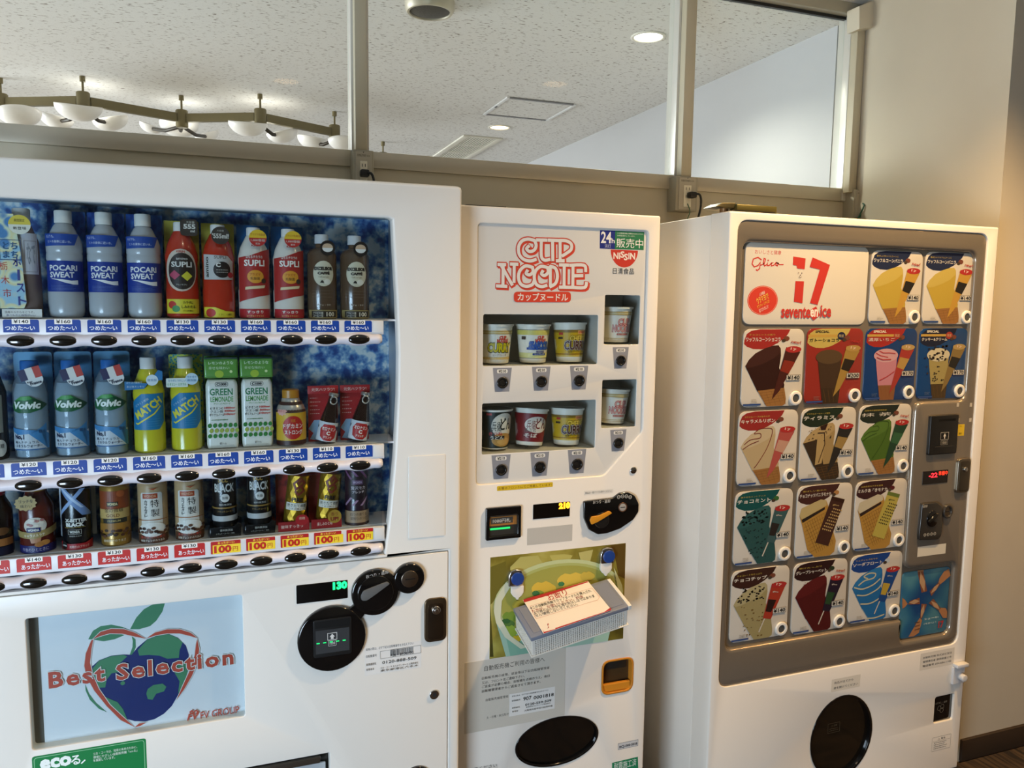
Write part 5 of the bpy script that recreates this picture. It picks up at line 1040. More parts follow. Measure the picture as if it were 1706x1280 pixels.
# coin return, delivery oval, small stickers
x0, z0, x1, z1 = q_cr; bm = bmesh.new(); plate(bm, rrect(x0 - .002, z0 - .002, x1 + .002, z1 + .002, .024), [rrect(x0 + .003, z0 + .003, x1 - .003, z1 - .003, .02)], NY - .003, NY + .018, .0015); cr = from_bm('coin_return', bm, mat('#c07c22', .4), NM, smooth=35)
box('cup_back', mat('#4a3418', .5), x0, x1, NY + .0185, NY + .0195, z0, z1, 0, cr)
bm = bmesh.new(); bx(bm, x0 + .004, x1 - .004, NY + .002, NY + .012, z0 + .004, z0 + .026, .002); from_bm('cup_lip', bm, mat('#cb8526', .4), cr); box('coin_door', mat('#2a2620', .4), x0 + .012, x1 - .012, NY + .015, NY + .0183, z1 - .034, z1 - .008, .001, cr)
bm = bmesh.new(); plate(bm, ell(ocx, ocz, orx + .003, orz + .003, 44), [ell(ocx, ocz, orx - .003, orz - .003, 44)], NY - .0025, NY + .015, .001); fr_ = from_bm('delivery_ring', bm, M_GLOSSB, NM, smooth=35)
slab('delivery_window', mat('#0d0c0b', .08, coat=1.0), ell(ocx, ocz, orx - .004, orz - .004, 44), [], NY + .006, NY + .009, 0, fr_, smooth=False); box('delivery_box', mat('#2a241e', .6), ocx - orx, ocx + orx, NY + .022, .235, ocz - orz, ocz + orz, 0, NM)
A = PxArt(NY, Z5); q = quad([Z5(p) for p in ((1315, 872), (1476, 842), (1476, 890), (1315, 922))], NY); A.rect(*q, '#c6c6c6'); A.frame(*q, .0008, '#5a5c66'); A.ptext('BCJ-0001818', (1325, 902), (1468, 876), 24, '#33353c', .03); A.build('serial_sticker', wallmap(NY - .0001), NM)
A = PxArt(NY, Z5); A.ppoly([(1265, 1030), (1475, 980), (1480, 1130), (1268, 1185)], '#1d7d54'); A.ptext('耐震施工済', (1282, 1058), (1462, 1026), 60, '#dfe8e0', .04); A.build('green_sticker', wallmap(NY - .0001), NM)
A = PxArt(NY, Z5); A.ppoly([(50, 1080), (338, 1040), (338, 1120), (50, 1160)], '#d9d4ca'); A.ptext('ご注意ください', (70, 1090), (330, 1056), 30, '#3a3731', .02); A.build('caution_sticker', wallmap(NY - .0001), NM)
hz = NZT; a, b = atY(772, 340, .10).x, atY(858, 340, .10).x
box('top_hinge', mat('#2c2822', .4, .6), a, b - .03, .08, .15, hz - .0035, hz + .004, .001, NM)

# ------------------------------------------------------------------ sample cups in the windows
CY = .128
def cup(label, px_base, px_top_y, win, kind, lean=(0, 0)):
    b = atY(*px_base, CY); ztop = atY(px_base[0], px_top_y, CY - .03).z; H = ztop - b.z; H = min(max(H, .088), .108)
    if win >= 2: b.x = max(b.x, WQ[win][0] - .006 + .0495)
    t = thing('noodle_cup', label, 'noodle cup', (b.x, CY, WQ[win][1] - .0005), 'sample noodle cups in the vending machine windows')
    zb = max(.004, b.z - WQ[win][1]); R0, R1 = .0335, .0445
    if kind in ('udon', 'soba'): R0, R1 = .0345, .045
    T = Matrix.Translation((0, 0, zb)) @ Matrix.Rotation(math.radians(lean[0]), 4, 'X') @ Matrix.Rotation(math.radians(lean[1]), 4, 'Y')
    def put(name, prof, m, smooth=40):
        bm = bmesh.new(); lathe(bm, prof, 36); bmesh.ops.transform(bm, matrix=T, verts=bm.verts); return from_bm(name, bm, m, t, smooth=smooth)
    put('cup_body', [(0, .003), (R0 - .003, .003), (R0 - .001, 0), (R0, .001), (R1 - .001, H - .006), (R1 + .002, H - .006), (R1 + .0025, H - .001), (R1 - .001, H - .001), (R1 - .003, H - .004)], mat('#efe8d8', .45))
    put('lid', [(0, H - .0025), (R1 - .003, H - .003), (R1 + .001, H - .0005)], mat('#a49c90', .35, .3))
    if zb > .006:
        bm = bmesh.new(); lathe(bm, [(0, 0), (.012, 0), (.012, .0015), (.004, .002), (.004, zb + .001), (0, zb + .001)], 12); from_bm('stand', bm, mat('#b4aa98', .3), t)
    Rf = lambda v: R0 + (R1 - R0) * v / H
    A = Art(); W = .075
    def band(z0, z1, c): A.rect(-W, z0 * H, W, z1 * H, c)
    if kind == 'plain':
        band(.1, .115, '#b59a5c'); band(.06, .07, '#b59a5c'); band(.76, .86, '#b59c60'); band(.785, .835, '#cbb98a'); A.text('CUP', .006, .575 * H, .036, .016, '#b5353a', .06); A.text('NOODLE', .003, .39 * H, .058, .018, '#b5353a', .06); A.text('CUP', .006, .575 * H, .036, .016, '#ddb8ae', -.0); A.text('NOODLE', .003, .39 * H, .058, .018, '#ddb8ae', 0); A.rect(-.014, .2 * H, .02, .25 * H, '#a83a34', .002); A.text('カップヌードル', .003, .225 * H, .03, .0035, '#ddd6c6', .02)
    elif kind in ('curry', 'seafood'):
        if kind == 'curry': band(.74, .83, '#b79c5a'); band(.765, .805, '#d2c08c'); band(.10, .16, '#cfb070'); nm, c1_, c2_ = 'CURRY', '#c8b81c', '#2c1f12'
        else: band(.72, .84, '#d9cc6a'); band(.13, .26, '#ddd58e'); band(.845, .855, '#4a4638'); band(.115, .125, '#4a4638'); nm, c1_, c2_ = 'SEAFOOD', '#e0dccb', '#20408a'
        A.text('CUP', .006, .655 * H, .018, .0075, '#c0483c', .07); A.text('NOODLE', .006, .575 * H, .03, .0085, '#c0483c', .07)
        if kind == 'curry': A.text(nm, 0, .40 * H, .062, .022, c2_, .09); A.lay(2); A.text(nm, 0, .405 * H, .062, .021, c1_, .05); A.text('ビーフカレー味', .0, .215 * H, .036, .005, '#2c1f12', .05)
        else: A.text(nm, .004, .45 * H, .056, .019, c2_, .08); A.rect(-.03, .34 * H, .036, .40 * H, c2_); A.lay(1); A.text(nm, .004, .45 * H, .056, .019, '#2c56a8', .04); A.text('NOODLE', .006, .29 * H, .022, .0045, '#20408a', .05); A.rect(-.014, .2 * H, .022, .25 * H, '#20408a', .002); A.text('シーフード', .004, .225 * H, .026, .0035, '#ddd6c6', .04); A.rect(-.046, .6 * H, -.034, .68 * H, '#4a3c34', .001)
    elif kind == 'cheese':
        band(.16, .81, '#c9a21c'); band(.74, .81, '#8a6a24'); band(.19, .21, '#7a4a18'); band(.13, .155, '#d8b84a'); A.rect(.006, .70 * H, .032, .80 * H, '#d8a05c'); A.text('CUP NOODLE', .019, .75 * H, .022, .005, '#c0483c', .04); A.rect(-.046, .68 * H, -.034, .74 * H, '#b5382c', .001); A.rect(-.048, .58 * H, -.034, .63 * H, '#3a2a1c')
        A.text('CHEESE', .008, .60 * H, .046, .0125, '#3a2412', .09); A.lay(2); A.text('CHEESE', .008, .60 * H, .046, .0125, '#e2c24a', .04); A.text('CURRY', .003, .42 * H, .062, .022, '#2f1814', .09); A.lay(1); A.text('CURRY', .003, .42 * H, .062, .022, '#d8cfc0', .06); A.lay(1); A.text('CURRY', .003, .42 * H, .062, .022, '#4a1e1c', .03); A.text('欧風チーズカレー味', .004, .255 * H, .044, .0045, '#2f1814', .05)
    elif kind == 'udon':
        band(.035, .95, '#1c2318'); A.ell(.012, .60 * H, .034, .31 * H, '#ddd6c6'); A.ell(.01, .24 * H, .03, .17 * H, '#b98a44'); A.ell(.014, .2 * H, .02, .09 * H, '#cfa05a'); A.text('どん', .018, .64 * H, .034, .03, '#161a14', .09); A.text('兵衛', -.008, .58 * H, .026, .026, '#161a14', .07); A.text('きつね', -.01, .40 * H, .034, .0085, '#b5302a', .05); A.rect(-.03, .26 * H, .014, .34 * H, '#1c1a16'); A.text('うどん', -.006, .30 * H, .034, .009, '#e4dccb', .05); A.rect(-.036, .86 * H, -.022, .91 * H, '#b5302a')
    else:
        band(.10, .86, '#7e1a1c'); A.ell(.004, .56 * H, .034, .22 * H, '#ddd2c4'); A.text('どん', .016, .6 * H, .032, .028, '#701416', .09); A.text('兵衛', -.012, .55 * H, .026, .024, '#701416', .07); A.text('天ぷら', -.014, .40 * H, .03, .0075, '#2f4a34', .05); A.rect(-.034, .21 * H, .01, .33 * H, '#6e1416'); A.text('そば', -.012, .27 * H, .034, .0105, '#e4d8ca', .05); band(.09, .1, '#ddd6c6')
    cm = cylmap(Rf); A.build('cup_print', lambda u, v, o: tuple(T @ Vector(cm(u, v, o))), t, .005)
P6 = lambda x, y: (790 + x * .1231, 500 + y * .1231)
cup('curry flavour noodle cup with yellow capitals, upper left window', P6(285, 855), P6(0, 330)[1], 0, 'curry'); cup('seafood noodle cup with blue capitals, upper window', P6(790, 850), P6(0, 335)[1], 0, 'seafood'); cup('yellow cheese curry noodle cup in the upper window', P6(1285, 835), P6(0, 310)[1], 0, 'cheese', (-2, 0))
cup('black and green udon noodle cup in the lower window', Z3((265, 812)), Z3((0, 500))[1], 1, 'udon'); cup('dark red soba noodle cup leaning in the lower window', Z3((548, 790)), Z3((0, 505))[1], 1, 'soba', (-5, 5)); cup('yellow cheese curry noodle cup in the lower window', Z3((852, 785)), Z3((0, 500))[1], 1, 'cheese', (-3, 2))
cup('plain cream noodle cup with red letters in the small upper right window', Z2((1254, 1128)), Z2((0, 840))[1], 2, 'plain'); cup('plain cream noodle cup with red letters in the small lower right window', Z3((1222, 608)), Z3((0, 340))[1], 3, 'plain', (-2, 3))

# ------------------------------------------------------------------ chopstick box hung on the noodle machine
BLc, BRc, FLc = Vector((.6702, .0395, .7905)), Vector((.9388, .0395, .8375)), Vector((.6715, -.0735, .7562))
U = (BRc - BLc).normalized(); V_ = (FLc - BLc); V_ = (V_ - U * V_.dot(U)).normalized(); N_ = V_.cross(U) * -1
N_ = U.cross(V_) if U.cross(V_).z > 0 else V_.cross(U)
BW, BD_, BH = .275, .118, .066
TB = Matrix(((U.x, V_.x, N_.x, BLc.x), (U.y, V_.y, N_.y, BLc.y), (U.z, V_.z, N_.z, BLc.z), (0, 0, 0, 1)))   # local: u along, v out from the machine, w up (0 at lid top)
bt = thing('chopstick_box', 'white perforated basket with translucent grey lid hung askew on the noodle machine', 'basket', TB @ Vector((BW / 2, BD_ / 2, -BH)), world=True)
def tb(bm): bmesh.ops.transform(bm, matrix=TB, verts=bm.verts)
M_BSK = mat('#e2ddd2', .45)
def grid_panel(name, o, eu, ew, nu, nw, hole=.55, th=.0015, en=None):
    """perforated panel: o origin, eu / ew edge vectors in basket space, en outward normal"""
    bm = bmesh.new(); eu, ew, o = Vector(eu), Vector(ew), Vector(o); en = Vector(en) * th
    g = {}
    cu = sorted([i / nu for i in range(nu + 1)] + [(i + .5 - hole / 2) / nu for i in range(1, nu - 1)] + [(i + .5 + hole / 2) / nu for i in range(1, nu - 1)])
    cw = sorted([i / nw for i in range(nw + 1)] + [(i + .5 - hole / 2) / nw for i in range(nw)] + [(i + .5 + hole / 2) / nw for i in range(nw)])
    def isin(c, arr, n, lo, hi):
        k = c * n; i = int(k); return lo <= i < hi and abs(k - i - .5) < hole / 2
    def vert(i, j, s):
        key = (i, j, s)
        if key not in g: g[key] = bm.verts.new(o + eu * cu[i] + ew * cw[j] + (en if s else Vector()))
        return g[key]
    solid = lambda i, j: 0 <= i < len(cu) - 1 and 0 <= j < len(cw) - 1 and not (isin((cu[i] + cu[i + 1]) / 2, cu, nu, 1, nu - 1) and isin((cw[j] + cw[j + 1]) / 2, cw, nw, 0, nw))
    for i in range(len(cu) - 1):
        for j in range(len(cw) - 1):
            if not solid(i, j): continue
            for s in (0, 1): bm.faces.new([vert(a, b, s) for a, b in ((i, j), (i + 1, j), (i + 1, j + 1), (i, j + 1))])
            for (a, b, di, dj) in (((i, j), (i + 1, j), 0, -1), ((i + 1, j), (i + 1, j + 1), 1, 0), ((i + 1, j + 1), (i, j + 1), 0, 1), ((i, j + 1), (i, j), -1, 0)):
                if not solid(i + di, j + dj): bm.faces.new([vert(*a, 0), vert(*b, 0), vert(*b, 1), vert(*a, 1)])
    tb(bm); return from_bm(name, bm, M_BSK, bt)
i_ = .006
grid_panel('perforated_front', (i_, BD_ - .008, -BH), (BW - 2 * i_, 0, 0), (0, 0, .052), 44, 9, .55, .0015, (0, 1, 0))
grid_panel('perforated_side', (i_, .006, -BH), (0, BD_ - .014, 0), (0, 0, .052), 16, 9, .5, .0015, (-1, 0, 0)); grid_panel('perforated_side', (BW - i_, .006, -BH), (0, BD_ - .014, 0), (0, 0, .052), 16, 9, .5, .0015, (1, 0, 0))
bm = bmesh.new(); bx(bm, i_, BW - i_, .004, .006, -BH, -.0135); bx(bm, i_, BW - i_, .006, BD_ - .0065, -BH - .002, -BH); tb(bm); from_bm('basket_back', bm, M_BSK, bt)
for z, e in ((-BH - .002, .003), (-.0172, .002)):
    bm = bmesh.new()
    for a, b in (((i_ - e, BD_ - .0065), (BW - i_ + e, BD_ - .0035)), ((i_ - e - .002, .004), (i_ - .0016, BD_ - .0035)), ((BW - i_ + .0016, .004), (BW - i_ + e + .002, BD_ - .0035))): bx(bm, a[0], b[0], a[1], b[1], z, z + .0035, .0008, 1)
    tb(bm); from_bm('rim_bar', bm, M_BSK, bt)
lidm = glass_mat('frosted_lid', '#c9cede', diffuse=.72, dcol='#8f95a4', rough=.25, refl=.7)
bm = bmesh.new(); bx(bm, 0, BW, .001, BD_, -.013, 0, .003); tb(bm); lid_ = from_bm('lid', bm, lidm, bt, smooth=30)
bm = bmesh.new(); bx(bm, .012, BW - .012, .012, BD_ - .012, .0002, .0012, .0004, 1); tb(bm); from_bm('lid_panel', bm, lidm, lid_)
bm = bmesh.new(); bx(bm, BW - .006, BW + .003, .004, BD_ + .001, -.012, .001, .001); tb(bm); from_bm('end_strip', bm, M_BSK, lid_)
# bundles of chopsticks inside, in coloured sleeves
for k, (c, y) in enumerate((('#b06a92', .03), ('#d6cdb6', .05), ('#b98aa4', .07), ('#d9d2c0', .09))):
    bm = bmesh.new(); bx(bm, .02, BW - .03, y - .007, y + .007, -.036, -.022, .003); tb(bm); tag(from_bm('chopstick_bundle', bm, mat(c, .6), smooth=30), ('pink', 'cream', 'mauve', 'pale buff')[k] + ' sleeve of chopsticks lying inside the hanging basket', 'chopsticks', 'chopsticks in the basket')
# notice card resting on the lid, slightly over its front edge
Zk = zoom(840, 900, .164)
def on_lid(px, w=.002):
    d = ray(*px); P0 = TB @ Vector((0, 0, w)); return CAM + d * ((P0 - CAM).dot(N_) / d.dot(N_))
inv = TB.inverted(); cq = [inv @ on_lid(Zk(p)) for p in ((190, 610), (850, 420), (1090, 715), (400, 955))]
bm = bmesh.new(); vs0 = [bm.verts.new(TB @ Vector((c.x, c.y, .0018))) for c in cq]; vs1 = [bm.verts.new(TB @ Vector((c.x, c.y, .003))) for c in cq]
bm.faces.new(vs1); bm.faces.new(vs0[::-1])
for i in range(4): bm.faces.new((vs0[i], vs0[(i + 1) % 4], vs1[(i + 1) % 4], vs1[i]))
nc = tag(from_bm('notice_card', bm, mat('#e8dfd2', .35, coat=.4)), 'cream notice card with red heading lying on the basket lid', 'notice')
A = Art()
def lu(p): c = inv @ on_lid(Zk(p), .003); return (c.x, -c.y)
def ltext(s, l, r, h, c, b=.02):
    a, b2 = Vector(lu(l)), Vector(lu(r)); m = ((l[0] + r[0]) / 2, (l[1] + r[1]) / 2); hh = (Vector(lu((m[0], m[1] - h / 2))) - Vector(lu((m[0], m[1] + h / 2)))).length; d = b2 - a
    A.text(s, (a.x + b2.x) / 2, (a.y + b2.y) / 2, d.length, hh, c, b, rot=math.atan2(d.y, d.x))
A.poly([lu(p) for p in ((192, 605), (845, 420), (855, 428), (700, 478), (400, 578), (205, 635))], '#a8262c'); A.poly([lu(p) for p in ((520, 895), (1020, 730), (1080, 685), (1088, 714), (402, 950), (390, 905), (402, 935), (520, 905))], '#a8262c')
A.stroke([lu(p) for p in ((265, 672), (890, 488), (968, 580), (950, 610), (330, 800), (315, 790))], .0006, '#c46a4a', True)
ltext('お断り', (438, 585), (632, 525), 76, '#b02a2a', .04)
for k, (s, l, r) in enumerate((('※この自動販売機でカップヌードルを購入され', (265, 695), (880, 515)), ('た方が、お使いください。料金', (282, 728), (800, 572)), ('より持ち込んだかた用のおはしはではありま', (300, 748), (915, 568)), ('せん!使用しないでください。', (316, 775), (745, 652)))): ltext(s, l, r, 30, '#2a2420' if k != 1 else '#8a2c26', .035)
A.poly([lu(p) for p in ((438, 855), (452, 850), (446, 880), (458, 888), (440, 905), (448, 885))], '#9c1f22')
A.build('card_print', lambda u, v, o: tuple(TB @ Vector((u, -v, .003 + o))), nc)
# two magnet clips holding the basket
for lab, c0, c1_ in (('lower left blue-faced magnet clip holding the basket', (861, 965), (861.5, 985)), ('upper right blue-faced magnet clip holding the basket', (1013, 928), (1009, 946))):
    c = xz(c0, NY - .006); t = thing('magnet_clip', lab, 'magnet clip', (c[0], NY - .005, c[1]), 'magnet clips on the poster', world=True)
    bm = bmesh.new(); plate(bm, [(x + c[0] - .003, z + c[1] + .003) for x, z in rpoly([(-.0205, -.021), (.0205, -.021), (.0205, .006), (.015, .020), (0, .0235), (-.015, .020), (-.0205, .006)], .004)], [], NY - .010, NY - .0012, .003); from_bm('clip_body', bm, M_CHROME, t, smooth=35)
    bm = bmesh.new(); plate(bm, ell(c[0] + .0005, c[1] + .002, .0172, .0172, 28), [], NY - .014, NY - .0102, .0015); from_bm('blue_disc', bm, mat('#1f3f86', .35), t, smooth=35)
    b = xz(c1_, NY - .006); bm = bmesh.new(); plate(bm, [(x + b[0], z + b[1]) for x, z in rpoly([(-.017, .014), (-.017, -.004), (-.011, -.013), (-.004, -.017), (-.003, -.022), (.003, -.022), (.004, -.017), (.011, -.013), (.017, -.004), (.017, .014)], .003)], [], NY - .0098, NY - .0035, .001); from_bm('white_hook', bm, M_BSK, t, smooth=35)

# ================================================================== ice cream vending machine
IY = 0.0
IX0, IX1, IZT = 1.2485, 2.2265, 1.8125
IM = thing('ice_cream_vending_machine', 'white ice cream vending machine with grey panel of cone pictures, rightmost of the three machines', 'vending machine', ((IX0 + IX1) / 2, .38, 0), world=True)
M_WI = mat('#ebe4d8', .36, noise=.012, nscale=3, name='ivory_enamel')
Z6, Z7, Z8, Z9, ZA, ZB_ = zoom(1080, 330, .2735), zoom(1400, 350, .2578), zoom(1200, 670, .2032), zoom(1480, 660, .2656), zoom(1180, 900, .2696), zoom(1180, 1060, .3083)
gq = [xz(p) for p in ((1231, 368), (1646, 389.5), (1596, 1070), (1196.5, 1149))]
gx0 = (gq[0][0] + gq[3][0]) / 2; gx1 = (xz((1646, 420))[0] + xz((1612, 850))[0]) / 2; gz1 = (xz((1255, 368))[1] + xz((1632, 388))[1]) / 2; gz0 = (xz((1220, 1145.5))[1] + xz((1573.6, 1075))[1]) / 2
grey = rrect(gx0, gz0, gx1, gz1, .034, 8)
rc = [xz(ZB_(p)) for p in ((553, 590), (885, 450), (770, 315))]; rcx = (rc[0][0] + rc[1][0]) / 2; rr_ = (rc[1][0] - rc[0][0]) / 2; rcz = rc[2][1] - rr_ * 1.12
q_ret = quad([ZB_(p) for p in ((1225, 330), (1328, 313), (1320, 450), (1220, 473))], 0)
slab('door', M_WI, rrect(IX0, .06, IX1, IZT, .006), [grey, ell(rcx, rcz, rr_, rr_ * 1.12, 40), rrect(*q_ret, .008)], 0, .03, .005, IM, hch=.0025)
box('door_edge', M_WI, IX0 + .001, IX1 - .001, .0305, .083, .06, IZT - .001, 0, IM)
box('cabinet', M_WI, IX0 + .002, IX1 - .002, .0865, .72, .05, IZT - .002, .004, IM)
for xx in (IX0 + .06, IX1 - .06):
    for yy in (.15, .7):
        bm = bmesh.new(); lathe(bm, [(0, .05), (.02, .05), (.02, .012), (.03, .01), (.03, 0), (0, 0)], 14, xx, yy); from_bm('foot', bm, M_DARK, IM)
# grey bezel with the stepped opening round the picture cards
M_BEZ = mat('#8c8172', .24, .5, noise=.03, nscale=60, coat=.3, name='champagne_grey_plastic')
CYP = .017
inn = [(1237, 404), (1628, 420), (1606, 664), (1526, 672), (1506, 949), (1590, 938), (1581, 1056), (1501, 1069), (1500, 1033), (1211, 1084)]
P = [xz(p, .008) for p in inn]
ix0 = (P[0][0] + P[9][0]) / 2; ix1 = (P[1][0] + P[2][0]) / 2; it = (P[0][1] + P[1][1]) / 2; mx = (P[3][0] + P[4][0]) / 2; m1 = (P[2][1] + P[3][1]) / 2; m2 = (P[4][1] + P[5][1]) / 2; lx = (P[5][0] + P[6][0]) / 2; lb = (P[6][1] + P[7][1]) / 2; bx_ = (P[7][0] + P[8][0]) / 2; bz = (P[8][1] + P[9][1]) / 2
inner = rpoly([(ix0, it), (ix0, bz), (bx_, bz), (bx_, lb), (lx, lb), (lx, m2), (mx, m2), (mx, m1), (ix1, m1), (ix1, it)], [.026, .022, .006, .02, .03, .02, .03, .03, .03, .03], 8)
bez = slab('bezel', M_BEZ, offs(ccw(grey), .001), [inner], .004, .02, .003, IM, hch=.012)
bm = bmesh.new(); plate(bm, offs(ccw(grey), .004), [], .0205, .024); from_bm('panel_ground', bm, M_BEZ, IM)

CARDQ = [  # TL, TR, BR, BL in photo pixels
    [Z6((590, 265)), Z6((1335, 300)), Z6((1330, 770)), Z6((580, 772))],
    [(1451.6, 415.7), (1536.6, 421), (1532.8, 540), (1447.7, 540.8)], [(1541.8, 419.6), (1624.3, 422), (1619, 540.8), (1536.6, 539.5)],
    [(1237, 547.4), (1339.3, 548.8), (1335.7, 676), (1235.9, 679)], [(1345.3, 547), (1437, 547.4), (1434, 672), (1339, 673)], [(1443.8, 547.2), (1527.6, 547.2), (1522.5, 665.8), (1436.8, 667.6)], [(1532.8, 547.2), (1612.7, 547), (1606, 663), (1526.3, 665)],
    [(1230.5, 685.2), (1329.6, 683.2), (1325, 805), (1227.4, 810.8)], [(1335, 681.2), (1425.6, 677.7), (1421.5, 797), (1331, 803)], [(1431.7, 675.7), (1518, 673), (1513, 787.9), (1427.6, 793)],
    [(1224.4, 820.4), (1323, 813.3), (1314.8, 935), (1221.8, 943)], [(1329, 810.2), (1420.5, 804.5), (1414.4, 925), (1324, 930)], [(1426.6, 803), (1511, 797), (1505.8, 911.8), (1420.5, 918)],
    [(1219, 951.2), (1315.6, 942.3), (1310.8, 1057.7), (1215, 1072.5)], [(1322.9, 940.4), (1412.4, 929), (1406.5, 1047), (1317.5, 1056.9)], [(1418.6, 927), (1503.5, 917.5), (1498, 1029), (1411.9, 1038.8)]]
CQ = [quad(c, CYP) for c in CARDQ]
def card_base(q, colr, name='product_card', r=.026):
    bm = bmesh.new(); plate(bm, rrect(*q, r, 6), [], CYP, .0203, .0006); return from_bm(name, bm, colr if isinstance(colr, bpy.types.Material) else mat(colr, .25, coat=.4), IM, smooth=35)
# --- logo card
Q = CQ[0]; lc = card_base(Q, '#cdc6b8', 'logo_card'); A = PxArt(CYP, Z6); RD = '#b8342c'
A.ptext('おいしさと健康', (650, 328), (810, 332), 27, RD, .02)
A.pstroke([(690, 378), (668, 362), (640, 372), (632, 402), (645, 420), (668, 412), (682, 392), (678, 430), (664, 442), (655, 436)], 8, RD); A.pstroke([(684, 410), (706, 400), (714, 372), (705, 368), (700, 395), (708, 415), (722, 405), (726, 395), (724, 412), (736, 412), (750, 396), (760, 394), (748, 400), (750, 414), (764, 410), (778, 394), (792, 398), (786, 414), (776, 408), (782, 394), (800, 406), (824, 406)], 7, RD); A.pdisc((730, 380), 5, RD)
A.ppoly([(883, 356), (958, 368), (952, 434), (906, 430), (902, 412), (880, 408)], RD); A.ppoly([(896, 506), (948, 508), (938, 642), (886, 632)], RD); A.ppoly([(1000, 362), (1106, 408), (1030, 652), (984, 640), (1044, 436), (982, 420)], RD)
for x, y in ((914, 456), (934, 458), (925, 470)): A.pdisc((x, y), 3.2, '#5a3a30', 10)
A.pstroke([(916, 480), (925, 486), (932, 480)], 3, '#5a3a30')
A.ptext('sevente', (810, 697), (984, 697), 60, RD, .03); A.ppoly([(988, 680), (1020, 660), (1044, 715), (1004, 746), (980, 716)], RD); A.ptext('en', (986, 702), (1030, 700), 42, '#e4d8cc', .03); A.ptext('ice', (1048, 690), (1110, 690), 68, RD, .03)
A.build('logo_print', wallmap(CYP), lc); A = PxArt(CYP, Z6)
ce, cx_ = A.c((697, 624)), A.c((697 + 92, 624)); A.poly(ell(ce[0], ce[1], cx_[0] - ce[0], .040, 32), '#c23a2c'); A.stroke(ell(ce[0], ce[1], (cx_[0] - ce[0]) * .94, .0378, 32), .0008, '#e0b49c', True)
for s, y, w, h, c in (('人気番組', -42, 62, 20, '#ecdccb'), ('ウラマヨ!で', -12, 130, 36, '#d9b24a'), ('セブンティーンアイスが', 22, 140, 20, '#e0a83c'), ('紹介されました!', 50, 104, 22, '#ecdccb')): A.text(s, *A.c((697 + y * .1, 624 + y)), w * .00031, h * .00046, c, .04, rot=.42)
A.build('red_oval_sticker', wallmap(CYP), lc)
# --- product cards
def ice_card(idx, label, head, title, sub, bg, body, price, wrap, kind='cone', special=None, new=False, wrapcol2='#2c2a28', waffle='#a0703a', extra=None, lid='#b5302c'):
    q = CQ[idx]; w, h = q[2] - q[0], q[3] - q[1]
    cb = card_base(q, bg); cb['label'] = label
    A = Art(); f = lambda u, v: (q[0] + u * w, q[1] + v * h); FP = lambda pts, c: A.poly([f(*p) for p in pts], c)
    T = lambda s, u, v, tw, th, c, b=.02, rot=0.0: A.text(s, *f(u, v), tw * w, th * h, c, b, rot=rot)
    # header blob
    FP([(.26, .995), (.76, .995), (.72, .93), (.66, .88), (.56, .82), (.44, .77), (.30, .74), (.16, .745), (.06, .775), (.012, .81), (.016, .86), (.05, .935), (.12, .975)], head)
    if special: T('SPECIAL', .26, .955, .24, .03, '#e8dfc6' if head != '#c9b25c' else '#3a3020', .05); A.rect(*f(.02, .885), *f(.58, .918), '#c9a24a'); A.ell(*f(.60, .90), .07 * w, .052 * h, special); T('限定', .60, .90, .09, .04, '#d8c08a', .02); T(title, .30, .845, .52, .045, '#e9e2d4' if head != '#c9b25c' else '#2f2a1c', .02)
    else: T(sub, .30, .925, .42, .022, '#c9b04e' , .01); T(title, .32, .865, .56, .05, '#e9e2d4', .02)
    A.ell(*f(.70, .875), .05 * w, .032 * h, extra or '#7a4430'); A.ell(*f(.655, .85), .035 * w, .022 * h, '#4a3a2a')
    if kind in ('cone', 'stick'):
        ic = [(.045, .53), (.10, .61), (.2, .69), (.34, .75), (.48, .785), (.57, .79), (.61, .75), (.62, .66), (.60, .5), (.70, .28), (.69, .2), (.26, .2)]
        FP(ic, body[0]); FP([(.045, .53), (.10, .61), (.2, .69), (.34, .75), (.48, .785), (.57, .79), (.61, .75), (.60, .69), (.50, .62), (.34, .56), (.18, .515), (.08, .505)], body[1])
        low = [(.26, .21), (.70, .24), (.735, .1), (.73, .03), (.68, .004), (.42, .004)]
        if kind == 'cone':
            FP(low, waffle); k = A.k
            for j in range(5): A.k = k; A.stroke([f(.31 + j * .09, .19), f(.40 + j * .085, .02)], .0007, '#7c5326'); A.k = k; A.stroke([f(.30 + j * .02, .18 - j * .035), f(.70, .215 - j * .035)], .0007, '#7c5326')
            A.k = k + 1
        else: FP([(.26, .21), (.70, .30), (.735, .1), (.73, .03), (.68, .004), (.42, .004)], body[0])
    elif kind == 'cup':
        FP([(.20, .60), (.62, .60), (.60, .2), (.28, .2)], body[0]); A.ell(*f(.40, .625), .235 * w, .095 * h, body[1], 28); FP([(.28, .21), (.62, .21), (.60, .004), (.32, .004)], waffle)
        k = A.k
        for j in range(4): A.k = k; A.stroke([f(.33 + j * .08, .19), f(.38 + j * .07, .02)], .0007, '#7c5326')
        A.k = k + 1
    else:  # wafer bar
        FP([(.05, .60), (.08, .70), (.42, .80), (.52, .78), (.56, .70), (.56, .60), (.74, .2), (.72, .05), (.64, .004), (.36, .004), (.22, .12), (.1, .48)], '#b98c3e'); FP([(.05, .60), (.08, .70), (.42, .80), (.52, .78), (.53, .71), (.1, .545)], body[0]); FP([(.09, .545), (.50, .69), (.50, .655), (.11, .50)], body[1])
        k = A.k; rn = random.Random(idx)
        for j in range(9): A.k = k; A.stroke([f(.13 + j * .018, .48 - j * .05), f(.53 + j * .02, .62 - j * .05)], .0008, '#94682a'); A.k = k; A.stroke([f(.15 + j * .042, .49 + j * .014), f(.40 + j * .036, .06 + j * .012)], .0008, '#94682a')
        A.k = k + 1
    return A, f, FP, T, cb, q, w, h
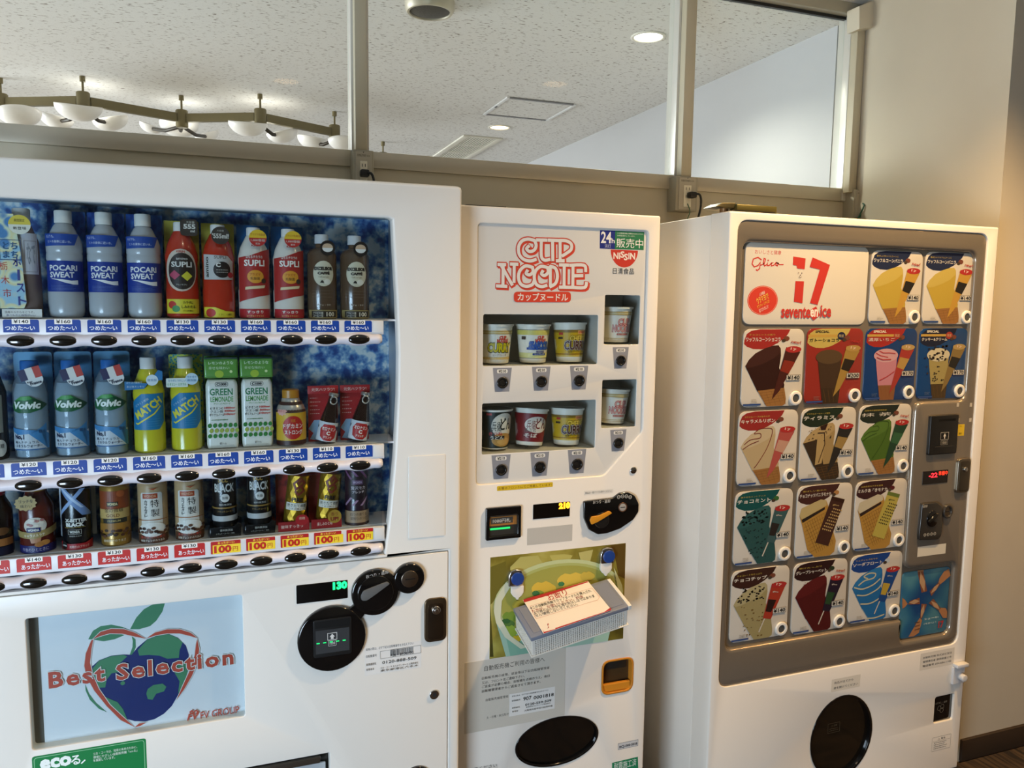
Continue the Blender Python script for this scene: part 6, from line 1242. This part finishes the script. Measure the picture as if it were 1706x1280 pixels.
def finish(A, f, FP, T, cb, q, w, h, price, wrap, kind, wrapcol2, new, lid, dark=False):
    if kind in ('cone', 'cup'):
        FP([(.70, .765), (.94, .70), (.62, .2), (.50, .09)], wrap); FP([(.675, .60), (.86, .57), (.76, .42), (.62, .46)], wrapcol2); A.ell(*f(.82, .735), .135 * w, .042 * h, lid, 20); T('17', .82, .737, .09, .03, '#e6c8b4', .03, -.25)
    elif kind == 'stick':
        A.stroke([f(.60, .30), f(.50, .10)], .0038, '#d8cfbc'); FP([(.69, .765), (.93, .71), (.70, .26), (.56, .29)], wrap); FP([(.64, .55), (.78, .52), (.70, .36), (.60, .38)], wrapcol2); A.ell(*f(.815, .735), .135 * w, .042 * h, lid, 20); T('17', .815, .737, .09, .03, '#e6c8b4', .03, -.25); T('glico', .76, .64, .10, .025, '#d8c8b8', .02, -.2)
    else:
        FP([(.62, .83), (.86, .77), (.60, .14), (.36, .21)], wrap); FP([(.62, .83), (.86, .77), (.84, .72), (.60, .78)], wrapcol2[0]); k = A.k
        for r_ in range(8):
            for c_ in range(5):
                u, v = .665 + c_ * .035 - r_ * .026, .655 - c_ * .010 - r_ * .038; A.k = k; A.ell(*f(u, v), .013 * w, .012 * h, wrapcol2[1], 6)
        A.k = k + 1; T('glico', .70, .70, .12, .025, wrapcol2[1], .02, -.2)
    if new: T('new!', .86, .83, .16, .045, '#b5302c', .01, -.12)
    # small print block and blue strip at the lower left, price box at the lower right
    A.lines(*f(.16, .055), *f(.28, .105), 3, '#7d7a72' if not dark else '#6a7a94', .35); A.rect(*f(.03, .022), *f(.32, .045), '#33508a'); A.lines(*f(.06, .004), *f(.28, .018), 1, '#5a6c8c' if not dark else '#8c9cb8', .5)
    A.rect(*f(.725, .335), *f(.955, .405), '#dcd6c8'); A.frame(*f(.725, .335), *f(.955, .405), .0006, '#3a362e'); T('¥' + price, .84, .370, .20, .052, '#1e1c18', .03)
    A.build('card_print', wallmap(CYP), cb, mul=.86)
    cx, cz = q[2] - .022, q[1] + .0215
    bm = bmesh.new(); plate(bm, ell(cx, cz, .0212, .0205, 28), [ell(cx, cz, .0118, .0118, 24)], CYP - .006, CYP - .0006, .0025, .001); rb_ = from_bm('select_button', bm, mat('#e4ded2', .3, coat=.3), IM, smooth=40)
    bm = bmesh.new(); plate(bm, ell(cx, cz, .0117, .0117, 22), [], CYP - .0035, CYP - .0008, .0008); from_bm('button_face', bm, mat('#4c4a46', .3), rb_, smooth=40)
WB = '#c4bdb0'
def do(idx, label, head, title, sub, bg, body, price, wrap, kind='cone', special=None, new=False, wrapcol2='#2c2a28', deco=None, lid='#b5302c', waffle='#a0703a', extra=None, dark=False):
    r = ice_card(idx, label, head, title, sub, bg, body, price, wrap, kind, special, new, wrapcol2, waffle, extra, lid)
    if deco: deco(*r[:4], r[6], r[7])
    finish(*r, price, wrap, kind, wrapcol2, new, lid, dark)
def chips(colr, n, seed, reg=((.1, .5), (.55, .75)), s=.012):
    def fn(A, f, FP, T, w, h):
        rn = random.Random(seed); k = A.k
        for i in range(n):
            v = reg[1][0] + rn.random() * (reg[1][1] - reg[1][0]); lo = .12 + max(0, .55 - v) * .35; u = lo + rn.random() * (.56 - lo) ; A.k = k; A.ell(*f(u, v), s * w * (1 + rn.random()), s * h * (.5 + .6 * rn.random()), colr, 7)
        A.k = k + 1
    return fn
def swirl(colr, wd=.0022):
    def fn(A, f, FP, T, w, h):
        A.stroke([f(*p) for p in smooth2([(.10, .56), (.2, .62), (.36, .64), (.36, .70), (.26, .70), (.34, .755), (.48, .765), (.56, .74), (.54, .62), (.46, .46), (.34, .30), (.28, .24)])], wd, colr); A.stroke([f(*p) for p in smooth2([(.08, .5), (.2, .56), (.34, .6)])], wd, colr)
    return fn
def smooth2(pts): return [(p.x, p.y) for p in smooth_path([(x, y, 0) for x, y in pts], 5)]
for i, lab in ((1, 'vanilla waffle cone card, left of two'), (2, 'vanilla waffle cone card, right of two')): do(i, lab, '#1f2a48', 'ワッフルコーンバニラ', '香ばしいワッフルコーンに', WB, ('#c3a640', '#cdb458'), '140', '#c89a3c', new=True, wrapcol2='#26221c')
do(3, 'chocolate waffle cone card', '#a62c26', 'ワッフルコーンショコラ', 'チョコレートの香り', WB, ('#33150e', '#42201a'), '140', '#4a1e16', new=True, wrapcol2='#8a2c1c')
do(4, 'gateau chocolat card on red ground', '#c9b25c', 'ガトーショコラ', '', '#862a20', ('#43301e', '#5a432a'), '200', '#a8843e', 'cup', '#1c2440', True, '#2c2216', waffle='#3a2a18', lid='#b5904c')
def straw(A, f, FP, T, w, h):
    for p in ([(.2, .66), (.3, .62), (.44, .6)], [(.26, .69), (.34, .66), (.46, .66), (.58, .65)], [(.3, .28), (.44, .33), (.58, .4)], [(.22, .6), (.34, .565), (.5, .57)]): A.stroke([f(*x) for x in p], .0028, '#b83c3c')
def cookie(A, f, FP, T, w, h): chips('#241c16', 34, 11, s=.016)(A, f, FP, T, w, h); chips('#3a2e20', 20, 12, ((.2, .5), (.25, .55)), .012)(A, f, FP, T, w, h)
do(5, 'strawberry special card on blue ground', '#a62c26', '濃厚いちご', '', '#163564', ('#c88490', '#d3a0a4'), '170', '#a83a30', 'cup', '#a8382c', False, '#b5904c', straw, '#b99a5c', '#8c5a34', dark=True)
do(6, 'cookies and cream special card on blue ground', '#1c2036', 'クッキー&クリーム', '', '#153a68', ('#a8975c', '#d2c9a8'), '170', '#8a7240', 'cup', '#a8382c', False, '#2a2620', cookie, '#b5985c', '#4a3a22', dark=True)
do(7, 'caramel ribbon cone card', '#9c2c26', 'キャラメルリボン', 'カラメルソースのほろにが', WB, ('#c2ab80', '#ccb892'), '140', '#b5544a', wrapcol2='#c99a80', deco=swirl('#7a2418'))
def tira(A, f, FP, T, w, h):
    FP([(.05, .53), (.26, .2), (.44, .2), (.34, .58)], '#3a2c1c'); FP([(.30, .60), (.46, .66), (.40, .24), (.28, .22)], '#b59a64'); FP([(.34, .75), (.48, .785), (.44, .70), (.36, .70)], '#2e1610'); A.stroke([f(*p) for p in ((.3, .66), (.42, .66), (.44, .5), (.34, .25))], .0026, '#33150f'); chips('#4a3824', 22, 5, s=.008)(A, f, FP, T, w, h)
do(8, 'tiramisu cone card', '#1e2c1c', 'ティラミス', 'マスカルポーネチーズ使用', WB, ('#a88c58', '#b89c68'), '140', '#2a2622', wrapcol2='#a08248', deco=tira, waffle='#3a2c1c')
do(9, 'green tea cone card', '#222a20', '抹 茶', '西尾市の抹茶使用抹茶', WB, ('#4a6a22', '#56782c'), '140', '#24442c', new=True, wrapcol2='#34603c', deco=swirl('#375218'))
do(10, 'mint chocolate bar card', '#12504e', 'チョコミント', '爽やかなミントアイス', WB, ('#2a5250', '#2f5c5a'), '140', '#3c5c5c', 'stick', wrapcol2='#2a2420', deco=lambda *a: (chips('#12201e', 46, 21, s=.014)(*a), chips('#1c302e', 40, 22, ((.2, .5), (.08, .5)), .010)(*a)), extra='#3a6a30')
do(11, 'chocolate nut vanilla wafer card', '#45241e', 'チョコナッツバニラモナカ', '香ばしい最中の', WB, ('#c4b078', '#2a211a'), '140', '#42251c', 'bar', wrapcol2=('#34190f', '#c9a86a'), extra='#b5824a')
do(12, 'milk and red bean wafer card', '#3c1e1e', 'ミルクあずきモナカ', '北海道産あずきを使用', WB, ('#cfc3a4', '#33221c'), '140', '#c0b050', 'bar', wrapcol2=('#6a7a34', '#2a2418'), extra='#5a1c22')
do(13, 'chocolate chip bar card', '#3c2018', 'チョコチップ', 'チョコレートをたっぷり', WB, ('#a89a68', '#b9ac7e'), '140', '#b03a26', 'stick', wrapcol2='#2a1512', deco=lambda *a: (chips('#241a12', 40, 31, s=.013)(*a), chips('#7a5c2c', 26, 32, ((.2, .5), (.05, .5)), .011)(*a)))
do(14, 'grape sherbet bar card', '#2e1414', 'グレープシャーベット', '果汁たっぷり', WB, ('#521414', '#601a1a'), '140', '#26182a', 'stick', new=True, wrapcol2='#2a4a2a', extra='#2a3a24', deco=chips('#6e2420', 20, 41, s=.006))
def soda(A, f, FP, T, w, h):
    for p in ([(.16, .56), (.28, .62), (.44, .64), (.48, .7), (.36, .72), (.26, .68), (.34, .64)], [(.08, .54), (.24, .5), (.44, .54), (.58, .62)], [(.14, .42), (.32, .4), (.52, .46), (.6, .52)], [(.22, .28), (.42, .27), (.62, .34)], [(.36, .05), (.52, .04), (.70, .07)]): A.stroke([f(*x) for x in smooth2(p)], .0042, '#cfc9a8')
do(15, 'blue soda float bar card', '#17428a', 'ソーダフロート', 'シュワッとさわやか', WB, ('#2470aa', '#2c7cb6'), '140', '#1c4a8c', 'stick', wrapcol2='#c9a83c', deco=soda, extra='#c8d2d8')
# --- sky card with five hands holding cones
Q = quad([ZA((1215, 200)), ZA((1495, 165)), ZA((1470, 570)), ZA((1185, 605))], CYP)
Q = (CQ[15][2] + .006, Q[1], Q[2], Q[3]); sk = card_base(Q, pattern_mat('sky_print', ['#1a3f6c', '#2b5f7c', '#4a7c88'], (1, 1, 1), 9, 1, .35, .65, .3), 'picture_card', .016); sk['label'] = 'blue sky picture of five hands holding cones'
ZS = zoom(1500, 930, .11715); A = PxArt(CYP, ZS)
for cone, hand in (([(245, 200), (325, 190), (380, 470), (300, 495)], [(240, 195), (250, 175), (330, 170), (330, 195)]), ([(415, 475), (440, 540), (570, 370), (540, 345)], [(540, 350), (555, 290), (620, 190), (690, 150), (712, 250), (620, 330), (570, 370)]), ([(270, 565), (275, 655), (105, 660), (130, 610)], [(25, 565), (60, 590), (100, 650), (60, 700), (25, 720)]), ([(295, 650), (372, 655), (300, 860), (275, 850)], [(270, 850), (305, 880), (260, 1060), (190, 1110), (110, 1120), (180, 1000)]), ([(460, 575), (400, 640), (540, 745), (570, 715)], [(540, 750), (570, 705), (640, 710), (660, 760), (655, 850), (600, 850)])):
    A.ppoly(hand, '#a4714a'); A.ppoly(cone, '#7a4a36'); A.ppoly([((a[0] + b[0]) / 2, (a[1] + b[1]) / 2) for a, b in zip(cone, cone[1:] + cone[:1])], '#b08c68')
for y in (905, 950, 1000): A.pstroke([(195, y + 20), (270, y)], 9, '#5c3620')
A.ptext('シェーキ!', (335, 880), (530, 820), 28, '#c9d2cc', .02); A.ptext('17を食べよう', (325, 950), (500, 890), 26, '#c9d2cc', .02); A.ptext('17', (535, 945), (600, 935), 85, '#a8383a', .05)
A.build('hands_print', wallmap(CYP), sk)
# --- control column
BF = .004
q = quad([Z9(p) for p in ((248, 118), (427, 115), (412, 358), (240, 368))], BF); w, h = q[2] - q[0], q[3] - q[1]
na = slab('note_acceptor', mat('#1a1917', .35), rrect(*q, .006), [], BF - .010, BF - .0003, .003, IM)
A = Art(); A.rect(q[0] + w * .28, q[3] - h * .16, q[2] - w * .12, q[3] - h * .1, '#050505'); cx = q[0] + w * .52; A.frame(cx - w * .14, q[1] + h * .38, cx + w * .14, q[1] + h * .56, .001, '#bab4a6'); A.poly([(cx - .006, q[1] + h * .46), (cx, q[1] + h * .54), (cx + .006, q[1] + h * .46), (cx + .002, q[1] + h * .46), (cx + .002, q[1] + h * .40), (cx - .002, q[1] + h * .40), (cx - .002, q[1] + h * .46)], '#cac4b6'); A.frame(cx - w * .12, q[1] + h * .25, cx + w * .12, q[1] + h * .35, .0008, '#9a9488'); A.text('1000', cx, q[1] + h * .30, w * .17, h * .06, '#9a9488', .02); A.rect(q[0] + w * .2, q[1] + h * .2, q[2] - w * .12, q[1] + h * .21, '#4a463e'); A.build('arrow_mark', wallmap(BF - .010), na)
A = Art(); q = quad([Z9(p) for p in ((428, 180), (478, 175), (474, 248), (424, 252))], BF); A.rect(*q, '#cfae2a', .001); A.text('千円札', (q[0] + q[2]) / 2, q[3] - .006, .009, .004, '#3a3010', .03); A.text('専用', (q[0] + q[2]) / 2, q[1] + .007, .011, .007, '#3a3010', .03); A.build('yellow_label', wallmap(BF - .0001), bez)
q = quad([Z9(p) for p in ((215, 475), (373, 460), (368, 540), (210, 557))], BF); w, h = q[2] - q[0], q[3] - q[1]
dp = slab('temperature_display', mat('#120a08', .15, coat=.5), rrect(*q, .001), [], BF - .0015, BF - .0002, 0, IM, smooth=False); A = Art(); A.text('-22', q[0] + w * .41, q[1] + h * .66, w * .32, h * .34, mat('#ff2a36', .4, emit=2.2), .03); A.text('準備中', q[0] + w * .8, q[1] + h * .76, w * .36, h * .34, mat('#ff3a22', .4, emit=2.2), .05); A.build('digits', wallmap(BF - .0015), dp)
q = quad([Z9(p) for p in ((425, 392), (505, 385), (490, 600), (410, 608))], BF); cx = (q[0] + q[2]) / 2
lk = slab('door_lock', mat('#8a8070', .3, .9), rrect(*q, .014, 8), [], BF - .010, BF - .0003, .003, IM); slab('lock_inset', mat('#6c6456', .3, .9), rrect(q[0] + .006, q[1] + .006, q[2] - .006, q[3] - .008, .011, 8), [], BF - .0106, BF - .01, .0002, lk); bm = bmesh.new(); plate(bm, ell(cx, q[3] - .034, .0075, .0075, 20), [], BF - .016, BF - .0105, .0015); from_bm('key_barrel', bm, M_CHROME, lk, smooth=35)
lev = rpoly([xz(Z9(p), BF) for p in ((198, 672), (290, 662), (322, 690), (325, 800), (318, 870), (295, 898), (180, 902), (178, 870))], .006); cu = slab('coin_unit', mat('#2e2b27', .3, coat=.3), lev, [], BF - .010, BF - .0003, .003, IM)
c = xz(Z9((362, 722)), BF); bm = bmesh.new(); plate(bm, ell(c[0], c[1], .0185, .022, 30), [ell(c[0], c[1], .0125, .0155, 26)], BF - .0095, BF - .0003, .002); from_bm('coin_ring', bm, mat('#393530', .3, coat=.3), cu, smooth=35); bm = bmesh.new(); plate(bm, ell(c[0], c[1], .0124, .0154, 26), [], BF - .005, BF - .0004, .001); cs = from_bm('coin_slot', bm, mat('#8a7a66', .3, .9), cu, smooth=35); A = Art(); A.rect(c[0] - .008, c[1] - .002, c[0] + .009, c[1] + .001, '#1c1712'); A.build('slit', wallmap(BF - .005), cs)
c = xz(Z9((258, 765)), BF); bm = bmesh.new(); plate(bm, ell(c[0], c[1], .023, .026, 30), [], BF - .0125, BF - .0101, .0015); from_bm('lever_dial', bm, M_GLOSSB, cu, smooth=35)
slab('return_lever', mat('#12110f', .2, coat=.4), rpoly([(c[0] - .021, c[1] - .005), (c[0] - .016, c[1] - .012), (c[0] + .004, c[1] - .001), (c[0] + .02, c[1] + .012), (c[0] + .017, c[1] + .018), (c[0] - .002, c[1] + .01)], .003), [], BF - .0165, BF - .0126, .001, cu)
A = PxArt(BF - .010, Z9); A.ptext('返却', (215, 694), (245, 690), 18, '#c6c0b2', .02); A.build('lettering', wallmap(BF - .0101), cu); A = PxArt(BF - .010, Z9)
for k, s in enumerate(('10', '50', '100', '500')): A.pdisc((229 + 20 * k, 872 - 3 * k), 10, '#bab4a6', 12); A.pdisc((229 + 20 * k, 872 - 3 * k), 7.5, '#2e2b27', 12); A.ptext(s, (223 + 20 * k, 872 - 3 * k), (235 + 20 * k, 872 - 3 * k), 7, '#bab4a6')
A.build('coin_marks', wallmap(BF - .0101), cu)
q = quad([Z9(p) for p in ((185, 950), (362, 922), (358, 985), (180, 1013))], BF); A = Art(); A.rect(*q, '#cfc8b6'); A.build('blank_label', wallmap(BF - .0001), bez)
for k, p in enumerate(((436, 55), (437, 152), (514, 150), (518, 55))): c = xz(Z9(p), BF); A = Art(); A.rect(c[0] - .005, c[1] - .006, c[0] + .005, c[1] + .006, '#b3ab9a', .001); A.build('paper_scrap', wallmap(BF - .0001), bez)
# --- lower door: stickers, round delivery window, coin return, latch
A = Art(); q = quad([ZA(p) for p in ((1312, 705), (1520, 662), (1518, 765), (1305, 810))], 0); w, h = q[2] - q[0], q[3] - q[1]; A.rect(*q, '#ddd5c6')
for k, s in enumerate(('自動販売機 株式会社宮田', '管理責任者 静岡県富士市', '電話番号 054-636-1182')): A.text(s, q[0] + w * .5, q[3] - h * (.28 + .24 * k), w * .84, h * .13, '#38332b', .02)
A.build('owner_sticker', wallmap(-.0001), IM)
A = Art(); q = quad([ZA(p) for p in ((765, 860), (942, 833), (935, 905), (757, 942))], 0); w, h = q[2] - q[0], q[3] - q[1]; A.rect(*q, '#dad2c2'); A.text('商品が出てから', q[0] + w * .42, q[3] - h * .3, w * .66, h * .2, '#38332b', .02); A.text('扉を開けてください', q[0] + w * .5, q[1] + h * .28, w * .84, h * .2, '#38332b', .02); A.build('door_sticker', wallmap(-.0001), IM)
A = Art(); q = quad([ZB_(p) for p in ((1210, 550), (1312, 530), (1305, 605), (1207, 622))], 0); w, h = q[2] - q[0], q[3] - q[1]; A.frame(*q, .0007, '#5a5244', .003); A.text('⚠ 警告', q[0] + w * .5, q[3] - h * .17, w * .4, h * .15, '#3a342a', .03); A.stroke([(q[0] + w * .03, q[3] - h * .3), (q[2] - w * .03, q[3] - h * .3)], .0005, '#5a5244'); A.lines(q[0] + w * .1, q[1] + h * .1, q[2] - w * .1, q[3] - h * .34, 4, '#6e6658', .35); A.build('warning_sticker', wallmap(-.0001), IM)
bm = bmesh.new(); plate(bm, ell(rcx, rcz, rr_ + .002, rr_ * 1.12 + .002, 44), [ell(rcx, rcz, rr_ - .006, rr_ * 1.12 - .006, 44)], -.002, .025, .001); dr = from_bm('delivery_ring', bm, M_GLOSSB, IM, smooth=35)
dw = slab('delivery_window', mat('#15110c', .1, coat=1.0), ell(rcx, rcz, rr_ - .0065, rr_ * 1.12 - .0065, 44), [], .010, .014, 0, dr, smooth=False)
A = Art(); A.frame(rcx - .045, rcz + .012, rcx + .0, rcz + .042, .0007, '#57503f', .002); A.text('⚠ 注意', rcx - .022, rcz + .034, .022, .007, '#57503f', .02); A.lines(rcx - .04, rcz + .016, rcx - .004, rcz + .028, 2, '#4a4436', .3); A.build('caution_mark', wallmap(.010), dw)
x0, z0, x1, z1 = q_ret; cr = slab('coin_return', M_GLOSSB, rrect(x0, z0, x1, z1, .008), [], .006, .012, .001, IM); A = Art(); A.text('とりだし・返却', x0 + (x1 - x0) * .42, z1 - .026, (x1 - x0) * .6, .007, '#8f8878', .01)
for dx, dz in ((-.008, .002), (.005, .006), (.003, -.006)): A.stroke(ell((x0 + x1) / 2 - .006 + dx, (z0 + z1) / 2 - .002 + dz, .007, .008, 14), .0008, '#8f8878', True)
A.build('coin_mark', wallmap(.006), cr)
q = quad([ZA(p) for p in ((1500, 790), (1578, 762), (1578, 872), (1502, 890))], 0); lt_ = slab('latch', mat('#cfcdcc', .4), rrect(q[0], q[1], q[2] - .004, q[3], .003), [], -.008, -.0003, .002, IM); c = ((q[0] + q[2]) / 2 + .004, (q[1] + q[3]) / 2 - .004); bm = bmesh.new(); plate(bm, ell(*c, .011, .011, 18), [], -.026, -.0081, .002); from_bm('latch_knob', bm, mat('#d6d2cc', .3), lt_, smooth=35)
box('latch_hood', mat('#d6d4d2', .4), q[0] + .002, q[2] - .003, -.020, -.0005, q[3] + .0003, q[3] + .012, .002, lt_)
# --- hinge on top
h0, h1 = atY(1224, 345, .03).x, atY(1291, 345, .03).x
hg = box('top_hinge', mat('#61582c', .4, .5), h0, h1, .02, .055, IZT + .0005, IZT + .022, .003, IM)
bm = bmesh.new(); plate(bm, rpoly([(atY(1185, 340, .05).x, IZT + .012), (h0 + .004, IZT + .010), (h0 + .004, IZT + .026), (atY(1196, 338, .05).x, IZT + .024)], .003), [], .03, .09, .002); from_bm('hinge_arm', bm, mat('#4f4830', .4, .6), hg, smooth=35)
bm = bmesh.new(); lathe(bm, [(0, IZT + .011), (.012, IZT + .011), (.012, IZT + .0005), (0, IZT + .0005)], 16, h0 - .012, .06); from_bm('hinge_pin', bm, mat('#b08a64', .3, .9), hg, smooth=35)
box('hinge_foot', mat('#26231c', .5, .4), h0 - .02, h1 - .012, .012, .02, IZT + .0005, IZT + .005, 0, hg)
box('top_bracket', mat('#2a261e', .5, .4), atY(1612, 372, .05).x, atY(1643, 374, .05).x - .004, .04, .08, IZT + .0, IZT + .004, 0, IM)
